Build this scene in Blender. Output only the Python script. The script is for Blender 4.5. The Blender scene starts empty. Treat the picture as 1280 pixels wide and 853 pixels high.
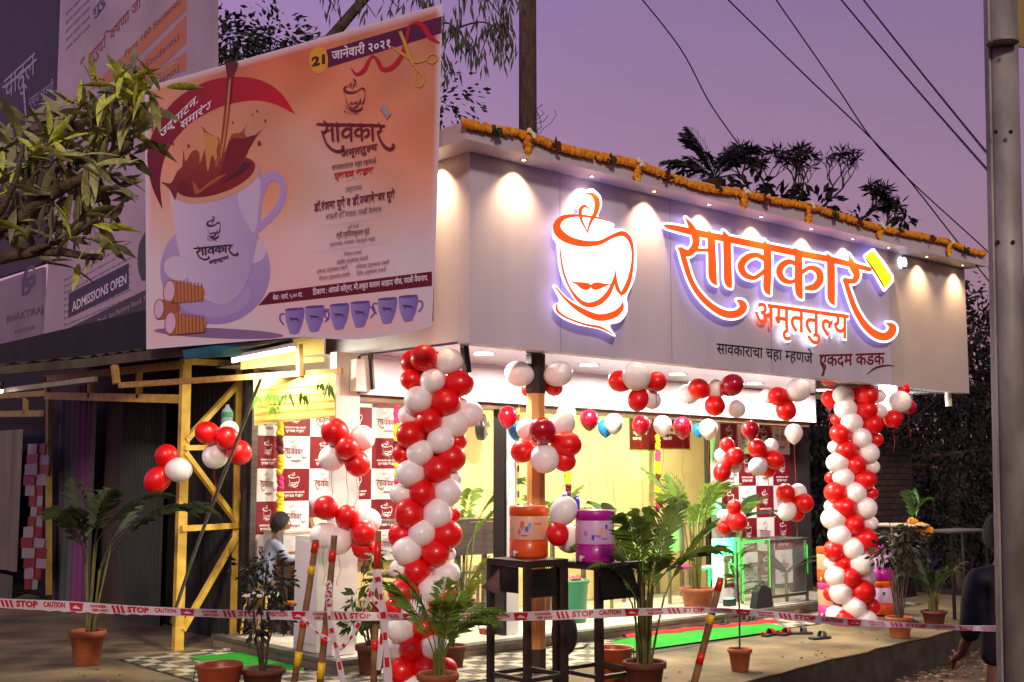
import bpy, bmesh, math, random
import numpy as np
from mathutils import Vector, Matrix, Euler
random.seed(7)
sc = bpy.context.scene
COL = sc.collection
PI = math.pi

# ------------------------------------------------------------------ camera
FPX, CXP, CYP, CAMH, HOR = 1500.0, 640.0, 426.5, 1.7, 588.0
PIT = math.atan((HOR - CYP) / FPX); AZ = math.radians(49.1)
CAM = Vector((0, 0, CAMH))
FW = Vector((math.cos(AZ) * math.cos(PIT), math.sin(AZ) * math.cos(PIT), math.sin(PIT)))
RT = Vector((math.sin(AZ), -math.cos(AZ), 0)); UP = RT.cross(FW)
cd = bpy.data.cameras.new('camera'); cam = bpy.data.objects.new('camera', cd); COL.objects.link(cam)
cd.sensor_width = 36; cd.lens = 36 * FPX / 1280; cd.clip_start = 0.05; cd.clip_end = 600
cam.matrix_world = Matrix(((RT.x, UP.x, -FW.x, 0), (RT.y, UP.y, -FW.y, 0), (RT.z, UP.z, -FW.z, CAMH), (0, 0, 0, 1)))
sc.camera = cam

def lin(c):
    return tuple(((v / 255) / 12.92 if v / 255 <= .04045 else (((v / 255) + .055) / 1.055) ** 2.4) for v in c[:3])

# ------------------------------------------------------------------ world, sun, exposure
w = bpy.data.worlds.new('World'); sc.world = w; w.use_nodes = True
nt = w.node_tree; nt.nodes.clear()
out = nt.nodes.new('ShaderNodeOutputWorld')
bg = nt.nodes.new('ShaderNodeBackground'); bg.inputs[1].default_value = 1.0
tc = nt.nodes.new('ShaderNodeTexCoord'); sx = nt.nodes.new('ShaderNodeSeparateXYZ')
nt.links.new(tc.outputs['Generated'], sx.inputs[0])
rp = nt.nodes.new('ShaderNodeValToRGB')
els = rp.color_ramp.elements
els[0].position = 0.0; els[0].color = (*lin((128, 92, 120)), 1)
els[1].position = 1.0; els[1].color = (*lin((70, 62, 112)), 1)
for p_, c_ in ((.10, (158, 114, 142)), (.22, (154, 114, 150)), (.38, (136, 105, 154)), (.65, (92, 80, 138))):
    e = els.new(p_); e.color = (*lin(c_), 1)
nt.links.new(sx.outputs['Z'], rp.inputs[0])
# the western side (left of the picture) is brighter than the east
dt = nt.nodes.new('ShaderNodeVectorMath'); dt.operation = 'DOT_PRODUCT'; dt.inputs[1].default_value = tuple(-RT)
nt.links.new(tc.outputs['Generated'], dt.inputs[0])
mr = nt.nodes.new('ShaderNodeMapRange'); mr.inputs[1].default_value = -.6; mr.inputs[2].default_value = .35; mr.inputs[3].default_value = .70; mr.inputs[4].default_value = 1.35
nt.links.new(dt.outputs['Value'], mr.inputs[0])
nz = nt.nodes.new('ShaderNodeTexNoise'); nz.inputs['Scale'].default_value = 2.2; nz.inputs['Detail'].default_value = 4
nt.links.new(tc.outputs['Generated'], nz.inputs['Vector'])
m2 = nt.nodes.new('ShaderNodeMapRange'); m2.inputs[3].default_value = .82; m2.inputs[4].default_value = 1.18
nt.links.new(nz.outputs['Fac'], m2.inputs[0])
mu = nt.nodes.new('ShaderNodeMath'); mu.operation = 'MULTIPLY'
nt.links.new(mr.outputs[0], mu.inputs[0]); nt.links.new(m2.outputs[0], mu.inputs[1])
vm = nt.nodes.new('ShaderNodeVectorMath'); vm.operation = 'SCALE'
nt.links.new(rp.outputs[0], vm.inputs[0]); nt.links.new(mu.outputs[0], vm.inputs['Scale'])
sky = nt.nodes.new('ShaderNodeTexSky'); sky.sky_type = 'NISHITA'; sky.sun_disc = False
SUN_EL, SUN_AZ = math.radians(22), math.radians(250)
sky.sun_elevation = math.radians(0.5); sky.sun_rotation = SUN_AZ
bg2 = nt.nodes.new('ShaderNodeBackground'); bg2.inputs[1].default_value = 0.05
nt.links.new(sky.outputs[0], bg2.inputs[0])
nt.links.new(vm.outputs[0], bg.inputs[0])
ad = nt.nodes.new('ShaderNodeAddShader')
nt.links.new(bg.outputs[0], ad.inputs[0]); nt.links.new(bg2.outputs[0], ad.inputs[1])
nt.links.new(ad.outputs[0], out.inputs[0])
sl = bpy.data.lights.new('street_light_sun', 'SUN'); sl.energy = 1.65; sl.angle = math.radians(7); sl.color = (1, .80, .58)  # sun lamp standing in for a warm street light behind the camera
so = bpy.data.objects.new('street_light_sun', sl); COL.objects.link(so)
so.rotation_euler = Vector((.55,.75,-.42)).to_track_quat('-Z', 'Y').to_euler()
sc.view_settings.view_transform = 'Standard'; sc.view_settings.look = 'None'; sc.view_settings.exposure = 0; sc.view_settings.gamma = 1
sc.render.engine = 'CYCLES'
sc.cycles.use_denoising = True; sc.cycles.max_bounces = 6; sc.cycles.diffuse_bounces = 3; sc.cycles.glossy_bounces = 3
sc.cycles.transmission_bounces = 4; sc.cycles.transparent_max_bounces = 8; sc.cycles.sample_clamp_indirect = 4; sc.cycles.caustics_reflective = False; sc.cycles.caustics_refractive = False

# ------------------------------------------------------------------ picture rays -> places in the world
def ray(x, y): return FW * FPX + RT * (x - CXP) + UP * (CYP - y)
def on(x, y, ax, v):
    d = ray(x, y); i = 'xyz'.index(ax); return CAM + d * ((v - CAM[i]) / d[i])
def at(x, y, D): return CAM + ray(x, y) * (D / FPX)
def depth(P): return (Vector(P) - CAM).dot(FW)
class Surf:
    "a flat surface standing in the world; p() gives the point of it seen at a place of the photograph, lifted off by o metres"
    def __init__(s, a, b, c):
        s.a = Vector(a); s.n = (Vector(b) - s.a).cross(Vector(c) - s.a).normalized()
        if s.n.dot(CAM - s.a) < 0: s.n = -s.n
    def p(s, x, y, o=0.0):
        d = ray(x, y); t = (s.a + s.n * o - CAM).dot(s.n) / d.dot(s.n); return CAM + d * t

# ------------------------------------------------------------------ materials
MATS = {}
def mat(name, col, rough=.6, metal=0.0, var=.12, scale=8.0, bump=0.0, coat=0.0, emit=None, es=0.0, col2=None, trans=0.0, alpha=1.0, spec=.5, detail=6, stretch=None, sss=0):
    if name in MATS: return MATS[name]
    m = bpy.data.materials.new(name); m.use_nodes = True; t = m.node_tree; b = t.nodes['Principled BSDF']
    c = lin(col); c2 = lin(col2) if col2 else tuple(v * (1 - var * 2) for v in c)
    b.inputs['Roughness'].default_value = rough; b.inputs['Metallic'].default_value = metal
    b.inputs['Specular IOR Level'].default_value = spec
    b.inputs['Coat Weight'].default_value = coat
    if trans: b.inputs['Transmission Weight'].default_value = trans
    if alpha < 1: b.inputs['Alpha'].default_value = alpha
    if sss: b.inputs['Subsurface Weight'].default_value = sss; b.inputs['Subsurface Radius'].default_value = (.08, .04, .03)
    if var or col2:
        tx = t.nodes.new('ShaderNodeTexCoord'); n = t.nodes.new('ShaderNodeTexNoise'); n.inputs['Scale'].default_value = scale; n.inputs['Detail'].default_value = detail
        vec = tx.outputs['Object']
        if stretch:
            mp = t.nodes.new('ShaderNodeMapping'); mp.inputs['Scale'].default_value = stretch; t.links.new(vec, mp.inputs[0]); vec = mp.outputs[0]
        t.links.new(vec, n.inputs['Vector'])
        r = t.nodes.new('ShaderNodeMapRange'); r.inputs[1].default_value = .35; r.inputs[2].default_value = .65
        t.links.new(n.outputs['Fac'], r.inputs[0])
        mx = t.nodes.new('ShaderNodeMix'); mx.data_type = 'RGBA'; mx.inputs[6].default_value = (*c, 1); mx.inputs[7].default_value = (*c2, 1)
        t.links.new(r.outputs[0], mx.inputs[0]); t.links.new(mx.outputs[2], b.inputs['Base Color'])
        if bump:
            bp = t.nodes.new('ShaderNodeBump'); bp.inputs['Strength'].default_value = bump; bp.inputs['Distance'].default_value = .02
            n2 = t.nodes.new('ShaderNodeTexNoise'); n2.inputs['Scale'].default_value = scale * 6; n2.inputs['Detail'].default_value = 8; t.links.new(vec, n2.inputs['Vector'])
            t.links.new(n2.outputs['Fac'], bp.inputs['Height']); t.links.new(bp.outputs[0], b.inputs['Normal'])
    else: b.inputs['Base Color'].default_value = (*c, 1)
    if emit: b.inputs['Emission Color'].default_value = (*lin(emit), 1); b.inputs['Emission Strength'].default_value = es
    MATS[name] = m; return m
def vmat(name, rough=.5, emit=0, sheen=0):
    if name in MATS: return MATS[name]
    m = bpy.data.materials.new(name); m.use_nodes = True; t = m.node_tree; b = t.nodes['Principled BSDF']
    a = t.nodes.new('ShaderNodeVertexColor'); a.layer_name = 'Col'; t.links.new(a.outputs[0], b.inputs['Base Color']); b.inputs['Roughness'].default_value = rough
    MATS[name] = m; return m
def flat(col, rough=.45, name=None): return mat(name or 'print_%d_%d_%d' % col, col, rough, var=0)

# ------------------------------------------------------------------ meshes
class MB:
    def __init__(s): s.v = []; s.f = []; s.c = []
    def add(s, vs, fs, col=None):
        k = len(s.v); s.v += [tuple(v) for v in vs]; s.f += [tuple(i + k for i in f) for f in fs]
        if col is not None: s.c += [col] * len(vs) if not isinstance(col, list) else col
        return s
    def poly(s, pts, col=None): return s.add(pts, [tuple(range(len(pts)))], col)
    def prism(s, pts, ext):
        n = len(pts); e = Vector(ext); vs = [Vector(p) for p in pts] + [Vector(p) + e for p in pts]
        return s.add(vs, [tuple(range(n)), tuple(range(2 * n - 1, n - 1, -1))] + [(i, i + n, (i + 1) % n + n, (i + 1) % n) for i in range(n)])
    def box(s, lo, hi):
        x0, y0, z0 = lo; x1, y1, z1 = hi
        return s.prism([(x0, y0, z0), (x1, y0, z0), (x1, y1, z0), (x0, y1, z0)], (0, 0, z1 - z0))
    def bar(s, a, b, w=.04, h=None, up=(0, 0, 1)):
        a = Vector(a); b = Vector(b); h = h or w; d = (b - a).normalized(); u = Vector(up)
        if abs(d.dot(u)) > .98: u = Vector((1, 0, 0))
        r = d.cross(u).normalized(); u = r.cross(d).normalized()
        return s.prism([a + r * (i * w / 2) + u * (j * h / 2) for i, j in ((-1, -1), (1, -1), (1, 1), (-1, 1))], b - a)
    def tube(s, pts, r, n=8, cap=True):
        pts = [Vector(p) for p in pts]; m = len(pts); rs = r if isinstance(r, (list, tuple)) else [r] * m
        vs = []; ref = Vector((0, 0, 1)); pr = None
        for i, p in enumerate(pts):
            d = (pts[min(i + 1, m - 1)] - pts[max(i - 1, 0)])
            d = d.normalized() if d.length > 1e-9 else Vector((0, 0, 1))
            if pr is None: pr = d.cross(ref if abs(d.z) < .9 else Vector((1, 0, 0))).normalized()
            else:
                pr = (pr - d * pr.dot(d)); pr = pr.normalized() if pr.length > 1e-6 else d.orthogonal().normalized()
            q = d.cross(pr)
            vs += [p + (pr * math.cos(2 * PI * k / n) + q * math.sin(2 * PI * k / n)) * rs[i] for k in range(n)]
        fs = [(i * n + k, i * n + (k + 1) % n, (i + 1) * n + (k + 1) % n, (i + 1) * n + k) for i in range(m - 1) for k in range(n)]
        if cap: fs += [tuple(range(n - 1, -1, -1)), tuple((m - 1) * n + k for k in range(n))]
        return s.add(vs, fs)
    def lathe(s, prof, n=16, c=(0, 0, 0), cap=False):
        cx, cy, cz = c; vs = [(cx + r * math.cos(2 * PI * k / n), cy + r * math.sin(2 * PI * k / n), cz + z) for r, z in prof for k in range(n)]
        fs = [(i * n + k, i * n + (k + 1) % n, (i + 1) * n + (k + 1) % n, (i + 1) * n + k) for i in range(len(prof) - 1) for k in range(n)]
        if cap: fs += [tuple(range(n - 1, -1, -1)), tuple((len(prof) - 1) * n + k for k in range(n))]
        return s.add(vs, fs)
    def ball(s, c, r, n=12, m=8, sc_=(1, 1, 1)):
        prof = [(r * math.sin(PI * i / m), -r * math.cos(PI * i / m)) for i in range(m + 1)]; k = len(s.v)
        s.lathe([(max(a, 1e-4), b) for a, b in prof], n)
        for i in range(k, len(s.v)):
            v = s.v[i]; s.v[i] = (v[0] * sc_[0] + c[0], v[1] * sc_[1] + c[1], v[2] * sc_[2] + c[2])
        return s
    def mesh(s, name, m=None, smooth=False):
        me = bpy.data.meshes.new(name); me.from_pydata(s.v, [], s.f); me.validate(); me.update()
        if s.c:
            ca = me.color_attributes.new('Col', 'FLOAT_COLOR', 'POINT')
            for i, c in enumerate(s.c): ca.data[i].color = (*lin(c), 1)
        if m:
            for mm in (m if isinstance(m, (list, tuple)) else [m]): me.materials.append(mm)
        if smooth: me.polygons.foreach_set('use_smooth', [True] * len(me.polygons))
        return me
    def build(s, name, m=None, parent=None, smooth=False, kind=None, label=None):
        return link(s.mesh(name, m, smooth), name, parent, kind, label)
def link(me, name, parent=None, kind=None, label=None):
    o = bpy.data.objects.new(name, me); COL.objects.link(o)
    if parent is not None:
        o.parent = parent
        r = parent
        off = Vector((0, 0, 0))
        while r is not None: off += r.location; r = r.parent
        o.location = -off
    if kind: o['kind'] = kind
    if label: o['label'] = label
    return o
def thing(name, label, cat, loc=(0, 0, 0), group=None):
    o = bpy.data.objects.new(name, None); COL.objects.link(o); o.location = loc; o.empty_display_size = .1
    o['label'] = label; o['category'] = cat
    if group: o['group'] = group
    return o
def tag(o, label, cat, group=None):
    o['label'] = label; o['category'] = cat
    if group: o['group'] = group
    return o
def local(me, name, parent, loc=(0, 0, 0), rot=(0, 0, 0), sc_=1.0, kind=None):
    "a part given in the thing's own coordinates, or a shared mesh set down somewhere"
    o = bpy.data.objects.new(name, me); COL.objects.link(o); o.parent = parent; o.location = loc; o.rotation_euler = rot
    o.scale = (sc_,) * 3 if not isinstance(sc_, (tuple, list)) else sc_
    if kind: o['kind'] = kind
    return o
def piece(me, name, parent, wloc, rot=(0, 0, 0), sc_=1.0):
    "same, but with the place given in world coordinates"
    off = Vector((0, 0, 0)); r = parent
    while r is not None: off += r.location; r = r.parent
    return local(me, name, parent, Vector(wloc) - off, rot, sc_)
ORD = 'first second third fourth fifth sixth seventh eighth ninth tenth eleventh twelfth thirteenth fourteenth fifteenth sixteenth'.split()

# ------------------------------------------------------------------ lettering
def cm(pts, k=6):
    "smooth line of tuples through the given tuples"
    P = [tuple(pts[0])] + [tuple(p) for p in pts] + [tuple(pts[-1])]; o = []
    for i in range(1, len(P) - 2):
        for j in range(k):
            t = j / k; o.append(tuple(.5 * (2 * b + (c - a) * t + (2 * a - 5 * b + 4 * c - d) * t * t + (3 * b - a - 3 * c + d) * t ** 3) for a, b, c, d in zip(P[i - 1], P[i], P[i + 1], P[i + 2])))
    o.append(P[-2]); return o
_tc = {}
HALF = {'ल': .25, 'म': .21, 'स': .21, 'श': .2, 'ज': .2, 'क': .24, 'त': .2}
def raw_text(s, bold=0.0):
    key = (s, bold)
    if key in _tc: return _tc[key]
    c = bpy.data.curves.new('lettering', 'FONT'); c.body = s; c.size = 1; c.resolution_u = 2; c.offset = bold
    o = bpy.data.objects.new('lettering', c); me = bpy.data.meshes.new_from_object(o)
    vs = [(v.co.x, v.co.y) for v in me.vertices]; fs = [tuple(p.vertices) for p in me.polygons]
    bpy.data.objects.remove(o); bpy.data.curves.remove(c); bpy.data.meshes.remove(me)
    _tc[key] = (vs, fs); return _tc[key]
def half(s, bold):
    vs, fs = raw_text(s, bold); x = max(v[0] for v in vs) - HALF.get(s, .2)
    bm = bmesh.new(); bv = [bm.verts.new((a, b, 0)) for a, b in vs]
    for f in fs:
        try: bm.faces.new([bv[i] for i in f])
        except ValueError: pass
    bmesh.ops.bisect_plane(bm, geom=bm.verts[:] + bm.edges[:] + bm.faces[:], plane_co=(x, 0, 0), plane_no=(1, 0, 0), clear_outer=True)
    bm.verts.index_update(); r = ([(v.co.x, v.co.y) for v in bm.verts], [tuple(v.index for v in f.verts) for f in bm.faces]); bm.free(); return r
def text2d(s, bold=0.0):
    "lettering as a flat mesh; ~ after a consonant asks for its half form, and the short i sign is moved before its consonant"
    out = []; ch = list(s); i = 0
    while i < len(ch):
        if ch[i] == '\u093f':
            j = len(out) - 1
            while j > 0 and out[j - 1] == '~': j -= 2
            out.insert(j, ch[i])
        else: out.append(ch[i])
        i += 1
    segs = []; run = ''
    k = 0
    while k < len(out):
        if k + 1 < len(out) and out[k + 1] == '~':
            if run: segs.append((run, 0))
            segs.append((out[k], 1)); run = ''; k += 2
        else: run += out[k]; k += 1
    if run: segs.append((run, 0))
    V = []; Fc = []; x = 0
    for t_, h in segs:
        vs, fs = half(t_, bold) if h else raw_text(t_, bold)
        if not vs: x += .3; continue
        if len(segs) > 1 and t_[0] != ' ': dx = x - min(v[0] for v in vs)
        else: dx = x
        k0 = len(V); V += [(a + dx, b) for a, b in vs]; Fc += [tuple(i + k0 for i in f) for f in fs]; x = max(v[0] for v in V) - .005 + .27 * (len(t_) - len(t_.rstrip()))
    return V, Fc
def lettering(mb, S, s, a, b, h, off=.002, bold=0.0, slant=0.0, cap=None):
    "set s on surface S so that its base line runs a -> b and its letters are h high, all in places of the photograph"
    V, Fc = text2d(s, bold)
    if not V: return mb
    x0 = min(v[0] for v in V); x1 = max(v[0] for v in V); hl = cap or (.60 if any(ord(c) > 0x900 for c in s) else .70)
    pts = []
    for u, v in V:
        t = (u - x0) / (x1 - x0); vv = v / hl * h
        pts.append(S.p(a[0] + (b[0] - a[0]) * t + slant * vv, a[1] + (b[1] - a[1]) * t - vv, off))
    return mb.add(pts, Fc)
def strokes(mb, fn, lines, k=5, step=.00015):
    "brush strokes of changing width; fn(x, y, lift) gives the world point"
    for n, L in enumerate(lines):
        P = cm(L, k); o = n * step; Lf = []; Rg = []
        for i, (x, y, w_) in enumerate(P):
            a = P[max(i - 1, 0)]; b = P[min(i + 1, len(P) - 1)]; dx, dy = b[0] - a[0], b[1] - a[1]; q = math.hypot(dx, dy) or 1
            Lf.append(fn(x - dy / q * w_, y + dx / q * w_, o)); Rg.append(fn(x + dy / q * w_, y - dx / q * w_, o))
        m = len(P); mb.add(Lf + Rg, [(i, i + 1, m + i + 1, m + i) for i in range(m - 1)])
    return mb

# the cup with the moustache, in its own frame of 400..680 x 280..780
CUP_RED = [
    [(585, 388, 1), (540, 378, 3), (480, 372, 4), (435, 380, 8), (416, 405, 12), (425, 432, 14), (460, 455, 12), (510, 466, 10), (560, 462, 7), (600, 442, 6), (635, 432, 8), (658, 450, 7), (668, 485, 4), (668, 530, 4), (658, 585, 7), (642, 622, 8), (630, 636, 3)],
    [(632, 637, 3), (618, 615, 6), (612, 585, 4), (612, 556, 1)],
    [(612, 560, 1), (604, 595, 5), (585, 635, 8), (555, 662, 9), (520, 670, 8), (490, 655, 6), (460, 615, 3), (438, 560, 3), (428, 500, 2), (426, 475, 1)],
    [(512, 298, 1), (535, 302, 6), (550, 325, 9), (546, 360, 7), (528, 395, 4), (517, 432, 1)],
    [(524, 350, 1), (508, 340, 4), (494, 355, 6), (497, 385, 4), (510, 412, 2), (518, 428, 1)],
    [(466, 592, 1), (486, 599, 5), (503, 606, 11), (517, 608, 11), (525, 605, 3)],
    [(533, 605, 3), (541, 608, 11), (555, 606, 11), (574, 604, 5), (594, 600, 1)],
    [(413, 612, 2), (450, 655, 4), (500, 690, 9), (555, 712, 11), (605, 703, 11), (630, 682, 8), (636, 660, 1)],
    [(416, 668, 2), (418, 690, 4), (450, 713, 3), (510, 735, 3), (560, 745, 4), (604, 768, 1)]]
CUP_SIL = [(495, 318), (508, 290), (535, 284), (560, 305), (566, 338), (556, 378), (605, 399), (605, 414), (640, 418), (668, 440), (681, 480), (681, 540), (672, 592), (650, 642), (652, 672), (648, 700), (625, 727), (592, 738), (612, 776), (560, 752), (490, 737), (440, 718), (412, 695), (404, 672), (424, 655), (402, 612), (412, 604), (445, 640), (480, 662), (440, 600), (422, 540), (415, 470), (402, 445), (402, 410), (415, 385), (445, 366), (484, 366), (484, 345)]
# the shop's name in its own frame of 85..930 x 150..600
WORD = [
    [(88, 181, 3), (110, 186, 9), (200, 206, 12), (330, 232, 12), (480, 262, 12), (600, 286, 12), (700, 306, 11), (835, 340, 8)],
    [(165, 152, 1), (184, 181, 9), (201, 216, 13), (202, 252, 13), (179, 281, 12), (158, 275, 11), (140, 262, 3)],
    [(200, 270, 6), (264, 270, 6)],
    [(150, 268, 9), (165, 320, 10), (185, 380, 9), (215, 430, 10), (260, 475, 11), (310, 502, 13), (350, 502, 14), (374, 484, 14), (372, 465, 12), (354, 452, 3)],
    [(247, 198, 1), (258, 225, 12), (262, 300, 14), (265, 370, 14), (279, 397, 2)],
    [(302, 200, 1), (315, 235, 13), (318, 320, 14), (321, 385, 14), (332, 407, 2)],
    [(450, 233, 1), (462, 270, 13), (464, 350, 14), (462, 410, 13), (473, 432, 2)],
    [(455, 305, 8), (425, 288, 9), (390, 297, 12), (368, 325, 13), (380, 358, 11), (415, 371, 8), (445, 352, 7), (460, 335, 6)],
    [(562, 262, 1), (575, 290, 12), (577, 370, 14), (579, 425, 13), (590, 447, 2)],
    [(575, 325, 7), (543, 312, 9), (515, 327, 12), (507, 352, 12), (522, 378, 10), (552, 386, 7), (577, 370, 7)],
    [(588, 352, 7), (618, 334, 8), (648, 346, 12), (655, 376, 13), (636, 403, 13), (606, 408, 8)],
    [(680, 283, 1), (693, 315, 13), (695, 390, 14), (696, 445, 13), (707, 470, 2)],
    [(758, 285, 1), (775, 330, 13), (788, 358, 12), (778, 382, 10), (745, 380, 8)],
    [(746, 378, 8), (762, 430, 9), (785, 490, 10), (820, 545, 12), (860, 578, 14), (895, 584, 15), (916, 566, 15), (917, 548, 12), (896, 535, 2)]]
TOWEL = [(818, 292), (848, 270), (915, 365), (916, 381), (888, 414)]
def frame_map(S, a, b, c, src, off):
    "map frame src=(x0,y0,x1,y1) to photograph corner a (top left), b (top right), c (bottom left)"
    x0, y0, x1, y1 = src
    def fn(x, y, o=0):
        u = (x - x0) / (x1 - x0); v = (y - y0) / (y1 - y0)
        return S.p(a[0] + (b[0] - a[0]) * u + (c[0] - a[0]) * v, a[1] + (b[1] - a[1]) * u + (c[1] - a[1]) * v, off + o)
    return fn
def fat(lines, k): return [[(x, y, max(w_ * k, 1.4 * k)) for x, y, w_ in L] for L in lines]
# ------------------------------------------------------------------ materials of the place
WHITE = mat('white_laminate', (218, 212, 222), .35, var=.05, scale=2, stretch=(2.5, 2.5, .35))
VINYL = mat('led_tinted_vinyl', (208, 201, 218), .38, var=.05, scale=1.6, stretch=(2.5, 2.5, .3))  # lilac tint puts the sign's LED light into the vinyl's base colour
GLOSSW = mat('glossy_white_ceiling', (205, 200, 205), .09, var=.03, scale=2, spec=.9, coat=.6)
YWALL = mat('cream_yellow_paint', (234, 212, 146), .65, var=.04, scale=3, bump=.05)
WPAINT = mat('white_paint', (215, 212, 208), .5, var=.05, scale=5, bump=.05)
CONC = mat('platform_concrete', (132, 116, 84), .9, col2=(72, 62, 46), scale=1.3, bump=1.0, detail=12)
KERBM = mat('kerb_concrete', (66, 60, 52), .9, var=.25, scale=6, bump=.5)
SOIL = mat('road_soil', (84, 60, 46), .95, col2=(40, 32, 26), scale=3, bump=.8)
STONE = mat('grey_stone_nosing', (110, 104, 96), .4, var=.2, scale=14)
TILEC = mat('cream_floor_tile', (222, 216, 200), .25, var=.06, scale=12)
STEEL = mat('brushed_steel', (150, 146, 140), .3, metal=.9, var=.15, scale=4, stretch=(1, 1, 14))
DSTEEL = mat('dark_painted_steel', (58, 48, 46), .4, metal=.2, var=.15, scale=10)
SHEETM = mat('grey_brown_sheet', (54, 47, 46), .45, metal=.4, var=.3, scale=6, bump=.2)
BLACKM = mat('black_paint', (24, 22, 24), .4, var=.1)
YPAINT = mat('yellow_paint', (226, 192, 84), .45, var=.12, scale=9, col2=(200, 160, 60), bump=.15)
BROWNS = mat('brown_shutter_steel', (120, 96, 72), .4, metal=.4, var=.15)
DARKSHED = mat('dark_shed_sheet', (26, 24, 25), .7, var=.2, scale=2, bump=.2)
OLIVE = mat('weathered_roof_sheet', (96, 88, 66), .7, col2=(56, 52, 42), scale=2.5, bump=.3)

# ------------------------------------------------------------------ ground
g = MB(); N = 24
def gz(x, y): return -.33 - .05 * math.sin(x * 1.3) * math.cos(y * 1.7)
for i in range(1): pass
vs = []; xs = [-200, -60, -20, -8] + [-4 + i * .8 for i in range(30)] + [26, 40, 80, 250]; ys = [-120, -40, -12, -4] + [i * .8 for i in range(24)] + [22, 30, 60, 120, 300]
for yy in ys:
    for xx in xs: vs.append((xx, yy, gz(xx, yy) if -8 < xx < 30 and -5 < yy < 30 else -.34))
nx = len(xs)
g.add(vs, [(j * nx + i, j * nx + i + 1, (j + 1) * nx + i + 1, (j + 1) * nx + i) for j in range(len(ys) - 1) for i in range(nx - 1)])
o = g.build('ground', SOIL, smooth=True, kind='structure')
# raised concrete platform in front of the shops: its rough edge runs off to the right
EDGE = [(-1.5, 4.9), (2, 5.45), (4.5, 5.85), (7.9, 6.28), (9.8, 6.54), (11.5, 6.72), (13.3, 6.98), (14.2, 7.6), (15.5, 7.8)]
ed = []
for a, b in zip(EDGE[:-1], EDGE[1:]):
    for k in range(6):
        t = k / 6; ed.append((a[0] + (b[0] - a[0]) * t + random.uniform(-.02, .02), a[1] + (b[1] - a[1]) * t + random.uniform(-.035, .035)))
ed.append(EDGE[-1])
P0 = [(-1.5, 24)] + ed + [(15.5, 24)]
o = MB().prism([(x, y, -.012) for x, y in reversed(P0)], (0, 0, .012)).build('platform_surface', CONC, kind='structure')
mb = MB()
for k in range(len(ed) - 1):
    a, b = ed[k], ed[k + 1]
    mb.add([(a[0], a[1] + .03, -.014), (b[0], b[1] + .03, -.014), (b[0], b[1], -.45), (a[0], a[1], -.45)], [(0, 1, 2, 3)])
mb.add([(-1.5, 5, -.014), (-1.5, 24, -.014), (-1.5, 24, -.45), (-1.5, 5, -.45)], [(0, 1, 2, 3)])
mb.add([(15.47, 7.84, -.014), (15.47, 24, -.014), (15.47, 24, -.45), (15.47, 7.84, -.45)], [(0, 1, 2, 3)])
mb.build('kerb', KERBM, kind='structure')
# scattered pebbles and rubble
mb = MB(); rr = random.Random(3)
for k in range(420):
    x = rr.uniform(3, 14.5); y = rr.uniform(5.0, 11.5)
    t = None
    ye = np.interp(x, [e[0] for e in EDGE], [e[1] for e in EDGE])
    if y > ye and (x > 4.5 and y > 7.4): continue
    z = 0 if y > ye else gz(x, y)
    s = rr.uniform(.004, .014) if y > ye else rr.uniform(.008, .035)
    mb.ball((x, y, z + s * .3), s, 5, 3, (rr.uniform(.7, 1.6), rr.uniform(.7, 1.4), .7))
for k in range(260):
    x = rr.uniform(7.5, 14.5); ye = np.interp(x, [e[0] for e in EDGE], [e[1] for e in EDGE]); y = ye - abs(rr.gauss(0, .28)) - .02; s = rr.uniform(.01, .05)
    mb.ball((x, y, gz(x, y) + s * .3), s, 5, 3, (rr.uniform(.7, 1.6), rr.uniform(.7, 1.4), .7))
mb.build('gravel', mat('pebble_stone', (120, 104, 84), .9, var=.3, scale=20), kind='stuff')

mb = MB(); rr = random.Random(14)
for k in range(170):
    x = rr.uniform(3.2, 13.5); y = rr.uniform(5.6, 11.0); ye = np.interp(x, [e[0] for e in EDGE], [e[1] for e in EDGE])
    if y < ye + .05 or (x > 4.5 and y > 7.35): continue
    a = rr.uniform(0, 6.3); l = rr.uniform(.02, .05); d = Vector((math.cos(a), math.sin(a), .15)) * l; q = Vector((-d.y, d.x, .1 * l)) * .35; p = Vector((x, y, .004)); mb.add([p - d, p + q + Vector((0, 0, .006)), p + d, p - q], [(0, 1, 2), (0, 2, 3)])
mb.build('leaf_litter', mat('dry_leaf', (126, 92, 50), .8, var=.4, scale=30), kind='stuff')

# chequered tiles of the apron, each tile a piece of its own
def tile_mat():
    m = bpy.data.materials.new('chequered_tile'); m.use_nodes = True; t = m.node_tree; b = t.nodes['Principled BSDF']; b.inputs['Roughness'].default_value = .35
    tx = t.nodes.new('ShaderNodeTexCoord'); mp = t.nodes.new('ShaderNodeMapping'); mp.inputs['Rotation'].default_value = (0, 0, 0)
    ck = t.nodes.new('ShaderNodeTexChecker'); ck.inputs['Scale'].default_value = 9.1
    ck.inputs[1].default_value = (*lin((188, 180, 158)), 1); ck.inputs[2].default_value = (*lin((92, 92, 84)), 1)
    t.links.new(tx.outputs['Object'], mp.inputs[0]); t.links.new(mp.outputs[0], ck.inputs[0])
    n = t.nodes.new('ShaderNodeTexNoise'); n.inputs['Scale'].default_value = 3
    oi = t.nodes.new('ShaderNodeNewGeometry'); t.links.new(oi.outputs['Position'], n.inputs['Vector'])
    mx = t.nodes.new('ShaderNodeMix'); mx.data_type = 'RGBA'; mx.blend_type = 'MULTIPLY'; mx.inputs[0].default_value = .6
    r = t.nodes.new('ShaderNodeMapRange'); r.inputs[3].default_value = .6; r.inputs[4].default_value = 1.1; t.links.new(n.outputs['Fac'], r.inputs[0])
    t.links.new(ck.outputs[0], mx.inputs[6]); t.links.new(r.outputs[0], mx.inputs[7]); t.links.new(mx.outputs[2], b.inputs['Base Color'])
    return m
TM = tile_mat(); TS = .33
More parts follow.
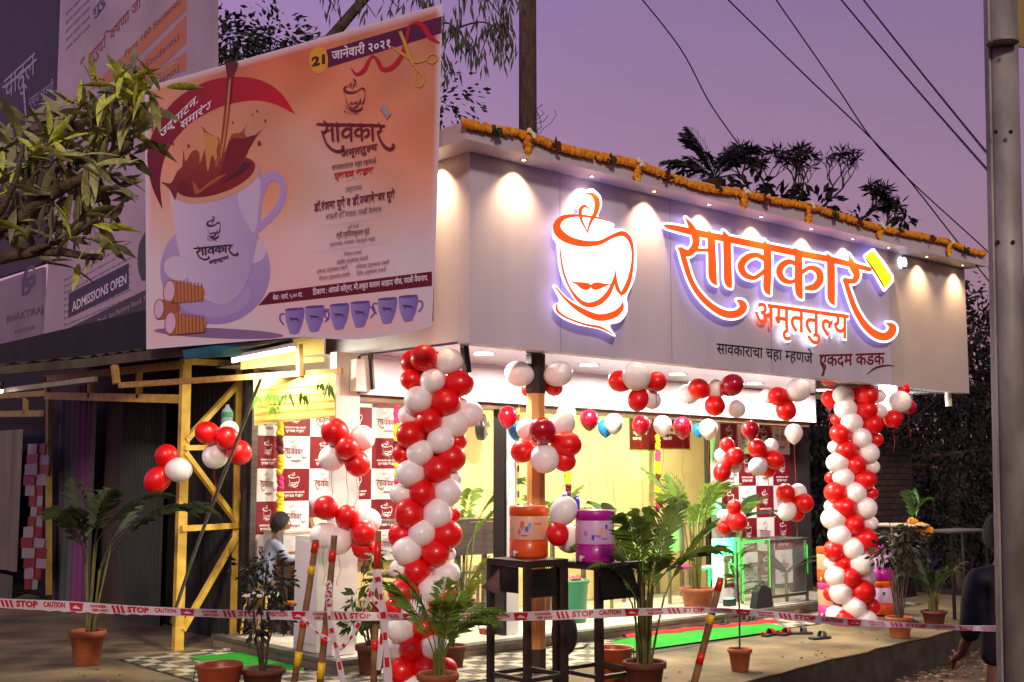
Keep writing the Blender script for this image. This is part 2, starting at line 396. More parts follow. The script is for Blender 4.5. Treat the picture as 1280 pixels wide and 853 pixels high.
def tile_mesh(nm, m, s, h=.012, gap=.004):
    b = MB(); a = s - gap; c = .003
    b.add([(gap, gap, 0), (a, gap, 0), (a, a, 0), (gap, a, 0), (gap, gap, h - c), (a, gap, h - c), (a, a, h - c), (gap, a, h - c), (gap + c, gap + c, h), (a - c, gap + c, h), (a - c, a - c, h), (gap + c, a - c, h)],
          [(i, (i + 1) % 4, (i + 1) % 4 + 4, i + 4) for i in range(4)] + [(i + 4, (i + 1) % 4 + 4, (i + 1) % 4 + 8, i + 8) for i in range(4)] + [(8, 9, 10, 11)])
    return b.mesh(nm, m)
apron = MB().prism([(4.55, 7.36, .0005), (14.2, 8.35, .0005), (14.2, 8.68, .0005), (5.58, 8.68, .0005), (5.58, 10.75, .0005), (4.55, 10.75, .0005)], (0, 0, .003)).build('apron_paving', mat('tile_grout', (70, 66, 58), .9), kind='structure')
tme = tile_mesh('tile', TM, TS)
x = 4.55
ntile = 0
for i in range(30):
    for j in range(13):
        tx_, ty_ = 4.56 + i * TS, 7.36 + j * TS
        if ty_ < 7.36 + (tx_ - 4.55) * .1 - .02: continue
        if tx_ + TS > 5.58 and ty_ + TS > 8.69: continue
        if tx_ > 14 or ty_ + TS > 10.76: continue
        piece(tme, 'tile', apron, (tx_, ty_, .0036 + random.uniform(0, .0015))); ntile += 1
# green carpets
CARP = mat('green_carpet', (14, 150, 20), .95, var=.1, scale=40, bump=.4)
def carpet(pts, label, seed):
    r_ = random.Random(seed); mb = MB(); n = 12
    a, b, c, d = [Vector(p) for p in pts]; vs = []
    for j in range(n + 1):
        for i in range(n + 1):
            u, v = i / n, j / n; p = (a * (1 - u) + b * u) * (1 - v) + (d * (1 - u) + c * u) * v
            e = (i in (0, n)) or (j in (0, n))
            vs.append((p.x, p.y, .021 + (0 if e else r_.uniform(0, .008))))
    f = [(j * (n + 1) + i, j * (n + 1) + i + 1, (j + 1) * (n + 1) + i + 1, (j + 1) * (n + 1) + i) for j in range(n) for i in range(n)]
    k = len(vs); mb.add(vs, f); mb.prism([(p[0], p[1], .0195) for p in (a, b, c, d)], (0, 0, .0015))
    tag(mb.build('green_carpet', CARP, smooth=True), label, 'carpet', 'green carpets in front of the steps')
carpet([(8.1, 7.93, 0), (10.75, 7.9, 0), (11.1, 8.5, 0), (8.75, 8.55, 0)], 'green carpet on the chequered tiles before the long front step', 1)
carpet([(5.02, 9.42, 0), (5.52, 8.98, 0), (5.56, 10.25, 0), (5.05, 10.3, 0)], 'small green carpet on the tiles at the left side step by the yellow frame', 2)
# crumpled red cloth strip along the back of the long carpet
mb = MB(); vs = []
for i in range(40):
    x_ = 8.95 + i * .055; yy = 8.6 + .03 * math.sin(i * .9) - .006 * i
    vs += [(x_, yy - .04, .022), (x_, yy - .015, .045 + .02 * random.random()), (x_, yy + .02, .04 + .02 * random.random()), (x_, yy + .05, .022)]
mb.add(vs, [(i * 4 + k, (i + 1) * 4 + k, (i + 1) * 4 + k + 1, i * 4 + k + 1) for i in range(39) for k in range(3)])
tag(mb.build('red_cloth', mat('red_cloth', (170, 20, 20), .8), smooth=True), 'crumpled strip of red cloth lying along the step behind the green carpet', 'cloth')

# ------------------------------------------------------------------ the tea shop
shop = thing('tea_shop', 'open fronted corner tea shop with wide white fascia, cream yellow wall and tiled floor', 'shop', (6.0, 7.45, 0))
FZB = lambda x: 2.713 - (x - 6.0) * .0095       # bottom of the fascia
FZT = lambda x: 4.43 - (x - 5.74) * .0118       # top of the cornice
XR = 13.89
seam = on(1112, 400, 'y', 7.45).x
def wallbox(x0, x1, y0, y1, zb, zt, m, nm, par=shop):
    return MB().prism([(x0, y0, zb(x0)), (x1, y0, zb(x1)), (x1, y1, zb(x1)), (x0, y1, zb(x0))], (0, 0, .001)) and \
        MB().add([(x0, y0, zb(x0)), (x1, y0, zb(x1)), (x1, y1, zb(x1)), (x0, y1, zb(x0)), (x0, y0, zt(x0)), (x1, y0, zt(x1)), (x1, y1, zt(x1)), (x0, y1, zt(x0))],
                 [(3, 2, 1, 0), (4, 5, 6, 7), (0, 1, 5, 4), (1, 2, 6, 5), (2, 3, 7, 6), (3, 0, 4, 7)]).build(nm, m, par)
wallbox(6.0, seam, 7.45, 7.6, FZB, lambda x: FZT(x) - .13, VINYL, 'sign_fascia')
wallbox(seam + .004, XR, 7.452, 7.6, FZB, lambda x: FZT(x) - .13, mat('warm_white_laminate', (196, 186, 180), .4, var=.04, scale=3), 'fascia_panel')
MB().box((6.004, 7.604, 2.74), (6.12, 9.6, 4.30)).build('side_fascia', WHITE, shop)
MB().box((XR - .12, 7.604, 2.66), (XR - .002, 9.6, 4.2)).build('end_panel', WHITE, shop)
for px in (700, 838, 962):
    x_ = on(px, 330, 'y', 7.45).x; MB().box((x_, 7.4485, FZB(x_) + .004), (x_ + .004, 7.4495, FZT(x_) - .15)).build('panel_joint', flat((120, 112, 126)), shop)
# cornice with a shadow gap under it
mb = MB()
def cz(x, t): return FZT(x) - t
def ring(y0, y1, x0, x1, tb, tt):
    mb.add([(x0, y0, cz(x0, tb)), (x1, y0, cz(x1, tb)), (x1, y1, cz(x1, tb)), (x0, y1, cz(x0, tb)), (x0, y0, cz(x0, tt)), (x1, y0, cz(x1, tt)), (x1, y1, cz(x1, tt)), (x0, y1, cz(x0, tt))],
           [(3, 2, 1, 0), (4, 5, 6, 7), (0, 1, 5, 4), (1, 2, 6, 5), (2, 3, 7, 6), (3, 0, 4, 7)])
ring(7.18, 7.446, 5.74, 13.93, .148, 0)
mb.box((5.74, 7.447, 4.282), (5.998, 9.7, 4.428))
mb.build('cornice', mat('cornice_white', (200, 192, 208), .45, var=.04, scale=3), shop)
MB().box((6.0, 7.606, 4.302), (XR - .13, 11.3, 4.36)).build('roof', mat('roof_cement', (110, 104, 100), .9), shop)
# glossy ceiling under the fascia
MB().add([(6.005, 7.47, FZB(6) + .004), (XR - .13, 7.47, FZB(XR) + .004), (XR - .13, 8.9, FZB(XR) + .004), (6.005, 8.9, FZB(6) + .004)], [(3, 2, 1, 0)]).build('ceiling', GLOSSW, shop)
MB().add([(5.6, 9.06, 2.72), (12.9, 9.06, 2.66), (12.9, 11.0, 2.66), (5.6, 11.0, 2.72)], [(3, 2, 1, 0)]).build('inner_ceiling', WPAINT, shop)
# beam and shutter box
MB().add([(5.9, 8.9, 2.37), (12.76, 8.9, 2.295), (12.76, 9.05, 2.295), (5.9, 9.05, 2.37), (5.9, 8.9, 2.71), (12.76, 8.9, 2.642), (12.76, 9.05, 2.642), (5.9, 9.05, 2.71)],
         [(3, 2, 1, 0), (4, 5, 6, 7), (0, 1, 5, 4), (1, 2, 6, 5), (2, 3, 7, 6), (3, 0, 4, 7)]).build('beam', WHITE, shop)
MB().add([(5.94, 8.96, 2.31), (12.7, 8.96, 2.24), (12.7, 9.2, 2.24), (5.94, 9.2, 2.31), (5.94, 8.96, 2.368), (12.7, 8.96, 2.294), (12.7, 9.2, 2.294), (5.94, 9.2, 2.368)],
         [(3, 2, 1, 0), (4, 5, 6, 7), (0, 1, 5, 4), (1, 2, 6, 5), (2, 3, 7, 6), (3, 0, 4, 7)]).build('shutter_box', BROWNS, shop)
# pillars
MB().box((5.68, 8.9, .125), (5.93, 9.0, 2.73)).build('pillar', WPAINT, shop)
pl = on(663, 797, 'z', .12)
MB().box((pl.x - .075, 8.95, .122), (pl.x + .085, 9.12, 2.30)).build('pillar', WPAINT, shop)
MB().box((pl.x - .115, 8.94, .122), (pl.x - .079, 9.1, 2.30)).build('shutter_rail', BLACKM, shop)
MB().box((5.82, 8.8, 2.39), (6.02, 8.895, 2.67)).build('light_box', mat('lampshade_white', (225, 222, 214), .4, emit=(255, 245, 225), es=.15), shop)
MB().bar(on(463, 441, 'y', 8.78), on(466, 487, 'y', 8.78), .05, .02).build('bracket', DSTEEL, shop)
MB().bar(on(580, 431, 'y', 7.72), on(584, 466, 'y', 7.72), .055, .05).build('bracket', BLACKM, shop)
# back wall and floor
MB().box((6.02, 10.9, .0), (14.0, 11.05, 2.72)).build('back_wall', YWALL, shop)
slab = MB().box((5.6, 8.7, -.2), (13.6, 10.9, .1)).build('floor_slab', mat('slab_render', (158, 148, 124), .8, var=.15, scale=5, bump=.2), shop)
MB().box((5.57, 8.66, .085), (13.62, 8.79, .119)).build('step_nosing', STONE, shop)
MB().box((5.57, 8.794, .085), (5.68, 10.88, .119)).build('step_nosing', STONE, shop)
fme = tile_mesh('tile', TILEC, .6, .018, .003)
for i in range(13):
    for j in range(4):
        if j == 3: continue
        piece(fme, 'tile', slab, (5.69 + i * .6, 8.8 + j * .6, .1012))
# timber post painted dark at the head and the foot
post = thing('timber_post', 'brown timber post with blackened top standing under the fascia behind the balloons', 'post', (6.96, 7.72, 0))
def octo(r, z0, z1, jag=0):
    n = 8; return [(r * math.cos(PI / 8 + k * PI / 4), r * math.sin(PI / 8 + k * PI / 4)) for k in range(n)]
for nm, z0, z1, m, r in (('foot', .016, .2, DSTEEL, .088), ('shaft', .2, 2.38, mat('tan_timber', (214, 166, 96), .6, col2=(178, 122, 66), scale=2.5, bump=.3, stretch=(9, 9, .6)), .084), ('head', 2.36, FZB(7) - .003, mat('soot_black', (36, 24, 22), .7, var=.2), .089)):
    b = MB(); pts = octo(r, 0, 0); b.prism([(6.96 + x, 7.72 + y, z0) for x, y in pts], (0, 0, z1 - z0)); b.build(nm, m, post)
# drain pipe stub below the right end
b = MB(); q = on(1185, 492, 'y', 7.62); q2 = on(1186, 508, 'y', 7.62)
b.tube([(q.x, q.y, q.z + .02), (q2.x, q2.y, q2.z)], .04, 12); b.build('drain_pipe', WPAINT, shop)

# small warm lamps under the cornice and round ceiling lights
POOL = [643, 728, 806, 875, 940, 1003, 1055, 1100, 1148, 1193]
LAMPM = mat('spot_glass', (255, 240, 200), .3, var=0, emit=(255, 214, 140), es=30)
CHROME = mat('chrome', (190, 186, 180), .2, metal=1, var=0)
disc = MB().lathe([(.0001, -.003), (.016, -.003), (.018, 0)], 14).mesh('lens', LAMPM)
rim = MB().lathe([(.018, 0), (.019, -.006), (.028, -.006), (.03, 0)], 14).mesh('rim', CHROME)
def spot(x, y, z, aim, label, e):
    t = thing('spotlight', label, 'spotlight', (x, y, z), 'small warm spotlights under the cornice')
    local(disc, 'lens', t); local(rim, 'rim', t)
    l = bpy.data.lights.new('spot_lamp', 'SPOT'); l.energy = e; l.color = (1, .66, .34); l.spot_size = math.radians(104); l.spot_blend = 1.0; l.shadow_soft_size = .02
    lo = bpy.data.objects.new('spot_lamp', l); COL.objects.link(lo); lo.parent = t; lo.location = (0, 0, -.012); lo.rotation_euler = Vector(aim).to_track_quat('-Z', 'Y').to_euler()
for k, px in enumerate(POOL):
    x = on(px, 230 + (px - 640) * .24, 'y', 7.45).x
    spot(x, 7.33, FZT(x) - .149, (0, .14, -1), '%s small warm spotlight from the left under the front cornice' % ORD[k], 75 if k < 8 else 56)
for k, (px, py) in enumerate(((563, 200), )):
    spot(5.9, 7.85, 4.281, (.16, 0, -1), 'small warm spotlight under the cornice on the side towards the banner', 100)
DLM = mat('downlight_panel', (255, 255, 255), .3, var=0, emit=(255, 250, 240), es=14)
ddisc = MB().lathe([(.0001, -.004), (.085, -.004), (.088, -.001)], 28).mesh('diffuser', DLM)
drim = MB().lathe([(.088, -.001), (.09, -.008), (.1, -.008), (.102, 0)], 28).mesh('rim', mat('white_plastic', (225, 225, 225), .3, var=0))
def downlight(x, y, z, label, e, grp, col=(1, .93, .82)):
    t = thing('ceiling_light', label, 'ceiling light', (x, y, z), grp)
    local(ddisc, 'diffuser', t); local(drim, 'rim', t)
    l = bpy.data.lights.new('disc_lamp', 'AREA'); l.shape = 'DISK'; l.size = .16; l.energy = e; l.color = col
    lo = bpy.data.objects.new('disc_lamp', l); COL.objects.link(lo); lo.parent = t; lo.location = (0, 0, -.012)
for k, (px, py) in enumerate(((605, 446), (736, 458), (847, 468), (943, 478), (1030, 485))):
    q = on(px, py, 'z', FZB(9)); downlight(q.x, q.y, FZB(q.x) + .002, '%s round ceiling light from the left in the glossy ceiling' % ORD[k], 58, 'round lights in the glossy ceiling')
for k in range(4):
    downlight(6.9 + k * 1.5, 9.85, 2.66, '%s added unseen ceiling light inside the room behind the beam, from the left' % ORD[k], 58, 'unseen lights added inside the room', (1, .88, .66))  # unseen lamps added behind the beam to brighten the yellow wall

# ------------------------------------------------------------------ the glowing sign
FS = Surf((6, 7.45, 0), (13, 7.45, 0), (6, 7.45, 3))
Z1 = lambda x, y: (540 + x / 2.6656, 130 + y / 2.6656)
Z2 = lambda x, y: (800 + x / 2.909, 220 + y / 2.909)
def field(lines, polys, box, st):
    x0, y0, x1, y1 = box; X, Y = np.meshgrid(np.arange(x0, x1, st), np.arange(y0, y1, st)); D = np.full(X.shape, 1e3)
    for L in lines:
        P = cm(L, 4)
        for a, b in zip(P[:-1], P[1:]):
            dx, dy = b[0] - a[0], b[1] - a[1]; q = dx * dx + dy * dy or 1e-9
            t = np.clip(((X - a[0]) * dx + (Y - a[1]) * dy) / q, 0, 1)
            D = np.minimum(D, np.hypot(X - a[0] - t * dx, Y - a[1] - t * dy) - (a[2] + (b[2] - a[2]) * t))
    for Pl in polys:
        ins = np.zeros(X.shape, bool); d = np.full(X.shape, 1e3)
        for a, b in zip(Pl, Pl[1:] + Pl[:1]):
            dx, dy = b[0] - a[0], b[1] - a[1]; q = dx * dx + dy * dy or 1e-9
            t = np.clip(((X - a[0]) * dx + (Y - a[1]) * dy) / q, 0, 1); d = np.minimum(d, np.hypot(X - a[0] - t * dx, Y - a[1] - t * dy))
            if dy: ins ^= ((a[1] > Y) != (b[1] > Y)) & (X < a[0] + (Y - a[1]) * dx / dy)
        D = np.minimum(D, np.where(ins, -d, d))
    return X, Y, D
def contour(F, iso, fn, front, back=None):
    "filled outline D<iso as a solid slab between the lifts front and back"
    X, Y, D = F; D = D - iso; h, w_ = D.shape; vid = {}; V2 = []; faces = []; edges = []
    def vert(key, x, y):
        if key not in vid: vid[key] = len(V2); V2.append((x, y))
        return vid[key]
    neg = D < 0
    for j in range(h - 1):
        for i in range(w_ - 1):
            s = int(neg[j, i]) + int(neg[j, i + 1]) + int(neg[j + 1, i + 1]) + int(neg[j + 1, i])
            if s == 0: continue
            cs = [(j, i), (j, i + 1), (j + 1, i + 1), (j + 1, i)]
            if s == 4: faces.append(tuple(vert(c, X[c], Y[c]) for c in cs)); continue
            poly = []
            for k in range(4):
                a, b = cs[k], cs[(k + 1) % 4]; da, db = D[a], D[b]
                if da < 0: poly.append((vert(a, X[a], Y[a]), 0))
                if (da < 0) != (db < 0):
                    t = da / (da - db); key = (a, b) if a < b else (b, a)
                    poly.append((vert(key, X[a] + (X[b] - X[a]) * t, Y[a] + (Y[b] - Y[a]) * t), 1))
            if len(poly) >= 3:
                faces.append(tuple(p[0] for p in poly))
                for k in range(len(poly)):
                    if poly[k][1] and poly[(k + 1) % len(poly)][1]: edges.append((poly[k][0], poly[(k + 1) % len(poly)][0]))
    Fv = [fn(x, y, front) for x, y in V2]; mb = MB(); mb.add(Fv, faces)
    mf = len(faces)
    if back is not None:
        n = len(V2); mb.add([fn(x, y, back) for x, y in V2], [])
        mb.f += [(a, b, b + n, a + n) for a, b in edges]
    return mb, mf
def two(mb, mf, name, m1, m2, par):
    me = mb.mesh(name, (m1, m2)); idx = [0 if i < mf else 1 for i in range(len(me.polygons))]; me.polygons.foreach_set('material_index', idx); return link(me, name, par)
GLOWW = mat('lit_white_acrylic', (255, 255, 255), .3, var=0, emit=(250, 246, 255), es=1.9)
GLOWO = mat('lit_orange_acrylic', (255, 90, 20), .3, var=0, emit=(255, 66, 6), es=1.25)
GLOWY = mat('lit_yellow_acrylic', (255, 235, 20), .3, var=0, emit=(255, 236, 10), es=1.2)
SIDE = mat('lit_sign_edge', (200, 190, 220), .35, var=.0, emit=(196, 176, 255), es=.9)
sign = thing('cup_sign', 'glowing white channel sign of a steaming cup with an orange moustache and saucer', 'sign', FS.p(742, 330))
fnc = lambda x, y, o: FS.p(*Z1(x, y), o)
mb, mf = contour(field([], [[tuple(p[:2]) for p in cm(CUP_SIL + CUP_SIL[:1], 4)]], (385, 268, 696, 790), 2.5), 0, fnc, .11, .003); two(mb, mf, 'backing', GLOWW, SIDE, sign)
mb, mf = contour(field(CUP_RED, [], (390, 276, 690, 782), 1.8), .6, fnc, .116, .1101); two(mb, mf, 'cup_outline', GLOWO, GLOWO, sign)
ws = thing('name_sign', 'glowing orange Devanagari channel letters with white outline above the shop front', 'sign', FS.p(970, 340))
fnw = lambda x, y, o: FS.p(*Z2(x, y), o)
F = field(WORD, [], (70, 135, 945, 615), 2.6)
mb, mf = contour(F, 7.5, fnw, .09, .003); two(mb, mf, 'backing', GLOWW, SIDE, ws)
mb, mf = contour(F, .3, fnw, .097, .0901); two(mb, mf, 'letters', GLOWO, GLOWO, ws)
F = field([], [TOWEL], (800, 250, 935, 435), 3)
mb, mf = contour(F, 7, fnw, .088, .003); two(mb, mf, 'backing', GLOWW, SIDE, ws)
mb, mf = contour(F, -1, fnw, .094, .0881); two(mb, mf, 'yellow_block', GLOWY, GLOWY, ws)
b = MB(); strokes(b, lambda x, y, o: fnw(x, y, .096 + o), [[(822, 302, 2), (855, 350, 3), (886, 402, 3)]]); b.build('stripe', flat((60, 50, 10)), ws)
# second line of the sign
b = MB(); lettering(b, FS, 'अमृततुल~य', Z2(415, 546), Z2(761, 593.5), 28.6, .05, .056); b.build('backing', GLOWW, ws)
b = MB(); lettering(b, FS, 'अमृततुल~य', Z2(417, 545), Z2(760, 592), 28, .054, .018); b.build('letters', GLOWO, ws)
bd = MB(); c0 = FS.p(1130, 328, .04)
sd = thing('round_badge', 'small round glowing white badge with blue band at the right end of the sign', 'badge', FS.p(1130, 328))
bd.lathe([(.0001, .0), (.068, .0), (.07, -.008), (.07, -.04), (.0001, -.041)], 20); me = bd.mesh('disc', GLOWW, True)
o = piece(me, 'disc', sd, c0, (PI / 2, 0, 0))
b = MB(); strokes(b, lambda x, y, o: FS.p(x, y, .0415 + o), [[(1127, 322, .8), (1130, 320, 1.3), (1133, 322, .8)], [(1127, 334, .8), (1130, 335.5, 1.3), (1133, 334, .8)]], k=2); b.build('band', flat((20, 40, 140)), sd)
# painted lines under the sign
sl_ = thing('slogan_lettering', 'dark Devanagari slogan along the bottom of the fascia below the glowing name', 'lettering', FS.p(1000, 460))
b = MB(); lettering(b, FS, 'सावकाराचा चहा म~हणजे', (896, 442), (1016, 454.5), 12, .003, .012); b.build('black_words', flat((30, 24, 28)), sl_)
b = MB(); lettering(b, FS, 'एकदम कडक', (1024, 458), (1106, 455.5), 13.5, .003, .018); strokes(b, lambda x, y, o: FS.p(x, y, .004 + o), [[(1030, 443, 1), (1026, 452, 1), (1030, 462, 1.2), (1028, 470, 1.6)], [(1083, 469, .3), (1095, 460, 1.4), (1110, 457, 1), (1118, 458, .3)]]); b.build('maroon_words', flat((110, 14, 24)), sl_)
# ------------------------------------------------------------------ balloons
RED = mat('red_latex', (232, 10, 12), .36, var=.04, scale=3, coat=.15, sss=.15)
WHT = mat('white_latex', (253, 248, 250), .38, var=.03, scale=3, coat=.12, sss=.2)
BLU = mat('blue_latex', (30, 130, 205), .28, var=.04, coat=.3)
ORB = mat('crimson_latex', (176, 6, 34), .24, var=.04, coat=.4)
def bal_mesh(name, m, tear=0.0):
    n = 14; prof = []
    for i in range(n + 1):
        a = PI * i / n; r = math.sin(a); z = -math.cos(a)
        if z < 0: r *= 1 - tear * (z * z) * .35; z *= 1 + tear * .32
        prof.append((max(r, .03), z))
    z0 = prof[0][1]
    prof = [(.055, z0 - .10), (.02, z0 - .085), (.022, z0 - .03), (.05, z0 + .004)] + prof[1:]
    return MB().lathe(prof, 22).mesh(name, m, True)
BM = {k: bal_mesh('balloon', m, .35) for k, m in (('R', RED), ('W', WHT), ('B', BLU), ('C', ORB))}
BT = {k: bal_mesh('balloon', m, 1.0) for k, m in (('R', RED), ('W', WHT), ('B', BLU), ('C', ORB))}
RIB = mat('red_ribbon', (190, 20, 40), .4, var=0)
def put_balloon(par, kind, P, r, axis=None, tear=False):
    rot = (0, 0, random.uniform(0, 6))
    if axis is not None:
        d = (Vector(axis) - P)
        if d.length > 1e-4: rot = d.normalized().to_track_quat('-Z', 'Y').to_euler()
    s = random.uniform(.93, 1.05)
    return piece((BT if tear else BM)[kind], 'balloon', par, P, rot, (r * s * 1.05, r * s * 1.05, r * random.uniform(1.05, 1.2)))
def ribbon(par, P, L, amp=.03, m=None):
    ph = random.uniform(0, 6); n = 14; pts = [(P.x + amp * math.sin(ph + i * .55) * i / n, P.y + amp * .6 * math.cos(ph + i * .5) * i / n, P.z - L * i / n) for i in range(n)]
    b = MB()
    for i in range(n - 1):
        a, c = Vector(pts[i]), Vector(pts[i + 1]); k = .0022
        b.add([a + RT * k, a - RT * k, c - RT * k, c + RT * k], [(0, 1, 2, 3)])
    b.build('ribbon', m or RIB, par)
def column(label, A, B, data, y0, y1, D0, D1, ringn, rr_):
    "A, B foot and head of the axis; data rows (kind, px, py, r px, how far behind the front)"
    t = thing('balloon_column', label, 'balloon column', A, 'twisted red and white balloon columns')
    A = Vector(A); B = Vector(B)
    MB().tube([A, B], .02, 8).build('pole', WPAINT, t)
    used = []
    for kd, px, py, r, bk in data:
        tt = (py - y0) / (y1 - y0); D = D0 + (D1 - D0) * tt
        P = at(px, py, D - rr_ * .8 + bk * rr_ * 1.1); u = max(0, min(1, (P.z - A.z) / (B.z - A.z)))
        put_balloon(t, kd, P, r * depth(P) / FPX, A + (B - A) * u); used.append(P)
    # the balloons round the back
    n = int((B.z - A.z) / (rr_ * 1.45))
    for i in range(n):
        z = A.z + rr_ + (B.z - A.z - 1.9 * rr_) * i / (n - 1); u = (z - A.z) / (B.z - A.z); c = A + (B - A) * u; c.z = z
        for k in range(4):
            a = k * PI / 2 + i * .42; P = c + Vector((math.cos(a), math.sin(a), 0)) * rr_ * 1.12
            if (P - c).dot(Vector((FW.x, FW.y, 0)).normalized()) < rr_ * .35: continue
            put_balloon(t, 'RW'[(k // 2 + i // 6) % 2], P, rr_ * .96, c)
    return t
a1 = lambda k, x, y, r, b=0: (k, 460 + x / 3.878, 420 + y / 3.878, r / 3.878, b)
a2 = lambda k, x, y, r, b=0: (k, 460 + x / 3.661, 620 + y / 3.661, r / 3.661, b)
c1 = [a1('R', 272, 108, 62), a1('W', 393, 125, 60, .2), a1('R', 215, 213, 52, .8), a1('W', 313, 220, 62), a1('R', 440, 232, 64, .3), a1('W', 245, 312, 66), a1('R', 377, 322, 66), a1('W', 440, 335, 45, 1.2),
      a1('W', 490, 378, 62, 1.3), a1('W', 205, 385, 50, 1.0), a1('R', 296, 410, 62), a1('W', 417, 425, 68, .6), a1('R', 205, 480, 66), a1('R', 262, 452, 55, .7), a1('W', 352, 508, 62), a1('R', 432, 510, 45, 1.1),
      a1('R', 170, 572, 48, 1.0), a1('W', 253, 568, 65), a1('R', 407, 592, 64, .3), a1('R', 337, 648, 65), a1('W', 205, 668, 66), a1('W', 400, 690, 48, 1.0), a1('R', 264, 762, 64), a1('W', 168, 768, 54, .6), a1('W', 387, 757, 63, .2),
      a1('R', 205, 850, 66), a1('W', 335, 850, 64),
      a2('R', 193, 88, 64), a2('W', 318, 85, 62), a2('R', 385, 85, 38, 1.1), a2('R', 155, 180, 60, .5), a2('W', 248, 170, 62), a2('R', 365, 178, 63, .2), a2('R', 308, 262, 62), a2('W', 180, 250, 63), a2('W', 368, 265, 32, 1.0),
      a2('R', 225, 345, 60), a2('W', 150, 335, 48, .7), a2('W', 362, 355, 55, .3), a2('W', 292, 425, 62), a2('R', 165, 440, 66), a2('R', 365, 440, 34, 1.0), a2('R', 345, 500, 65, .2), a2('W', 218, 522, 62), a2('R', 122, 510, 42, .8),
      a2('W', 150, 610, 62), a2('R', 255, 600, 55), a2('R', 325, 600, 62, .4), a2('W', 135, 700, 52, .7), a2('R', 205, 700, 58), a2('W', 300, 690, 58), a2('R', 160, 800, 62), a2('R', 262, 790, 60), a2('R', 358, 790, 45, .5), a2('W', 205, 880, 62), a2('W', 310, 880, 60)]
column('twisted red and white balloon column at the shop corner reaching up to the ceiling', (5.92, 7.93, .016), (5.95, 7.95, 2.69), c1, 437, 851, depth((5.92, 7.93, 2.7)), depth((5.92, 7.93, 0)), 5, .105)
b1 = lambda k, x, y, r, b=0: (k, 1010 + x / 4.063, 430 + y / 4.063, r / 4.063, b)
b2 = lambda k, x, y, r, b=0: (k, 1010 + x / 3.66, 620 + y / 3.66, r / 3.66, b)
c2 = [b1('W', 180, 262, 50, .2), b1('W', 190, 330, 54, .2), b1('R', 235, 258, 38, .5), b1('R', 297, 262, 56), b1('W', 362, 265, 32, .9), b1('W', 358, 342, 40, .8), b1('R', 298, 335, 52, .2), b1('R', 328, 410, 50, .4), b1('R', 155, 385, 34, .8),
      b1('W', 223, 402, 53), b1('R', 165, 457, 53), b1('W', 270, 480, 52), b1('R', 345, 488, 36, .8), b1('W', 140, 525, 35, .8), b1('R', 197, 543, 51), b1('W', 308, 555, 50, .2), b1('W', 150, 605, 51), b1('R', 245, 615, 51), b1('W', 325, 625, 38, .7),
      b1('R', 122, 680, 32, .8), b1('W', 180, 678, 51), b1('R', 288, 690, 53), b1('R', 140, 755, 52, .1), b1('W', 240, 757, 52), b1('R', 320, 760, 34, .8), b1('W', 118, 825, 32, .7), b1('R', 187, 828, 55), b1('W', 293, 832, 53, .1),
      b2('W', 115, 105, 48, .1), b2('R', 168, 52, 49), b2('W', 262, 58, 49, .2), b2('R', 212, 130, 48), b2('W', 282, 125, 34, .7), b2('W', 143, 178, 50), b2('R', 262, 195, 52, .2), b2('R', 120, 250, 47, .2), b2('W', 203, 240, 48), b2('R', 278, 250, 40, .7),
      b2('W', 102, 310, 28, .8), b2('R', 160, 308, 34, .3), b2('W', 245, 312, 51), b2('W', 128, 370, 48, .1), b2('R', 197, 375, 48), b2('W', 272, 375, 38, .7), b2('R', 108, 448, 33, .8), b2('W', 149, 443, 50), b2('R', 250, 440, 51), b2('W', 211, 510, 50),
      b2('R', 288, 505, 37, .6), b2('W', 127, 545, 40, .4), b2('R', 168, 572, 50), b2('W', 260, 568, 50, .1), b2('R', 150, 500, 20, 1.2), b2('W', 205, 600, 40, .8)]
column('twisted red and white balloon column under the right end of the sign beside the water coolers', (11.74, 7.80, .016), (11.95, 7.75, 2.64), c2, 480, 785, depth((11.95, 7.75, 2.64)), depth((11.74, 7.8, 0)), 5, .102)
def bouquet(label, D, data, axis=None, string=None, rib=0):
    cx = sum(d[1] for d in data) / len(data); cy = sum(d[2] for d in data) / len(data); C0 = at(cx, cy, D + .06)
    t = thing('balloon_bouquet', label, 'balloons', C0, 'tied bunches of red and white balloons')
    pts = []
    for d in data:
        P = at(d[1], d[2], D + (d[4] if len(d) > 4 else 0)); r = d[3] * depth(P) / FPX; put_balloon(t, d[0], P, r, C0); pts.append((P, r))
    pts.sort(key=lambda q: q[0].z)
    for k in range(rib): ribbon(t, pts[k % len(pts)][0] + Vector((0, 0, -pts[k % len(pts)][1])), random.uniform(.25, .55))
    return t
bouquet('three balloons tied to the left side of the yellow lattice post', 11.15, [('R', 208, 570, 14, .05), ('W', 223.5, 587.6, 15), ('R', 197, 599.7, 15.5, .03)])
bouquet('five red and white balloons tied between the two posts of the yellow frame', 11.1, [('R', 259.6, 541.7, 14), ('W', 286, 539, 12.6, .12), ('R', 283.6, 547.6, 13.6, -.06), ('R', 299, 566, 14.4), ('W', 269, 570, 14.6, .08)], rib=2)
bouquet('upper bunch of red and white balloons on the white corner pillar', 10.15, [('R', 418.7, 540.5, 16), ('W', 452.8, 547.7, 15, .1), ('R', 434, 560, 14.9, -.08), ('W', 415, 572.8, 16, .05), ('R', 446.6, 579.5, 15.2)], rib=4)
bouquet('lower bunch of red and white balloons on the white corner pillar', 10.1, [('R', 407, 635, 14.4, -.04), ('W', 404, 628, 15, .1), ('R', 434, 646.8, 15.2), ('W', 459, 652, 15, .1), ('R', 455, 666.4, 15.8, -.06), ('W', 405, 669, 15.6, .05), ('W', 424.3, 676, 16.4, .02), ('R', 455, 685, 14.2, .02)], rib=4)
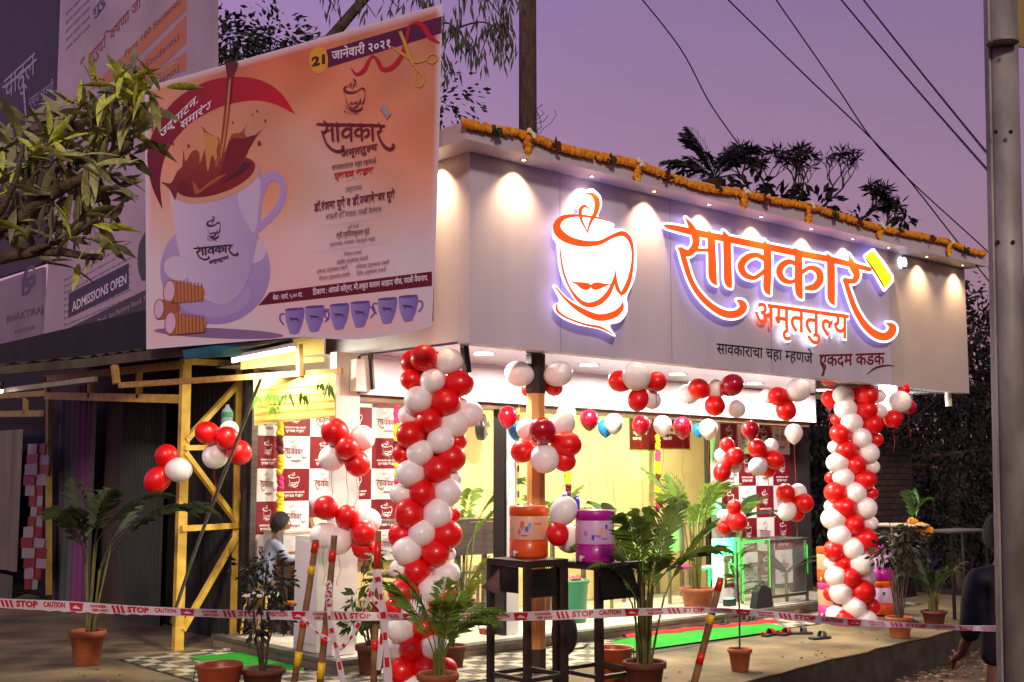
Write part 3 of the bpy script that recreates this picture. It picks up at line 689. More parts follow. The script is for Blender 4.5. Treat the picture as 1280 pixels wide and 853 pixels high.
bouquet('bunch of balloons tied round the middle of the timber post', 9.85, [('C', 678, 539, 16.9, -.06), ('R', 653, 564.6, 13.2, .05), ('R', 708.6, 555.5, 16), ('W', 703, 531, 15.5, .14), ('W', 680.8, 574, 16.8, -.05), ('R', 705, 575, 13.4, .03), ('W', 660, 538, 14, .2)], rib=2)
bouquet('balloons round the blackened head of the timber post at the ceiling', 10.35, [('W', 649, 467.4, 15.6), ('W', 698.3, 467.4, 15.6), ('R', 673, 467, 15, .2), ('R', 692, 484, 11, .12), ('R', 661, 487, 9, .12)], rib=4)
bouquet('ceiling bunch with one big white balloon in front, right of the post', 10.9, [('W', 795.5, 470.6, 16.7, -.05), ('R', 775, 476.8, 13.8, .05), ('R', 820.6, 477.3, 12, .08), ('W', 812, 477, 11, .12), ('R', 797.7, 499.7, 12.9), ('W', 814.5, 500, 11, .16)], rib=4)
bouquet('ceiling bunch with a teardrop crimson balloon below the start of the slogan', 11.9, [('R', 873.7, 486, 12.4), ('W', 894, 487, 11.4, .06), ('C', 914.8, 481.7, 14, -.06), ('R', 893.6, 507.5, 12), ('W', 861, 493, 12, .16), ('W', 920, 511, 11, .14)], rib=3)
bouquet('ceiling bunch of two red and two white balloons below the word kadak', 12.5, [('W', 997.5, 487.8, 13.5, -.04), ('R', 972.9, 496, 12.3), ('R', 982.7, 513, 11.7, .02), ('W', 961, 495, 9.6, .1)], rib=3)
bouquet('small bunch of balloons at the top right of the checked backdrop', 12.3, [('R', 946.5, 561, 11.5), ('W', 963.5, 559, 9.5, .1), ('R', 966.7, 575, 12.4, .02), ('W', 947.3, 583, 11.7, -.05), ('R', 960, 586, 10, .1)], rib=2)
bouquet('bunch of red balloons at the left edge of the right hand checked backdrop', 12.0, [('R', 918.7, 571.5, 11.5), ('R', 902.7, 590.4, 11.4, -.03), ('W', 917, 582, 9, .1), ('W', 903, 570, 9.5, .12), ('R', 909, 557, 9.5, .1)], rib=2)
bouquet('bunch of balloons hanging above the glass case at the end of the checked backdrop', 12.4, [('R', 982, 616.5, 11.4), ('W', 997.5, 616, 10.2, .08), ('R', 1003.6, 629, 12.2, .02), ('W', 984, 639.5, 11.3, -.03), ('R', 995, 641, 10, .08)], rib=1)
bouquet('red balloons glowing over the green lamp behind the palm', 12.3, [('R', 918, 634, 8.5), ('R', 920.6, 651.4, 12.2), ('W', 905, 645, 8, .05), ('R', 906, 659, 9, .05)], rib=1)
bouquet('bunch of balloons hanging right of the right balloon column beside the flood lamp', 13.7, [('W', 1125, 502.6, 12.9, -.04), ('R', 1116.3, 523.5, 11.2, -.02), ('C', 1135.5, 509, 9.6, .05), ('R', 1129, 487, 7.5, .14)], rib=2)
bouquet('two balloons, red and white, resting beside the orange water cooler', 9.25, [('W', 704.7, 639, 16.4, .05), ('R', 697, 667.8, 13.4), ('W', 712, 674, 16, .2), ('R', 660, 640, 10, .35)])
def single(kd, px, py, r, D, label, L=.5):
    P = at(px, py, D); t = thing('balloon', label, 'balloon', P, 'single balloons floating under the room ceiling'); rr = r * D / FPX
    piece(BT[kd], 'skin', t, P, (0, 0, random.uniform(0, 6)), rr); ribbon(t, P - Vector((0, 0, rr * 1.4)), L)
single('C', 635, 520, 12.6, 11.2, 'red balloon on a string left of the timber post over the yellow wall', .75)
single('W', 707.5, 517, 12.2, 11.4, 'white balloon floating just right of the timber post', .45)
single('C', 736.7, 524, 11.9, 11.8, 'red balloon on a string between two white ones right of the post', .7)
single('W', 767.7, 528.5, 11.9, 11.9, 'white balloon overlapping a blue one over the yellow wall', .75)
single('B', 757, 534, 10.5, 12.05, 'blue balloon half hidden behind a white one over the yellow wall', .5)
single('B', 645, 538, 10, 11.6, 'blue balloon half hidden behind the post by the red one', .3)
single('C', 801.4, 530.5, 11.6, 12.1, 'red balloon on a string before the left half of the menu board', .9)
single('W', 828, 531.4, 11.6, 12.3, 'white balloon above the flower string between the two menu boards', .5)
single('C', 853, 533.5, 12.2, 12.5, 'red balloon before the right half of the menu board', .45)
single('W', 885.5, 535.5, 11.6, 12.8, 'white balloon at the right end of the yellow wall', .5)
single('B', 873, 537, 8, 13.1, 'blue balloon half hidden at the right end of the yellow wall', .4)
single('C', 938, 537, 11.2, 12.2, 'single red balloon before the top row of the right backdrop', .4)
single('W', 992.3, 541, 11.1, 12.9, 'pale balloon on a string at the top right corner of the backdrop', .9)
single('R', 1037, 498, 10.5, 14.1, 'red balloon peeping out left of the right balloon column', .4)

# ------------------------------------------------------------------ the big printed banner
BN = Surf((4.57, 10.57, 5.28), (5.404, 7.054, 5.255), (5.517, 7.306, 2.798))
bq = lambda x, y, o=0: BN.p(x, y, o)
banner = thing('banner', 'large printed banner of a splashing tea cup hung beside the shop corner', 'banner', bq(362, 425))
# sheet, slightly loose along its lower edge
def bil(u, v):
    T = (181 + (553 - 181) * u, 109 + (5 - 109) * u); B = (183 + (540 - 183) * u, 437 + (408 - 437) * u + 9 * math.sin(PI * min(1, max(0, (u - .55) / .45))) * (u > .55))
    e = 1.5 * math.sin(PI * v) * u
    return (T[0] * (1 - v) + B[0] * v + e, T[1] * (1 - v) + B[1] * v)
def bcol(x, y):
    u = (x - 180) / 370; v = (y - 20) / 400 + .1
    top = np.array((204, 108, 66)); mid = np.array((222, 152, 118)); low = np.array((234, 208, 216))
    t = min(1, max(0, v * 1.35 - .1 + .10 * math.sin(u * 9 + v * 5)))
    c = top * (1 - t * 2) + mid * t * 2 if t < .5 else mid * (2 - t * 2) + low * (t * 2 - 1)
    c = c + 10 * math.sin(u * 23 + math.sin(v * 17) * 2) * (1 - v) + np.array((8, -6, -10)) * math.sin(u * 7 - v * 9)
    k = math.exp(-(((u - .42) / .16) ** 2 + ((v - .64) / .12) ** 2)); c = c * (1 - k * .6) + np.array((228, 140, 82)) * k * .6
    return tuple(int(max(0, min(255, q))) for q in c)
b = MB(); n1, n2 = 44, 36; vs = []; cs = []
for j in range(n2 + 1):
    for i in range(n1 + 1):
        x, y = bil(i / n1, j / n2); vs.append(bq(x, y)); cs.append(bcol(x, y) if 0 < i < n1 and 0 < j < n2 else (226, 216, 232))
b.add(vs, [(j * (n1 + 1) + i, j * (n1 + 1) + i + 1, (j + 1) * (n1 + 1) + i + 1, (j + 1) * (n1 + 1) + i) for j in range(n2) for i in range(n1)], cs)
b.build('sheet', vmat('banner_print', .42), banner)
fr = MB()
for pa, pb in (((184, 118), (185, 430)), ((549, 16), (538, 402)), ((184, 118), (549, 14)), ((185, 430), (538, 402))): fr.bar(bq(*pa, -.035), bq(*pb, -.035), .03)
fr.build('frame', DSTEEL, banner)
PR = vmat('print_colours', .42)
def art(name, polys, par, fn=bq, lift=.0015, m=None):
    "polys: list of (points, colour or list of colours); each a hair above the last"
    b = MB()
    for k, (pts, col) in enumerate(polys):
        vs = [fn(x, y, lift + k * .00025) for x, y in pts]
        b.add(vs, [tuple(range(len(vs)))], col if isinstance(col, list) else [col] * len(vs))
    return b.build(name, m or PR, par)
def strip(name, up_, lo_, c0, c1_, par, fn=bq, lift=.0015):
    b = MB(); n = len(up_); vs = [fn(x, y, lift) for x, y in up_] + [fn(x, y, lift) for x, y in lo_]
    cc = [tuple(a + (b_ - a) * (i / (n - 1)) for a, b_ in zip(c0, c1_)) for i in range(n)]
    b.add(vs, [(i, i + 1, n + i + 1, n + i) for i in range(n - 1)], cc + cc); return b.build(name, PR, par)
z7 = lambda x, y: (180 + x / 3.877, 60 + y / 3.877)
z8 = lambda x, y: (180 + x / 4.064, 220 + y / 4.064)
cv = lambda P, k=5: [tuple(p[:2]) for p in cm(P, k)]
outer = cv([(90, 785), (35, 660), (15, 520), (40, 420), (85, 335), (150, 255), (235, 195), (330, 155), (440, 140), (560, 155), (660, 215), (735, 325)])
inner = cv([(90, 785), (78, 660), (92, 560), (125, 480), (170, 420), (225, 365), (290, 325), (365, 288), (450, 265), (545, 255), (640, 275), (735, 325)])
strip('crescent', [z7(*p) for p in outer], [z7(*p) for p in inner], (92, 4, 30), (205, 12, 22), banner)
def ell(cx, cy, a, b_, rot=0, n=28, t0=0, t1=2 * PI):
    c, s = math.cos(rot), math.sin(rot); return [(cx + a * math.cos(t) * c - b_ * math.sin(t) * s, cy + a * math.cos(t) * s + b_ * math.sin(t) * c) for t in (t0 + (t1 - t0) * i / (n if t1 - t0 < 6.2 else n) for i in range(n + (t1 - t0 < 6.2)))]
def shade(pts, c0, c1_, ax=0):
    v = [p[ax] for p in pts]; a, b_ = min(v), max(v); return [tuple(int(q + (r - q) * (p[ax] - a) / (b_ - a)) for q, r in zip(c0, c1_)) for p in pts]
sau = [z8(*p) for p in ell(362, 480, 280, 275, 0, 40)]; cup = [z8(*p) for p in cv([(128, 70), (145, 190), (165, 320), (190, 430), (235, 540), (300, 620), (400, 655), (480, 610), (530, 520), (560, 400), (580, 290), (595, 170), (600, 20), (560, -60), (350, 60)], 4)]
hnd = cv([(585, 90), (600, 20), (640, -25), (690, -10), (722, 40), (720, 110), (690, 180), (640, 235), (580, 285), (572, 250), (625, 205), (668, 150), (692, 90), (686, 40), (655, 22), (625, 50), (600, 120), (590, 150)], 4)
art('shadow', [([z8(*p) for p in ell(380, 800, 330, 26, .04)], (140, 110, 160))], banner, lift=.001)
art('saucer', [(sau, shade(sau, (190, 170, 218), (160, 138, 205), 1)), ([z8(*p) for p in ell(350, 600, 190, 120, 0)], (178, 158, 215)), ([z8(*p) for p in ell(170, 470, 70, 60, .4)], (212, 198, 228)), ([z8(*p) for p in ell(560, 380, 60, 62, .4)], (214, 198, 226))], banner, lift=.002)
art('handle', [([z8(*p) for p in hnd], (182, 158, 222))], banner, lift=.0035)
art('cup_body', [(cup, shade(cup, (216, 202, 232), (178, 158, 214), 0)), ([z8(*p) for p in cv([(480, 60), (585, 10), (582, 160), (560, 290), (500, 200), (475, 120)], 4)], (204, 188, 226))], banner, lift=.0045)
rimp = [z7(*p) for p in ell(346, 640, 222, 98, -.30, 40)]; cof = [z7(*p) for p in ell(348, 626, 200, 82, -.32, 40)]
art('tea', [(rimp, (214, 160, 130)), (cof, shade(cof, (110, 22, 14), (140, 28, 30), 0)), ([z7(*p) for p in ell(400, 610, 120, 36, -.4)], (84, 14, 26))], banner, lift=.006)
spl = cv([(150, 740), (120, 680), (85, 650), (130, 655), (160, 600), (185, 570), (190, 490), (200, 550), (235, 500), (265, 505), (270, 560), (295, 480), (290, 410), (278, 380), (310, 410), (345, 430), (365, 450), (355, 560), (400, 480), (425, 420), (470, 408), (500, 365), (485, 400), (500, 432), (540, 420), (570, 395), (520, 460), (495, 520), (455, 590), (380, 650), (300, 690), (250, 720), (215, 660), (180, 640)], 4)
sp2 = cv([(295, 490), (290, 415), (320, 420), (360, 445), (352, 500), (358, 575), (330, 520), (310, 600), (300, 540)], 4)
sp3 = cv([(360, 640), (400, 500), (425, 440), (480, 440), (540, 425), (500, 500), (450, 590), (380, 655)], 4)
strm = cv([(393, 72), (455, 70), (428, 150), (420, 240), (405, 380), (385, 500), (352, 572), (345, 560), (368, 470), (385, 330), (398, 200), (402, 140)], 4)
art('splash', [([z7(*p) for p in spl], shade([z7(*p) for p in spl], (168, 84, 34), (116, 22, 12), 1)), ([z7(*p) for p in sp2], (206, 146, 72)), ([z7(*p) for p in sp3], (120, 18, 12)), ([z7(*p) for p in cv([(235, 640), (250, 710), (300, 680), (400, 610), (330, 640), (270, 690)], 4)], (176, 88, 44)), ([z7(*p) for p in strm], shade([z7(*p) for p in strm], (96, 22, 16), (176, 92, 48), 1)), ([z7(*p) for p in cv([(412, 160), (420, 160), (400, 380), (378, 520), (372, 520), (392, 380)], 4)], (206, 130, 76))] +
    [([z7(*p) for p in ell(x, y, r, r * 1.3, 0, 10)], (128, 40, 20)) for x, y, r in ((215, 475, 6), (558, 462, 9), (587, 352, 5), (430, 360, 4), (138, 462, 6), (548, 305, 4), (525, 322, 3))], banner, lift=.0075)
# rolls
for (cx, cy, s), zz in zip((((150, 590), (0, 0), 1), ((80, 690), 0, .8), ((150, 740), 0, 1)), range(3)):
    (x0, y0) = ((128, 588), (76, 676), (134, 748))[zz]; L = 170 if zz != 1 else 90; rr_ = (62, 52, 60)[zz]
    body = [(x0, y0 - rr_), (x0 + L, y0 - rr_ * .55 + 10), (x0 + L + 12, y0), (x0 + L, y0 + rr_ * .75), (x0, y0 + rr_)]
    pl_ = [([z8(*p) for p in body], (190, 122, 78))]
    for k in range(9):
        xx = x0 + 18 + k * L / 9.5
        pl_.append(([z8(*p) for p in ((xx, y0 - rr_ * (.92 - k * .03)), (xx + 6, y0 - rr_ * (.92 - k * .03)), (xx + 9, y0 + rr_ * (.95 - k * .02)), (xx + 3, y0 + rr_ * (.95 - k * .02)))], (150, 84, 48)))
    pl_ += [([z8(*p) for p in ell(x0, y0, rr_ * .52, rr_, .1, 18)], (168, 104, 62)), ([z8(*p) for p in ell(x0, y0, rr_ * .43, rr_ * .88, .1, 18)], (222, 186, 222))]
    art('roll', pl_, banner, lift=.0095 + zz * .003)
# logo on the cup and in the text column
DK = flat((52, 30, 46)); MR = flat((112, 14, 46)); WP = flat((236, 226, 240)); RD = flat((196, 40, 20)); GR = flat((88, 52, 56))
def logo(par, fn_area, a, b_, c, m, k=1.0, lift=.012):
    q = MB(); strokes(q, frame_map(fn_area, a, b_, c, (400, 280, 680, 780), lift), fat(CUP_RED, k), k=3); q.build('cup_emblem', m, par)
def wordm(par, S, a, b_, c, m, k=1.0, lift=.012):
    q = MB(); strokes(q, frame_map(S, a, b_, c, (85, 150, 930, 600), lift), fat(WORD, k), k=3); q.build('shop_name', m, par)
logo(banner, BN, z8(315, 208), z8(388, 192), z8(318, 345), DK, 1.3)
wordm(banner, BN, z8(248, 362), z8(475, 302), z8(252, 462), DK, 1.15)
q = MB(); lettering(q, BN, 'अमृततुल~य', z8(328, 448), z8(430, 420), 3.6, .012, .03)
z5 = lambda x, y: (380 + x / 4.267, 20 + y / 4.267)
z6 = lambda x, y: (340 + x / 3.876, 180 + y / 3.876)
q.build('small_words', DK, banner)
q = MB(); lettering(q, BN, 'अमृततुल~य', z5(196, 752), z5(392, 714), 7.4, .012, .02); q.build('small_words', MR, banner)
logo(banner, BN, z5(206, 338), z5(330, 318), z5(208, 545), MR, 1.0)
wordm(banner, BN, z5(62, 560), z5(478, 478), z5(68, 795), MR, 1.0)
art('grey_block', [([z5(*p) for p in ((405, 488), (430, 470), (465, 520), (442, 552))], (170, 150, 164))], banner, lift=.012)
art('date_ribbon', [([z5(*p) for p in ((120, 182), (735, 2), (733, 92), (128, 276))], (86, 12, 62)), ([z5(*p) for p in ell(78, 236, 50, 72, .0, 26)], (226, 160, 36))], banner, lift=.002)
q = MB(); lettering(q, BN, '21', z5(40, 270), z5(112, 252), 11, .004, .05, cap=.7); q.build('day_number', flat((70, 20, 24)), banner)
q = MB(); lettering(q, BN, 'जानेवारी २०२१', z5(148, 236), z5(460, 168), 9.6, .004, .02); q.build('date_words', WP, banner)
q = MB(); strokes(q, lambda x, y, o: bq(*z5(x, y), .0045 + o), [[(252, 280, 3), (280, 312, 8), (320, 290, 12), (345, 240, 9), (365, 212, 5)], [(365, 212, 5), (390, 235, 9), (420, 285, 12), (470, 275, 13), (520, 215, 12), (545, 130, 10), (560, 60, 8)], [(560, 50, 5), (600, 38, 9), (640, 60, 14), (670, 110, 14), (722, 145, 4)]]); q.build('ribbon_art', flat((186, 16, 26)), banner)
q = MB(); strokes(q, lambda x, y, o: bq(*z5(x, y), .007 + o), [[(512, 82, 8), (535, 140, 9), (560, 210, 9), (585, 265, 6)], [(460, 160, 1), (500, 185, 6), (560, 225, 8), (600, 245, 7), (650, 235, 5)], [(650, 240, 4), (665, 212, 5), (695, 202, 5), (712, 225, 5), (690, 250, 5), (655, 245, 4)], [(590, 270, 6), (605, 290, 5), (632, 320, 5), (635, 360, 5), (610, 378, 5), (592, 345, 5), (590, 300, 5)]]); q.build('scissors_art', flat((206, 160, 60)), banner)
q = MB()
lettering(q, BN, 'उद\u094dघाटन.', z7(78, 440), z7(262, 262), 9.2, .004, .02); lettering(q, BN, 'समारंभ', z7(176, 398), z7(326, 290), 8.6, .004, .02); q.build('crescent_words', WP, banner)
q = MB(); T = lambda s, a, b_, h, bo=.0: lettering(q, BN, s, z6(*a), z6(*b_), h, .012, bo)
T('सावकाराचा चहा म~हणजे', (290, 126), (505, 92), 5.2, .01); T('उद\u094dघाटक', (355, 232), (436, 220), 5.2); T('माऊली हॉस~पिटल, परळी वैजनाथ', (260, 366), (530, 327), 5.6); T('उपस~थिती', (366, 412), (420, 404), 3.4)
T('(प्रशासक- सावकार अमृततुल~य समूह)', (280, 496), (500, 465), 3.6); T('निमंत्रक व आभारी', (348, 542), (432, 532), 3.6); q.build('black_words', GR, banner)
q = MB(); T('डॉ.रंजना घुगे व डॉ.ज~ञानेश~वर घुगे', (203, 326), (595, 262), 8.6, .02); T('श्री.प्रविणकुमार मुंडे', (312, 455), (472, 433), 5.4, .01); T('सहदेव उत\u094dतमराव पंजारी', (313, 584), (465, 562), 4.4)
for s_, a_, b_ in (('आकाश उत\u094dतमराव पंजारी', (215, 628), (366, 606)), ('अविनाश उत\u094dतमराव पंजारी', (405, 606), (568, 582)), ('विशाल उत\u094dतमराव पंजारी', (228, 662), (376, 641)), ('रितेश उत\u094dतमराव पंजारी', (410, 638), (552, 617))): T(s_, a_, b_, 4.2)
q.build('maroon_words', flat((116, 20, 36)), banner)
q = MB(); T('एकदम कडक', (300, 172), (492, 140), 7, .03); strokes(q, lambda x, y, o: bq(*z6(x, y), .013 + o), [[(345, 188, .2), (390, 168, .8), (458, 160, .3)], [(210, 403, .2), (400, 378, .5), (575, 346, .2)], [(205, 524, .2), (400, 498, .5), (575, 471, .2)]], k=3); q.build('red_words', RD, banner)
art('address_band', [((( 323, 382), (337, 365.5), (540, 339.5), (540, 357.5)), (104, 8, 34))], banner, lift=.002)
q = MB(); lettering(q, BN, 'वेळ : सायं. ५.०० वा.', (341, 375.5), (378, 371), 5.2, .004, .02); lettering(q, BN, 'ठिकाण : ओपळे कॉर्नर, मौ.अबुल कलाम आझाद चौक, परळी वैजनाथ.', (391, 369), (535, 350.5), 6, .004, .02); q.build('address_words', WP, banner)
for k in range(6):
    x0 = (356, 381, 412, 438, 472, 498)[k]; wd = 24; y0 = (387, 384, 381.5, 378.5, 374, 371)[k]; y1 = y0 + 31
    pts = cv([(x0, y0), (x0 + wd * .5, y0 - 1), (x0 + wd, y0 - 2), (x0 + wd * .96, y0 + 14), (x0 + wd * .78, y0 + 26), (x0 + wd * .68, y1 - 1), (x0 + wd * .32, y1), (x0 + wd * .2, y0 + 26), (x0 + wd * .04, y0 + 14)], 3)
    art('printed_mug', [(pts, shade(pts, (160, 140, 214), (128, 108, 190), 0)), (ell(x0 + wd * .5, y0 - .3, wd * .5, 1.8, -.06, 14), (96, 78, 150))], banner, lift=.003 + (k % 2) * .001)
    q = MB(); xs_ = (x0, x0 + wd)[k % 2]; sg = (-1, 1)[k % 2]
    strokes(q, lambda x, y, o: bq(x, y, .0027 + o), [[(xs_ + sg * .2, y0 + 6, 1), (xs_ + sg * 5, y0 + 6, 1.2), (xs_ + sg * 6, y0 + 13, 1.2), (xs_ + sg * 1, y0 + 19, 1)]], k=3); q.build('mug_handle', flat((120, 100, 180)), banner)
    wordm(banner, BN, (x0 + 5, y0 + 10), (x0 + 19, y0 + 8.5), (x0 + 5, y0 + 17), DK, 1.2, .006)

# ------------------------------------------------------------------ hoardings over the shed
HS = Surf((6.15, 10, 3), (6.15, 16, 3), (6.15, 10, 6)); hp = lambda x, y, o=0: HS.p(x, y, o)
def board(name, label, pts, col, col2):
    t = thing(name, label, 'hoarding', hp(sum(p[0] for p in pts) / len(pts), max(p[1] for p in pts)), 'advertising hoardings over the shed')
    b = MB(); b.prism([hp(*p) for p in pts], (.06, 0, 0)); b.build('panel', mat(name + '_sheet', col, .5, col2=col2, scale=.8), t); return t
hb = board('pale_hoarding', 'tall pale printed hoarding with slanting orange stripes behind the tea banner', [(78, -70), (267, -150), (267, 115), (267, 385), (183, 425), (52, 449), (66, 250)], (186, 164, 184), (160, 142, 160))
st = [([(113, 113), (233, -8), (233, 18), (150, 100)][:4], 0), ([(142, 128), (233, 18 + 26), (233, 44 + 16), (165, 122)], 0), ([(187, 100), (233, 66), (233, 92), (205, 92)], 0)]
for pts in ([(112, 112), (233, -12), (233, 13), (134, 108)], [(150, 104), (233, 19), (233, 54), (175, 108)], [(178, 104), (233, 64), (233, 88), (205, 96)]):
    b = MB(); b.poly([hp(x, y, .002) for x, y in pts]); b.build('orange_stripe', flat((190, 112, 64)), hb)
q = MB(); lettering(q, HS, 'First 100 Students)', (156, 72), (226, 3), 8, .004, .0, slant=0); lettering(q, HS, 'Students)', (182, 86), (224, 49), 9, .004); lettering(q, HS, 'Students)', (182, 120), (224, 88), 9, .004); q.build('stripe_words', flat((96, 60, 52)), hb)
q = MB(); lettering(q, HS, 'गुरुदक~षिणा जी', (112, 80), (176, 8), 12, .004, .01); lettering(q, HS, '*', (100, 88), (106, 80), 12, .004); q.build('red_words', flat((150, 40, 50)), hb)
q = MB(); lettering(q, HS, 'गुरु', (116, 24), (132, 2), 10, .004, .02)
for k in range(5): lettering(q, HS, 'इयत~ता पाचवी ते बारावी', (82, 64 - k * 11), (112, 34 - k * 11), 3, .004)
for k in range(8): lettering(q, HS, 'Foundation and crash batches for all exams', (80, 352 + k * 8), (164, 303 + k * 10), 2.8, .004)
q.build('dark_words', flat((70, 60, 84)), hb, kind='stuff')
b = MB(); b.poly([hp(*p, .002) for p in ((86, 367), (161, 329), (161, 361), (85, 398))]); b.build('navy_label', flat((30, 28, 62)), hb)
q = MB(); lettering(q, HS, 'ADMISSIONS OPEN', (90, 390), (158, 354), 12, .005, .02); q.build('label_words', flat((220, 212, 226)), hb)
b = MB(); b.poly([hp(*p, .002) for p in ((54, 426), (183, 362), (267, 322), (267, 420), (183, 424), (52, 448))]); b.build('dark_band', flat((46, 44, 46)), hb)
q = MB(); lettering(q, HS, 'Behind Lahoti Urban Bank, Ice Factory Road, Tuition', (72, 430), (196, 369), 6.4, .005); lettering(q, HS, '9270075790  www.ariseacademy', (98, 441), (205, 392), 7, .005); q.build('address_words', flat((176, 168, 176)), hb)
b = MB(); b.poly([hp(*p, .0025) for p in cv([(183, 288), (174, 305), (172, 330), (176, 348), (183, 350), (205, 330), (205, 290)], 4)]); b.build('green_oval', flat((40, 60, 50)), hb)
hn = board('dark_hoarding', 'dark navy hoarding with pale Devanagari lettering at the far left', [(-90, 40), (77, -60), (66, 250), (53, 330), (-80, 372)], (28, 24, 42), (20, 17, 34))
q = MB(); lettering(q, HS, 'चाहूल', (5, 128), (44, 92), 26, .004, .0); strokes(q, lambda x, y, o: hp(x, y, .006 + o), [[(3, 110, 1), (22, 96, 1.6), (46, 74, 1)], [(29, 98, 1), (31, 130, 1.2), (34, 160, .8)]], k=4); lettering(q, HS, 'नव्या युगाची', (36, 135), (67, 112), 10, .004); q.build('pale_words', flat((150, 140, 176)), hn)
b = MB(); b.poly([hp(*p, .002) for p in ((38, 152), (71, 128), (70, 148), (38, 170))]); b.build('brown_stripe', flat((110, 60, 50)), hn)
hg = board('grey_hoarding', 'grey lilac hoarding with large letter logo low at the far left', [(-60, 372), (53, 334), (52, 450), (-60, 470)], (134, 118, 136), (116, 102, 120))
q = MB(); lettering(q, HS, 'G', (28, 362), (44, 356), 26, .004, .03); lettering(q, HS, 'B', (27, 370), (38, 366), 22, .0045, .02); lettering(q, HS, 'BHAKTIRAJ', (8, 404), (53, 391), 9, .004, .01); lettering(q, HS, 'GROUP', (18, 418), (44, 411), 5, .004); lettering(q, HS, 'ENTRANCE TEST SERIES', (14, 455), (54, 445), 3, .004); q.build('logo_words', flat((64, 56, 84)), hg)
# ------------------------------------------------------------------ printed checked backdrops
BM_ = flat((116, 10, 30)); BW_ = flat((214, 208, 212))
bk_base = MB().add([(0, 0, 0), (1, 0, 0), (1, 0, 1), (0, 0, 1)], [(0, 1, 2, 3)])
me_m = bk_base.mesh('print_square', BM_); me_w = bk_base.mesh('print_square', BW_)
class LocS:
    def p(s, x, y, o=0): return Vector((x, -o, 1 - y))
LS = LocS()
def cell_mesh(kind):
    q = MB()
    if kind == 'cup':
        strokes(q, lambda x, y, o: Vector((.30 + (x - 400) / 280 * .38, -.004 - o * 3, .90 - (y - 280) / 500 * .52)), fat(CUP_RED, 1.15), k=3)
        lettering(q, LS, 'सावकाराचा चहा म~हणजे', (.16, .76), (.84, .76), .05, .004, .02); lettering(q, LS, 'एकदम कडक', (.20, .88), (.80, .88), .07, .004, .03)
        return q.mesh('emblem', flat((232, 220, 226)))
    strokes(q, lambda x, y, o: Vector((.36 + (x - 400) / 280 * .26, -.004 - o * 3, .92 - (y - 280) / 500 * .32)), fat(CUP_RED, .8), k=3)
    strokes(q, lambda x, y, o: Vector((.12 + (x - 85) / 845 * .74, -.004 - o * 3, .66 - (y - 150) / 450 * .46 + (x - 85) / 845 * .12)), fat(WORD, 1.0), k=3)
    lettering(q, LS, 'अमृततुल~य', (.38, .80), (.72, .80), .06, .004, .02)
    return q.mesh('emblem', flat((112, 40, 60)))
EM = cell_mesh('cup'); EW = cell_mesh('word')
def backdrop(label, Y, xs, zs, par0, x_end):
    t = thing('printed_backdrop', label, 'backdrop', (xs[0], Y, zs[-1]), 'checked maroon and white backdrops with the cup emblem')
    MB().box((xs[0] - .02, Y + .004, zs[-1]), (x_end, Y + .03, zs[0])).build('sheet', BW_, t)
    for i in range(len(xs) - 1):
        for j in range(len(zs) - 1):
            w_, h_ = xs[i + 1] - xs[i], zs[j] - zs[j + 1]; mar = (i + j) % 2 == par0
            c = piece(me_m if mar else me_w, 'print_square', t, (xs[i], Y, zs[j + 1]), (0, 0, 0), (w_, 1, h_))
            e = local(EM if mar else EW, 'emblem', c)
xs = [on(309.5 + 38.7 * k, 586, 'y', 10.84).x for k in range(6)]
xs[0] = on(321, 586, 'y', 10.84).x
zs = [on(387, y, 'y', 10.84).z for y in (466, 506.5, 545.8, 586, 626, 666, 706)]
backdrop('checked maroon and white printed backdrop with cup emblems behind the desk and the corner pillar', 10.84, xs, zs, 0, xs[-1])
xs = [on(901.5 + 21.6 * k, 590, 'y', 9.6).x for k in range(5)]
zs = [on(944, y, 'y', 9.6).z for y in (528.5, 567.8, 607.5, 647.5, 690, 733)]
bd2 = backdrop('checked maroon and white printed backdrop at the right end behind the glass case', 9.6, xs, zs, 0, xs[-1])
MB().box((on(887, 600, 'y', 9.6).x, 9.6, .12), (xs[0] - .021, 9.63, zs[0])).build('side_panel', WPAINT, shop)
MB().box((on(884.5, 600, 'y', 9.6).x - .01, 9.58, .12), (on(887, 600, 'y', 9.6).x - .002, 9.64, 2.6)).build('door_rail', BLACKM, shop)
MB().box((xs[-1] + .01, 9.61, .12), (13.6, 9.66, 2.64)).build('side_wall', mat('dark_side_wall', (52, 48, 50), .7), shop)
# menu boards on the yellow wall
def menu(px0, px1, py0, py1, label, lines):
    a, b = on(px0, py1, 'y', 10.88), on(px1, py0, 'y', 10.88); t = thing('menu_board', label, 'menu board', a, 'maroon menu boards on the yellow wall')
    MB().box((a.x, 10.872, a.z), (b.x, 10.896, b.z)).build('board', flat((104, 10, 18)), t)
    S_ = Surf((0, 10.872, 0), (5, 10.872, 0), (0, 10.872, 4)); q = MB()
    for k, s in enumerate(lines): lettering(q, S_, s, (px0 + 3, py0 + 12 + k * 7), (px0 + 3 + (14, 19, 11)[k % 3], py0 + 12 + k * 7), 3, .003, .02); 
    for k, s in enumerate(lines[:3]): lettering(q, S_, s, (px1 - 18, py0 + 12 + k * 7), (px1 - 5, py0 + 12 + k * 7), 3, .003, .02)
    q.build('menu_words', flat((226, 214, 214)), t)
menu(788, 820, 503, 562, 'maroon menu board with white words left of the hanging flower string', ['स~पेशल चहा', 'अमृततुल~य चहा', 'कॉफी', 'मसाला चहा', 'दूध', 'कडक चहा'])
menu(826, 861, 503, 560, 'maroon menu board with white words right of the hanging flower string', ['गुळाचा चहा', 'साखर चहा', 'बिस~किट', 'क~रीम रोल', 'कॉफी', 'खारी'])

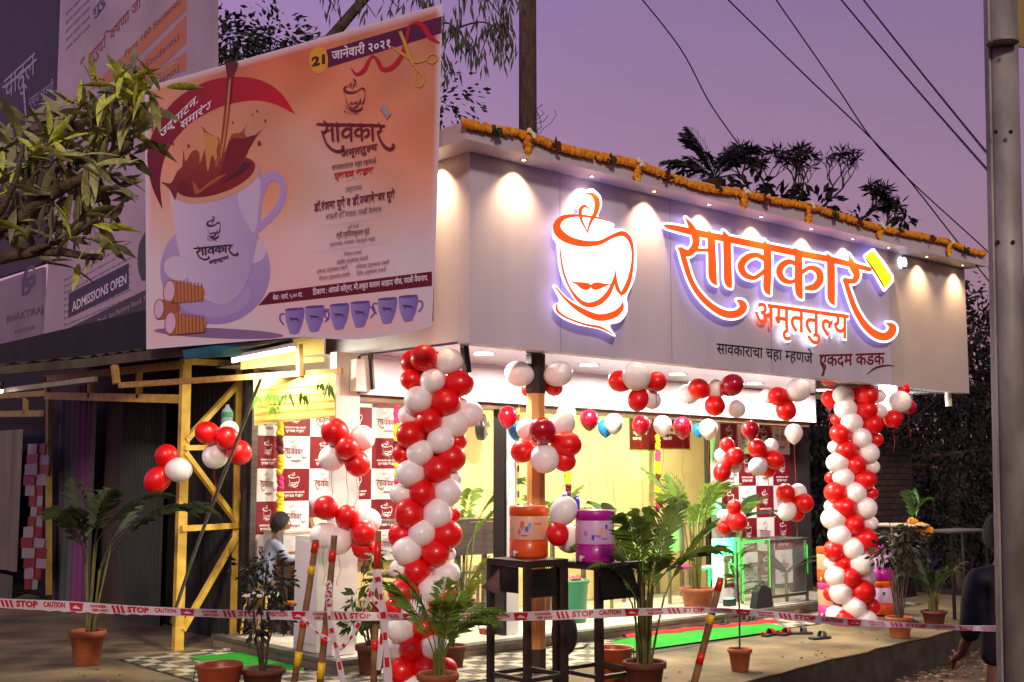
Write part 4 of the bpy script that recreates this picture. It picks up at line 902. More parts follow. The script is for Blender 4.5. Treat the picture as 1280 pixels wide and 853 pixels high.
# ------------------------------------------------------------------ flower strings and the marigold garland
MG = mat('marigold_orange', (244, 170, 24), .8, var=.3, scale=22, col2=(206, 116, 8), bump=.5); YF = mat('yellow_blossom', (240, 214, 30), .8, var=.15, scale=30); PF = mat('pink_blossom', (225, 60, 120), .8, var=.15, scale=30); MF = mat('maroon_blossom', (96, 14, 30), .8, var=.2, scale=30); WF = mat('white_blossom', (235, 230, 200), .8, var=.1); LF = mat('dark_leaf', (34, 58, 26), .6, var=.3, scale=12)
def blossoms(P, Q, r, n, seed=0, per=3, jit=.35):
    rn = random.Random(seed); b = MB(); P, Q = Vector(P), Vector(Q)
    for i in range(n):
        c = P + (Q - P) * (i + .5) / n
        for k in range(per):
            a = rn.uniform(0, 6.28); o = Vector((math.cos(a) * r * jit, math.sin(a) * r * jit * .6, math.sin(a) * r * jit))
            b.ball(c + o, r * rn.uniform(.75, 1.0), 7, 4)
    return b
def hang_string(label, px, y0, y1, plane, segs, seed):
    P, Q = on(px, y0, 'y', plane), on(px + .5, y1, 'y', plane); t = thing('flower_string', label, 'flower string', P, 'hanging flower strings'); n = len(segs)
    for k, m in enumerate(segs):
        a = P + (Q - P) * k / n; c = P + (Q - P) * (k + 1) / n; blossoms(a, c, .036, max(3, int((a - c).length / .035)), seed + k).build('blossom_section', m, t, smooth=True)
hang_string('hanging string of yellow, pink and maroon blossoms between the two menu boards', 822, 545, 640, 10.7, [YF, PF, YF, MF, YF, PF], 3)
hang_string('string of yellow and pink blossoms down the left checked backdrop', 350, 520, 640, 10.75, [YF, MF, YF, PF, YF], 13)
hang_string('string of pink and yellow blossoms right of the corner pillar beside the balloon column', 496, 506, 620, 10.7, [PF, YF, MF, YF, PF], 23)
hang_string('short dark maroon blossom string above the blue bottles behind the post', 710, 588, 622, 10.4, [YF, MF], 33)
rope = thing('marigold_garland', 'long orange marigold garland with short tassels draped along the cornice of the tea shop', 'garland', on(900, 226, 'y', 7.15))
GP = [(582, 152), (600, 156), (660, 168), (700, 182), (748, 193), (797, 203), (840, 220), (880, 232), (930, 240), (975, 250), (1011, 256), (1050, 268), (1100, 283), (1145, 292), (1187, 301), (1210, 311), (1230, 315)]
gp3 = [on(x, y + 2, 'y', 7.15) for x, y in cv([(a, b, 0) for a, b in GP], 5)]
tot = 0; k0 = 0; rn = random.Random(5)
for k in range(len(gp3) - 1):
    a, c = gp3[k], gp3[k + 1]
    blossoms(a, c, .030, max(3, int((c - a).length / .024)), k, 4, .6).build('garland_section', MG, rope, smooth=True)
for px, y0, y1, kk in ((660, 170, 190, 0), (797, 206, 222, 1), (930, 242, 258, 2), (1011, 258, 276, 3), (1100, 284, 294, 4), (1187, 303, 317, 5)):
    P, Q = on(px, y0, 'y', 7.13), on(px, y1, 'y', 7.13)
    blossoms(P, Q, .034, max(3, int((P - Q).length / .035)), 90 + kk, 3, .4).build('tassel', MG, rope, smooth=True)
    blossoms(P + Vector((0, -.03, .03)), P + Vector((.02, -.03, 0)), .02, 2, 60 + kk, 4, 1.2).build('white_flowers', WF, rope)
    blossoms(Q, Q + Vector((0, 0, -.02)), .026, 1, 70 + kk, 3).build('tassel_tip', YF, rope)
for i, px in enumerate((619, 695, 762, 835, 897, 957, 1043, 1075, 1125, 1165, 1207)):
    y = np.interp(px, [p[0] for p in GP], [p[1] for p in GP]); P = on(px, y + 2, 'y', 7.12); b = MB()
    for k in range(5):
        a = rn.uniform(0, 6.28); d = Vector((math.cos(a), -.2, math.sin(a))) * rn.uniform(.05, .09); s = d.cross(Vector((0, 1, 0))).normalized() * .014
        b.poly([P, P + d * .5 + s, P + d, P + d * .5 - s])
    b.build('leaf', LF, rope); blossoms(P, P + Vector((.03, 0, 0)), .03, 1, i, 3, 1.0).build('dark_flower', MF if i % 2 else LF, rope)

# ------------------------------------------------------------------ yellow steel frame at the left
tw = Surf((5.22, 10.88, 0), (5.99, 11.15, 0), (5.22, 10.88, 3)); tl = Surf((5.24, 10.86, 0), (5.24, 15, 0), (5.24, 10.86, 3))
yf = thing('lattice_post', 'yellow painted steel lattice post with long side arm holding up the lean-to roof', 'steel frame', (5.25, 10.9, 0))
T_ = lambda x, y, o=0: tw.p(x, y, o)
def ybar(a, b, w_, nm, S=tw, par=yf, m=YPAINT, o=0): return MB().bar(S.p(*a, o), S.p(*b, o), w_, .05, up=S.n).build(nm, m, par)
MB().box((5.18, 10.85, 0), (5.27, 10.92, 2.78)).build('post', YPAINT, yf)
q1 = T_(299, 455); q2 = T_(294, 801)
MB().bar((q1.x, q1.y, q1.z), (q1.x, q1.y, .0), .085, .07, up=(0, 1, 0)).build('post', YPAINT, yf)
for a, b, w_ in (((228, 452), (304, 455), .06), ((232, 551), (298, 480), .05), ((230, 560), (296, 559), .05), ((231, 566), (297, 654), .05), ((226, 661), (299, 657), .055), ((298, 666), (228, 788), .05)): ybar(a, b, w_, 'brace', o=.03)
for a, b, w_ in (((58, 474), (226, 456), .075), ((58, 495), (226, 499), .085), ((59, 472), (59, 496), .07), ((113, 468), (113, 497), .06), ((174, 462), (174, 498), .06)): ybar(a, b, w_, 'arm', tl, o=.02)
lf = thing('lattice_post', 'dim yellow steel frame further back at the far left below the roof edge', 'steel frame', tl.p(60, 740))
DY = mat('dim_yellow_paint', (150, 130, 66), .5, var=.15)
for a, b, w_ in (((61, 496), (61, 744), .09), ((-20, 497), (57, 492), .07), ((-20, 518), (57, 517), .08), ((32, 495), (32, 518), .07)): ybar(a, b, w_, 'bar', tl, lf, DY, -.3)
bm_ = thing('wooden_batten', 'long pale wooden batten nailed across the yellow frame under the banner', 'batten', T_(310, 470))
MB().bar(at(150, 482, 10.9), at(428, 464, 10.35), .05, .05).build('batten', mat('pale_wood', (176, 132, 74), .7, var=.2, stretch=(1, 12, 12), scale=3), bm_)
MB().bar(at(374, 430, 10.4), at(375, 470, 10.4), .055, .04).build('upright', mat('pale_wood', (0, 0, 0)), bm_); MB().bar(at(143, 457, 10.95), at(146, 480, 10.9), .06, .04).build('upright', mat('pale_wood', (0, 0, 0)), bm_)
# lean-to roof and what hangs from it
ro = thing('lean_to_roof', 'weathered sheet roof of the shed sloping out below the hoardings', 'roof', (5.6, 12, 2.9))
A_ = [(0, 478, 13.3), (110, 462, 12.3), (225, 447, 11.2), (330, 432, 10.35), (408, 414, 9.9)]
up_ = [at(x - (70 if i == 0 else 0), y - 14, d) for i, (x, y, d) in enumerate(A_)]; inn = [Vector((6.1, p.y + 1.3, p.z + .25)) for p in up_]
b = MB(); n = len(up_); th = Vector((0, 0, -.05))
for i in range(n - 1):
    a, c, d, e = up_[i], up_[i + 1], inn[i + 1], inn[i]; s = 7
    for k in range(s):
        p = a + (c - a) * k / s; p2 = a + (c - a) * (k + 1) / s; r_ = e + (d - e) * k / s; r2 = e + (d - e) * (k + 1) / s; mz = Vector((0, 0, .03)); pm = (p + p2) / 2 + mz; rm = (r_ + r2) / 2 + mz
        b.add([p, pm, p2, r2, rm, r_], [(0, 1, 4, 5), (1, 2, 3, 4)])
b.build('sheet', OLIVE, ro)
for i in range(n - 1): MB().bar(up_[i] + th, up_[i + 1] + th, .05, .09).build('edge_beam', OLIVE, ro)
MB().bar(at(-60, 497, 13.4), at(120, 474, 12.2), .04, .05).build('gutter', mat('pale_metal_edge', (150, 146, 128), .5, metal=.3), ro)
b = MB(); b.prism([at(228, 438, 10.9), at(365, 418, 10.2), at(366, 432, 10.25), at(300, 444, 10.6), at(230, 449, 10.9)], (.03, .03, 0)); tag(b.build('tarpaulin', mat('teal_tarpaulin', (40, 110, 140), .6, var=.2)), 'teal blue tarpaulin edge hanging below the banner over the yellow frame', 'tarpaulin')
tl_ = thing('tube_light', 'bright fluorescent tube under the lean-to roof left of the tea shop', 'tube light', at(330, 444, 10.4))
a, c = at(291, 451.5, 10.7), at(368, 436.5, 10.15)
MB().tube([a, c], .014, 12).build('tube', mat('tube_glow', (255, 255, 255), .3, var=0, emit=(255, 250, 226), es=32), tl_)
MB().bar(a + Vector((0, 0, .035)), c + Vector((0, 0, .035)), .05, .03).build('housing', WPAINT, tl_)
l = bpy.data.lights.new('tube_lamp', 'AREA'); l.shape = 'RECTANGLE'; l.size = .75; l.size_y = .06; l.energy = 42; l.color = (1, .93, .70)
lo = bpy.data.objects.new('tube_lamp', l); COL.objects.link(lo); lo.parent = tl_; lo.location = (a + c) / 2 - tl_.location + Vector((0, 0, -.03))
dd = (c - a).normalized(); zz = Vector((.25, .55, -.8)); zz = (zz - dd * zz.dot(dd)).normalized(); lo.rotation_mode = 'QUATERNION'
lo.rotation_quaternion = Matrix((dd, (-zz).cross(dd), -zz)).transposed().to_quaternion()
# yellow cloth with mango leaves across the opening
YC = mat('yellow_flex', (240, 214, 110), .6, var=.05)
yc = thing('yellow_valance', 'yellow striped cloth strip with hanging mango leaves across the side opening', 'valance', at(366, 500, 10.45))
b = MB(); b.prism([at(317, 474, 10.75), at(418, 467, 10.2), at(418, 520, 10.2), at(318, 532, 10.75)], (.012, .012, 0)); b.build('cloth', YC, yc)
for k in range(5):
    MB().bar(at(318, 484 + k * 9, 10.72), at(417, 477 + k * 8.4, 10.17), .004).build('stripe', mat('ochre_print', (170, 130, 50), .6), yc)
LFB = mat('mango_leaf', (70, 120, 30), .5, var=.25, scale=10)
for px, py, s in ((323, 505, 1), (340, 500, 1.1), (343, 518, .9), (359, 500, 1.2), (378, 500, 1.2), (399, 490, .8), (411, 488, 1.1)):
    P = at(px, py - 16, 10.6 - (px - 317) * .0056); b = MB(); b.bar(P, P + Vector((0, 0, -.06)), .004)
    for k in range(7):
        a_ = random.uniform(-.8, .8); d = Vector((math.sin(a_) * .8, -.15, -1)).normalized() * random.uniform(.11, .17) * s; s_ = d.cross(Vector((0, 1, 0))).normalized() * .013
        b.poly([P - Vector((0, 0, .04 + k * .012)), P + d * .5 + s_, P + d * 1.15, P + d * .5 - s_])
    b.build('mango_leaves', LFB, yc, kind='stuff')
b = MB(); b.prism([at(300, 405, 10.95), at(405, 402, 10.9), at(405, 452, 10.9), at(301, 462, 10.95)], (.02, .05, 0)); tag(b.build('yellow_board', mat('yellow_board', (206, 178, 90), .6, var=.08)), 'plain yellow board brightly lit above the mango leaf cloth', 'board')
pp = thing('grey_pipe', 'thin grey pipe leaning from the batten down behind the yellow frame', 'pipe', at(310, 520, 10.9)); MB().tube([at(326, 474, 10.6), at(262, 640, 11.0), at(240, 700, 11.1), at(214, 778, 11.3)], .016, 8).build('pipe', STEEL, pp)
pb = thing('side_post', 'slim grey steel post at the left edge of the checked backdrop', 'post', (5.98, 10.7, 0)); q = on(313, 700, 'y', 10.75); MB().box((q.x - .03, 10.72, .12), (q.x + .035, 10.79, 2.75)).build('post', STEEL, pb); MB().box((q.x - .085, 10.77, .12), (q.x - .033, 10.84, 2.75)).build('dark_edge', BLACKM, pb)
wb = thing('water_bottle', 'plastic bottle with green label hanging in the dark behind the yellow frame', 'bottle', at(284, 515, 11.3)); P = at(284, 522, 11.3)
b = MB(); b.lathe([(.001, 0), (.05, 0), (.055, .03), (.052, .14), (.02, .18), (.018, .2), (.001, .2)], 12, P - Vector((0, 0, .08))); b.build('bottle', mat('clear_plastic', (150, 170, 190), .1, var=0, alpha=.55), wb, True); MB().lathe([(.056, 0), (.056, .05)], 12, P).build('label', flat((40, 120, 70)), wb)

# ------------------------------------------------------------------ dark shed at the left
XS = 5.95
sh = thing('shed', 'dark shed behind the yellow frame with patched sheet and cloth walls', 'shed', (XS, 14, 0)); sw = Surf((XS, 11, 0), (XS, 16, 0), (XS, 11, 3))
def ypx(px): return sw.p(px, 700).y
def wallstrip(px0, px1, z0, z1, col, nm, dx=0.0, m=None, ridges=0, rough=.75):
    y0, y1 = ypx(px1), ypx(px0); m = m or mat('shed_%s_%d' % (nm, col[0]), col, rough, var=.22, scale=2.2, bump=.25, stretch=(1, 1, .25))
    b = MB(); n = max(1, ridges); vs = []
    for i in range(n * 4 + 1):
        t = i / (n * 4); vs.append((XS - dx - (.03 if ridges and i % 4 in (1, 2) else 0), y0 + (y1 - y0) * t))
    k = len(vs); b.add([(x, y, z0) for x, y in vs] + [(x, y, z1) for x, y in vs], [(i, i + 1, k + i + 1, k + i) for i in range(k - 1)])
    return b.build(nm, m, sh)
MB().box((XS + .03, 11.3, 0), (XS + .2, 26, 3.6)).build('back_sheet', DARKSHED, sh)
wallstrip(160, 215, .0, 2.7, (46, 47, 47), 'corrugated_sheet', .12, ridges=14)
wallstrip(226, 297, .0, 2.75, (28, 27, 28), 'corrugated_sheet', .05, ridges=12)
wallstrip(137, 159, .0, 2.6, (64, 48, 40), 'brown_board', .1)
wallstrip(109, 130, .0, 2.75, (104, 50, 100), 'magenta_curtain', .2, ridges=3)
wallstrip(85, 107, .0, 2.6, (76, 78, 88), 'grey_curtain', .18, ridges=3)
wallstrip(130, 136, .0, 2.6, (90, 84, 78), 'grey_post', .22)
wallstrip(66, 84, .0, 2.6, (34, 28, 28), 'dark_board', .15)
wallstrip(-60, 50, .35, 2.25, (112, 104, 98), 'shutter_panel', .3, ridges=9)
wallstrip(-60, 50, .0, .3, (92, 86, 80), 'plinth', .35)
pf = thing('cloth_banner', 'rolled red and white printed cloth hanging against the shed at the far left', 'cloth', sw.p(45, 735)); rn = random.Random(9)
for k in range(14):
    y0 = 555 + k * 13; w0 = 11 + 4 * math.sin(k * .8); cx = 46 - k * .45 + 2 * math.sin(k * 1.3)
    for s, col in ((0, 0), (1, 1)):
        c = (k + s) % 2; b = MB(); xa = cx - w0 + s * w0; b.prism([sw.p(xa, y0, .42), sw.p(xa + w0, y0 + rn.uniform(-2, 2), .45), sw.p(xa + w0 - 1, y0 + 13, .45), sw.p(xa - .5, y0 + 13, .42)], (.015, 0, 0)); b.build('cloth_patch', flat((116, 18, 30)) if c else flat((136, 130, 138)), pf)
ca = thing('camera_lamp', 'small bright white lamp under the roof at the far left edge', 'lamp', at(1, 489, 12.8)); MB().ball(at(1, 489, 12.8), .025, 10, 6).build('bulb', mat('bulb_glow', (255, 255, 255), .3, var=0, emit=(255, 255, 250), es=20), ca); MB().lathe([(.02, 0), (.035, .05), (.03, .08), (.001, .08)], 10, at(1, 489, 12.8) + Vector((0, 0, .01))).build('holder', BLACKM, ca)
# ------------------------------------------------------------------ plants
PALM = mat('palm_leaf', (112, 146, 44), .5, var=.3, scale=6, col2=(72, 100, 28)); PALMY = mat('yellow_green_palm', (112, 128, 34), .5, var=.25, scale=6); PALMD = mat('dark_palm_leaf', (56, 74, 34), .55, var=.3, scale=6)
TERRA = mat('terracotta', (158, 84, 48), .75, var=.2, scale=7, bump=.25); TERRAD = mat('dark_terracotta', (104, 52, 38), .75, var=.2, scale=7, bump=.25); EARTH = mat('potting_soil', (40, 28, 20), .95, var=.3, scale=30, bump=.5)
STEM = mat('green_stem', (104, 104, 44), .6, var=.25, scale=8); BARK = mat('bark', (84, 68, 54), .85, var=.3, scale=9, bump=.6, col2=(50, 40, 32))
def pot(t, x, y, z, h, r, m=TERRA):
    MB().lathe([(.001, 0), (r * .66, 0), (r * .68, .01), (r * .88, h * .8), (r, h * .82), (r * 1.02, h * .9), (r, h * .985), (r * .93, h), (r * .86, h * .96), (r * .84, h * .86)], 26, (x, y, z)).build('pot', m, t, smooth=True)
    MB().lathe([(.001, h * .9), (r * .86, h * .885)], 20, (x, y, z)).build('soil', EARTH, t)
def frond_mesh(L, W, droop, n, m, seed, arch=1.0, bare=.2):
    "a feather frond growing along +x and arching over; its own coordinates"
    rn = random.Random(seed); b = MB(); P = []; a = math.radians(74) * arch; p = Vector((0, 0, 0)); K = 14
    for i in range(K + 1):
        P.append(p.copy()); p = p + Vector((math.cos(a), 0, math.sin(a))) * L / K; a -= droop / K * (1 + i / K)
    b.tube(P, [L * .0075 * (1 - i / K * .8) + .001 for i in range(K + 1)], 5)
    for i in range(n):
        t = bare + (1 - bare) * (i + rn.uniform(-.2, .2)) / n if i else bare; f = t * K; k = min(K - 1, int(f)); q = P[k].lerp(P[k + 1], f - k); d = (P[k + 1] - P[k]).normalized()
        lw = W * math.sin(PI * min(1, .18 + .80 * (t - bare) / (1 - bare))) * rn.uniform(.82, 1.1) + W * .12
        for s in (-1, 1):
            dr = (d * 1.0 + Vector((0, s, 0)) * .7 + Vector((0, 0, rn.uniform(-.05, .25)))).normalized(); sw_ = dr.cross(Vector((0, s, 1.2))).normalized() * (L * .0075)
            m1 = q + dr * lw * .45 + Vector((0, 0, .03 * lw)); e = q + dr * lw + Vector((0, 0, -lw * rn.uniform(.12, .45)))
            b.add([q, m1 + sw_, e, m1 - sw_ * .8 + Vector((0, 0, .003))], [(0, 1, 2), (0, 2, 3)])
    return b.mesh('frond', m)
_fr = {}
def frond(m, k, L=1, W=.3, dr=1.6, n=24):
    key = (m.name, k)
    if key not in _fr: _fr[key] = frond_mesh(1.0, .27 + .03 * (k % 3), .42 + .2 * (k % 4), 16, m, k, 1.06 - .09 * (k % 3))
    return _fr[key]
def palm(label, bx, by, bz, H, ph, pr, nf, seed, m=PALM, pm=TERRA, spread=1.0, stem_h=.35, lens=(.55, .9), name='potted_palm', aim=None, grp='potted palms and plants round the shop front', nopot=False, steep=0.0):
    rn = random.Random(seed); t = thing(name, label, 'potted palm', (bx, by, bz), grp)
    if not nopot: pot(t, bx, by, bz, ph, pr, pm)
    base = Vector((bx, by, bz + ph * .9))
    for k in range(nf):
        az = rn.uniform(0, 6.28) if not aim else rn.gauss(*aim); off = Vector((math.cos(az), math.sin(az), 0)) * pr * .35 * rn.random()
        tilt = rn.uniform(.02, .20); top = base + off + Vector((math.cos(az) * tilt * H * stem_h, math.sin(az) * tilt * H * stem_h, H * stem_h * rn.uniform(.7, 1.1)))
        MB().tube([base + off, (base + off) * .5 + top * .5 + Vector((0, 0, .02)), top], [.011, .009, .007], 6).build('stem', STEM, t)
        L = H * rn.uniform(*lens); el = -rn.uniform(0, .30) + steep
        o = piece(frond(m, seed * 7 + k % 5), 'frond', t, top - Vector((0, 0, .01)), (0, -el, az), (L * spread, L, L * rn.uniform(.9, 1.15)))
    return t
def leafball(b, C, R, n, ls, rn, flat_=.8, droop=.3):
    for k in range(n):
        v = Vector((rn.gauss(0, 1), rn.gauss(0, 1), rn.gauss(0, 1))).normalized() * R * rn.random() ** .5; v.z *= flat_; p = Vector(C) + v
        d = (v.normalized() + Vector((rn.uniform(-.6, .6), rn.uniform(-.6, .6), rn.uniform(-.8, .3) - droop))).normalized(); l_ = ls * rn.uniform(.6, 1.3); s = d.orthogonal().normalized(); s.rotate(Matrix.Rotation(rn.uniform(0, 6.28), 3, d)); s *= l_ * .2
        mid = p + d * l_ * .5; b.add([p, mid + s, p + d * l_, mid - s], [(0, 1, 2), (0, 2, 3)])
def bush(label, bx, by, bz, H, ph, pr, blobs, seed, m, pm=TERRAD, name='potted_shrub', ls=.07, n=60):
    rn = random.Random(seed); t = thing(name, label, 'potted shrub', (bx, by, bz), 'potted palms and plants round the shop front'); pot(t, bx, by, bz, ph, pr, pm); base = Vector((bx, by, bz + ph * .9))
    b = MB()
    for (dx, dz, R) in blobs:
        C = Vector((bx, by, bz)) + RT * dx + Vector((0, rn.uniform(-.03, .03), dz)); MB().tube([base + RT * dx * .15, base.lerp(C, .5) + RT * rn.uniform(-.02, .02), C], [.009, .007, .004], 6).build('stem', BARK, t); leafball(b, C, R, n, ls, rn)
    b.build('foliage', m, t, kind='stuff'); return t
gp = lambda px, py, z=0: on(px, py, 'z', z)
P = gp(108, 831); palm('tall dark palm in a terracotta pot alone on the yard at the left', P.x, P.y, 0, 2.15, .30, .16, 8, 3, PALMD, TERRA, stem_h=.34, lens=(.34, .5))
P = gp(328, 872); bush('dark leafy shrub in a brown pot before the small green carpet', P.x, P.y, 0, 1.2, .22, .17, [(-.02, .75, .16), (.12, .62, .14), (-.12, .95, .14), (.02, 1.0, .13), (-.05, .5, .1), (.12, .85, .12)], 4, mat('dark_shrub_leaf', (36, 50, 24), .55, var=.3), n=70)
P = gp(463, 845); bush('bamboo like shrub in a brown pot beside the corner pillar', P.x, P.y, 0, 1.0, .26, .13, [(-.1, .62, .11), (.02, .75, .12), (.08, .5, .1), (-.14, .42, .09), (.03, .98, .1), (-.02, .5, .1)], 5, mat('fresh_shrub_leaf', (60, 92, 28), .5, var=.3), TERRAD, ls=.11, n=28)
palm('arching palm at the foot of the left balloon column, its pot below the picture edge', 5.36, 7.0, 0, 1.35, .26, .15, 11, 6, PALM, TERRA, stem_h=.14, lens=(.34, .54))
P = gp(806, 872); palm('bushy palm with tall bare stems in a brown pot before the purple water cooler', P.x, P.y, 0, 1.85, .27, .165, 14, 7, PALM, mat('dark_terracotta', (0, 0, 0)), stem_h=.34, lens=(.30, .46))
P = gp(877, 770, .0); palm('tall palm in a wide terracotta pot on the shop floor left of the green lamp', 10.55, 9.0, .12, 1.9, .27, .2, 13, 8, PALM, TERRA, stem_h=.40, lens=(.32, .48))
P = gp(925, 839); t = thing('potted_sapling', 'thin stemmed sapling with yellow green leaves in a terracotta pot on the concrete', 'potted plant', (P.x, P.y, 0), 'potted palms and plants round the shop front'); pot(t, P.x, P.y, 0, .19, .105, TERRA)
rn = random.Random(2); MB().tube([(P.x, P.y, .16), (P.x + .01, P.y, .5), (P.x - .01, P.y, .8), (P.x, P.y, 1.0)], [.009, .008, .006, .004], 6).build('trunk', BARK, t)
for k in range(11):
    az = k * 2.4; L = rn.uniform(.2, .34); piece(frond(PALMY if k % 2 else PALM, 40 + k % 3), 'leaf_spray', t, (P.x, P.y, .62 + k * .036), (0, -.0 + rn.uniform(0, .5), az), (L, L * .8, L * .6))
P = gp(1125, 797); bush('small leafy tree in an orange pot right of the right balloon column', P.x, P.y, 0, 1.1, .21, .14, [(0, .95, .22), (-.15, .85, .16), (.2, .9, .18), (.05, .75, .14), (.12, 1.08, .15)], 11, mat('dusky_leaf', (24, 32, 16), .55, var=.3), TERRA, ls=.1, n=55)
P = gp(1168, 783); palm('dim palm in a dark red pot at the far right end of the platform', P.x, P.y, 0, .8, .17, .14, 9, 12, PALMD, mat('dark_red_pot', (96, 36, 34), .7), stem_h=.3, lens=(.4, .7))
palm('green palm behind the orange water cooler near the white pillar', 7.9, 9.9, .12, 1.75, .25, .15, 8, 13, PALM, TERRAD, stem_h=.4, lens=(.34, .48))
palm('pale green palm behind the purple water cooler against the yellow wall', 9.3, 10.2, .12, 1.45, .25, .15, 8, 14, PALM, TERRAD, stem_h=.4, lens=(.40, .55))
palm('short palm fronds right of the left balloon column before the steel counter', 6.55, 8.35, .0, .75, .2, .13, 7, 15, PALMY, TERRAD, stem_h=.4, lens=(.5, .8))
# broad leaved plants behind the glass case
def broad(label, C, n, L, seed, m, aim):
    rn = random.Random(seed); t = thing('broad_leaf_plant', label, 'plant', (C[0], C[1], C[2]), 'broad leaved plants behind the glass case')
    for k in range(n):
        b = MB(); az = rn.gauss(*aim); d = Vector((math.cos(az), math.sin(az), rn.uniform(.4, 1.2))).normalized(); p = Vector(C) + Vector((0, 0, .1)); vs = []; s = d.cross(Vector((0, 0, 1))).normalized(); M_ = 8
        for i in range(M_ + 1):
            tt = i / M_; w_ = L * .13 * math.sin(PI * (.06 + .94 * tt)) + .002; q = p + d * L * tt - Vector((0, 0, L * .35 * tt * tt)); vs += [q - s * w_ + Vector((0, 0, .02)), q, q + s * w_ + Vector((0, 0, .02))]
        b.add(vs, [(i * 3 + j, i * 3 + j + 1, i * 3 + j + 4, i * 3 + j + 3) for i in range(M_) for j in range(2)]); b.build('leaf', m, t, smooth=True)
    MB().tube([Vector((C[0], C[1], .12)), Vector(C) + Vector((0, 0, .12))], .02, 7).build('stalk', STEM, t)
BLF = mat('banana_leaf', (36, 66, 26), .45, var=.25, scale=5)
broad('large banana like leaves drooping over the top of the glass case', (11.6, 9.2, 1.0), 8, .7, 3, BLF, (0.2, 1.2))
broad('upright broad leaf plant left of the green lamp against the yellow wall', (10.1, 9.9, 1.0), 5, .55, 5, BLF, (2.6, .8))
broad('dark leaves inside the glass case', (12.2, 9.0, .35), 7, .6, 8, mat('dark_glossy_leaf', (18, 30, 16), .4, var=.2), (.5, 2))

# ------------------------------------------------------------------ leafy branch in front at the left
tr = thing('frangipani_branch', 'leafy tree branch with long grey green leaves reaching in before the left hoardings', 'tree branch', at(-60, 310, 4.7))
LB = mat('branch_bark', (104, 88, 74), .85, var=.25, scale=14, bump=.6)
def br(pts, r, D=4.7, nm='limb'):
    P = [at(x, y, D + d) for x, y, d in cm([(p[0], p[1], p[2] if len(p) > 2 else 0) for p in pts], 5)]; n = len(P); rs = [r[0] + (r[1] - r[0]) * i / (n - 1) for i in range(n)]
    MB().tube([p + Vector((random.uniform(-1, 1), random.uniform(-1, 1), random.uniform(-1, 1))) * .003 for p in P], rs, 10).build(nm, LB, tr, smooth=True); return P
br([(-90, 320), (-20, 292), (30, 268), (70, 240), (110, 218), (150, 190), (162, 178)], (.036, .012)); br([(-90, 330, .1), (-10, 325, .1), (50, 314, .05), (90, 318, 0), (128, 322, 0)], (.03, .012)); br([(38, 313), (70, 303), (95, 292), (122, 272)], (.014, .007), nm='twig')
br([(110, 218), (135, 200, .05), (142, 170, .05), (140, 130, 0)], (.012, .006), nm='twig'); br([(-20, 292), (10, 250, -.1), (25, 200, -.1), (28, 180, -.1)], (.016, .007), nm='twig'); br([(60, 245), (75, 200, .1), (90, 150, .1), (108, 120, .1)], (.014, .006), nm='twig')
def leafm(name, m):
    b = MB(); K = 6; vs = []
    for i in range(K + 1):
        t = i / K; w_ = .115 * math.sin(PI * min(1, .05 + .95 * t) ** .9) * (1 - .15 * t) + .004; z = -.16 * t * t; vs += [(t, -w_, z + .035 * (w_ / .13)), (t, 0, z), (t, w_, z + .035 * (w_ / .13))]
    b.add(vs, [(i * 3 + j, i * 3 + j + 1, i * 3 + j + 4, i * 3 + j + 3) for i in range(K) for j in range(2)]); return b.mesh(name, m, True)
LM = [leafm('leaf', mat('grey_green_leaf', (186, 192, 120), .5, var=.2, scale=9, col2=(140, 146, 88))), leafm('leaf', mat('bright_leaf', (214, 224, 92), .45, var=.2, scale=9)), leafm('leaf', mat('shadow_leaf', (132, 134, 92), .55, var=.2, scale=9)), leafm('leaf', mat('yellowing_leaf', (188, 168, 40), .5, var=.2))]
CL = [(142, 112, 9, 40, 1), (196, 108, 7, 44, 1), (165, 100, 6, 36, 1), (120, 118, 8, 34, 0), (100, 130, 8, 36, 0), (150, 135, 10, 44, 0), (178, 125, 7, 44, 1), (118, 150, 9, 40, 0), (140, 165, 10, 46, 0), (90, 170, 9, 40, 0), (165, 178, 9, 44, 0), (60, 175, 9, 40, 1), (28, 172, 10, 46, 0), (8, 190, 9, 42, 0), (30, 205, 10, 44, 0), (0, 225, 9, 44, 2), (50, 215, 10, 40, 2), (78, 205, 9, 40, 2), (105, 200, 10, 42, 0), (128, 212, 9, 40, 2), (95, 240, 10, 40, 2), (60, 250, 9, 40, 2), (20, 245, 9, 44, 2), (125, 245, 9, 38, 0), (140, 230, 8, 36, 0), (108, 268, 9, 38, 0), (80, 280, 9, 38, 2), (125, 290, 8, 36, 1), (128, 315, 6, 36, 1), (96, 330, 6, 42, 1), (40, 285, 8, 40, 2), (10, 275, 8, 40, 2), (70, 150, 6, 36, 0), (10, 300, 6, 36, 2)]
rn = random.Random(21); nl = 0
for cx, cy, n, L, kd in CL:
    C = at(cx, cy, 4.7 + rn.uniform(-.15, .2))
    for k in range(n):
        if nl >= 290: break
        a = rn.uniform(0, 6.28); d = (RT * math.cos(a) + UP * (math.sin(a) * .8 - .15) - FW * rn.uniform(-.5, .7)).normalized(); q = d.to_track_quat('X', 'Z').to_euler(); s = L / FPX * 4.7 * rn.uniform(.9, 1.3)
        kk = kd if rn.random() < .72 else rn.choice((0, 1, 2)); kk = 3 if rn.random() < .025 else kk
        q2 = (q.to_quaternion() @ Euler((rn.uniform(-1, 1), 0, 0)).to_quaternion()).to_euler()
        piece(LM[kk], 'leaf', tr, C + d * s * .08 + Vector((rn.uniform(-1, 1), rn.uniform(-1, 1), rn.uniform(-1, 1))) * .03, q2, s); nl += 1
bs = MB()
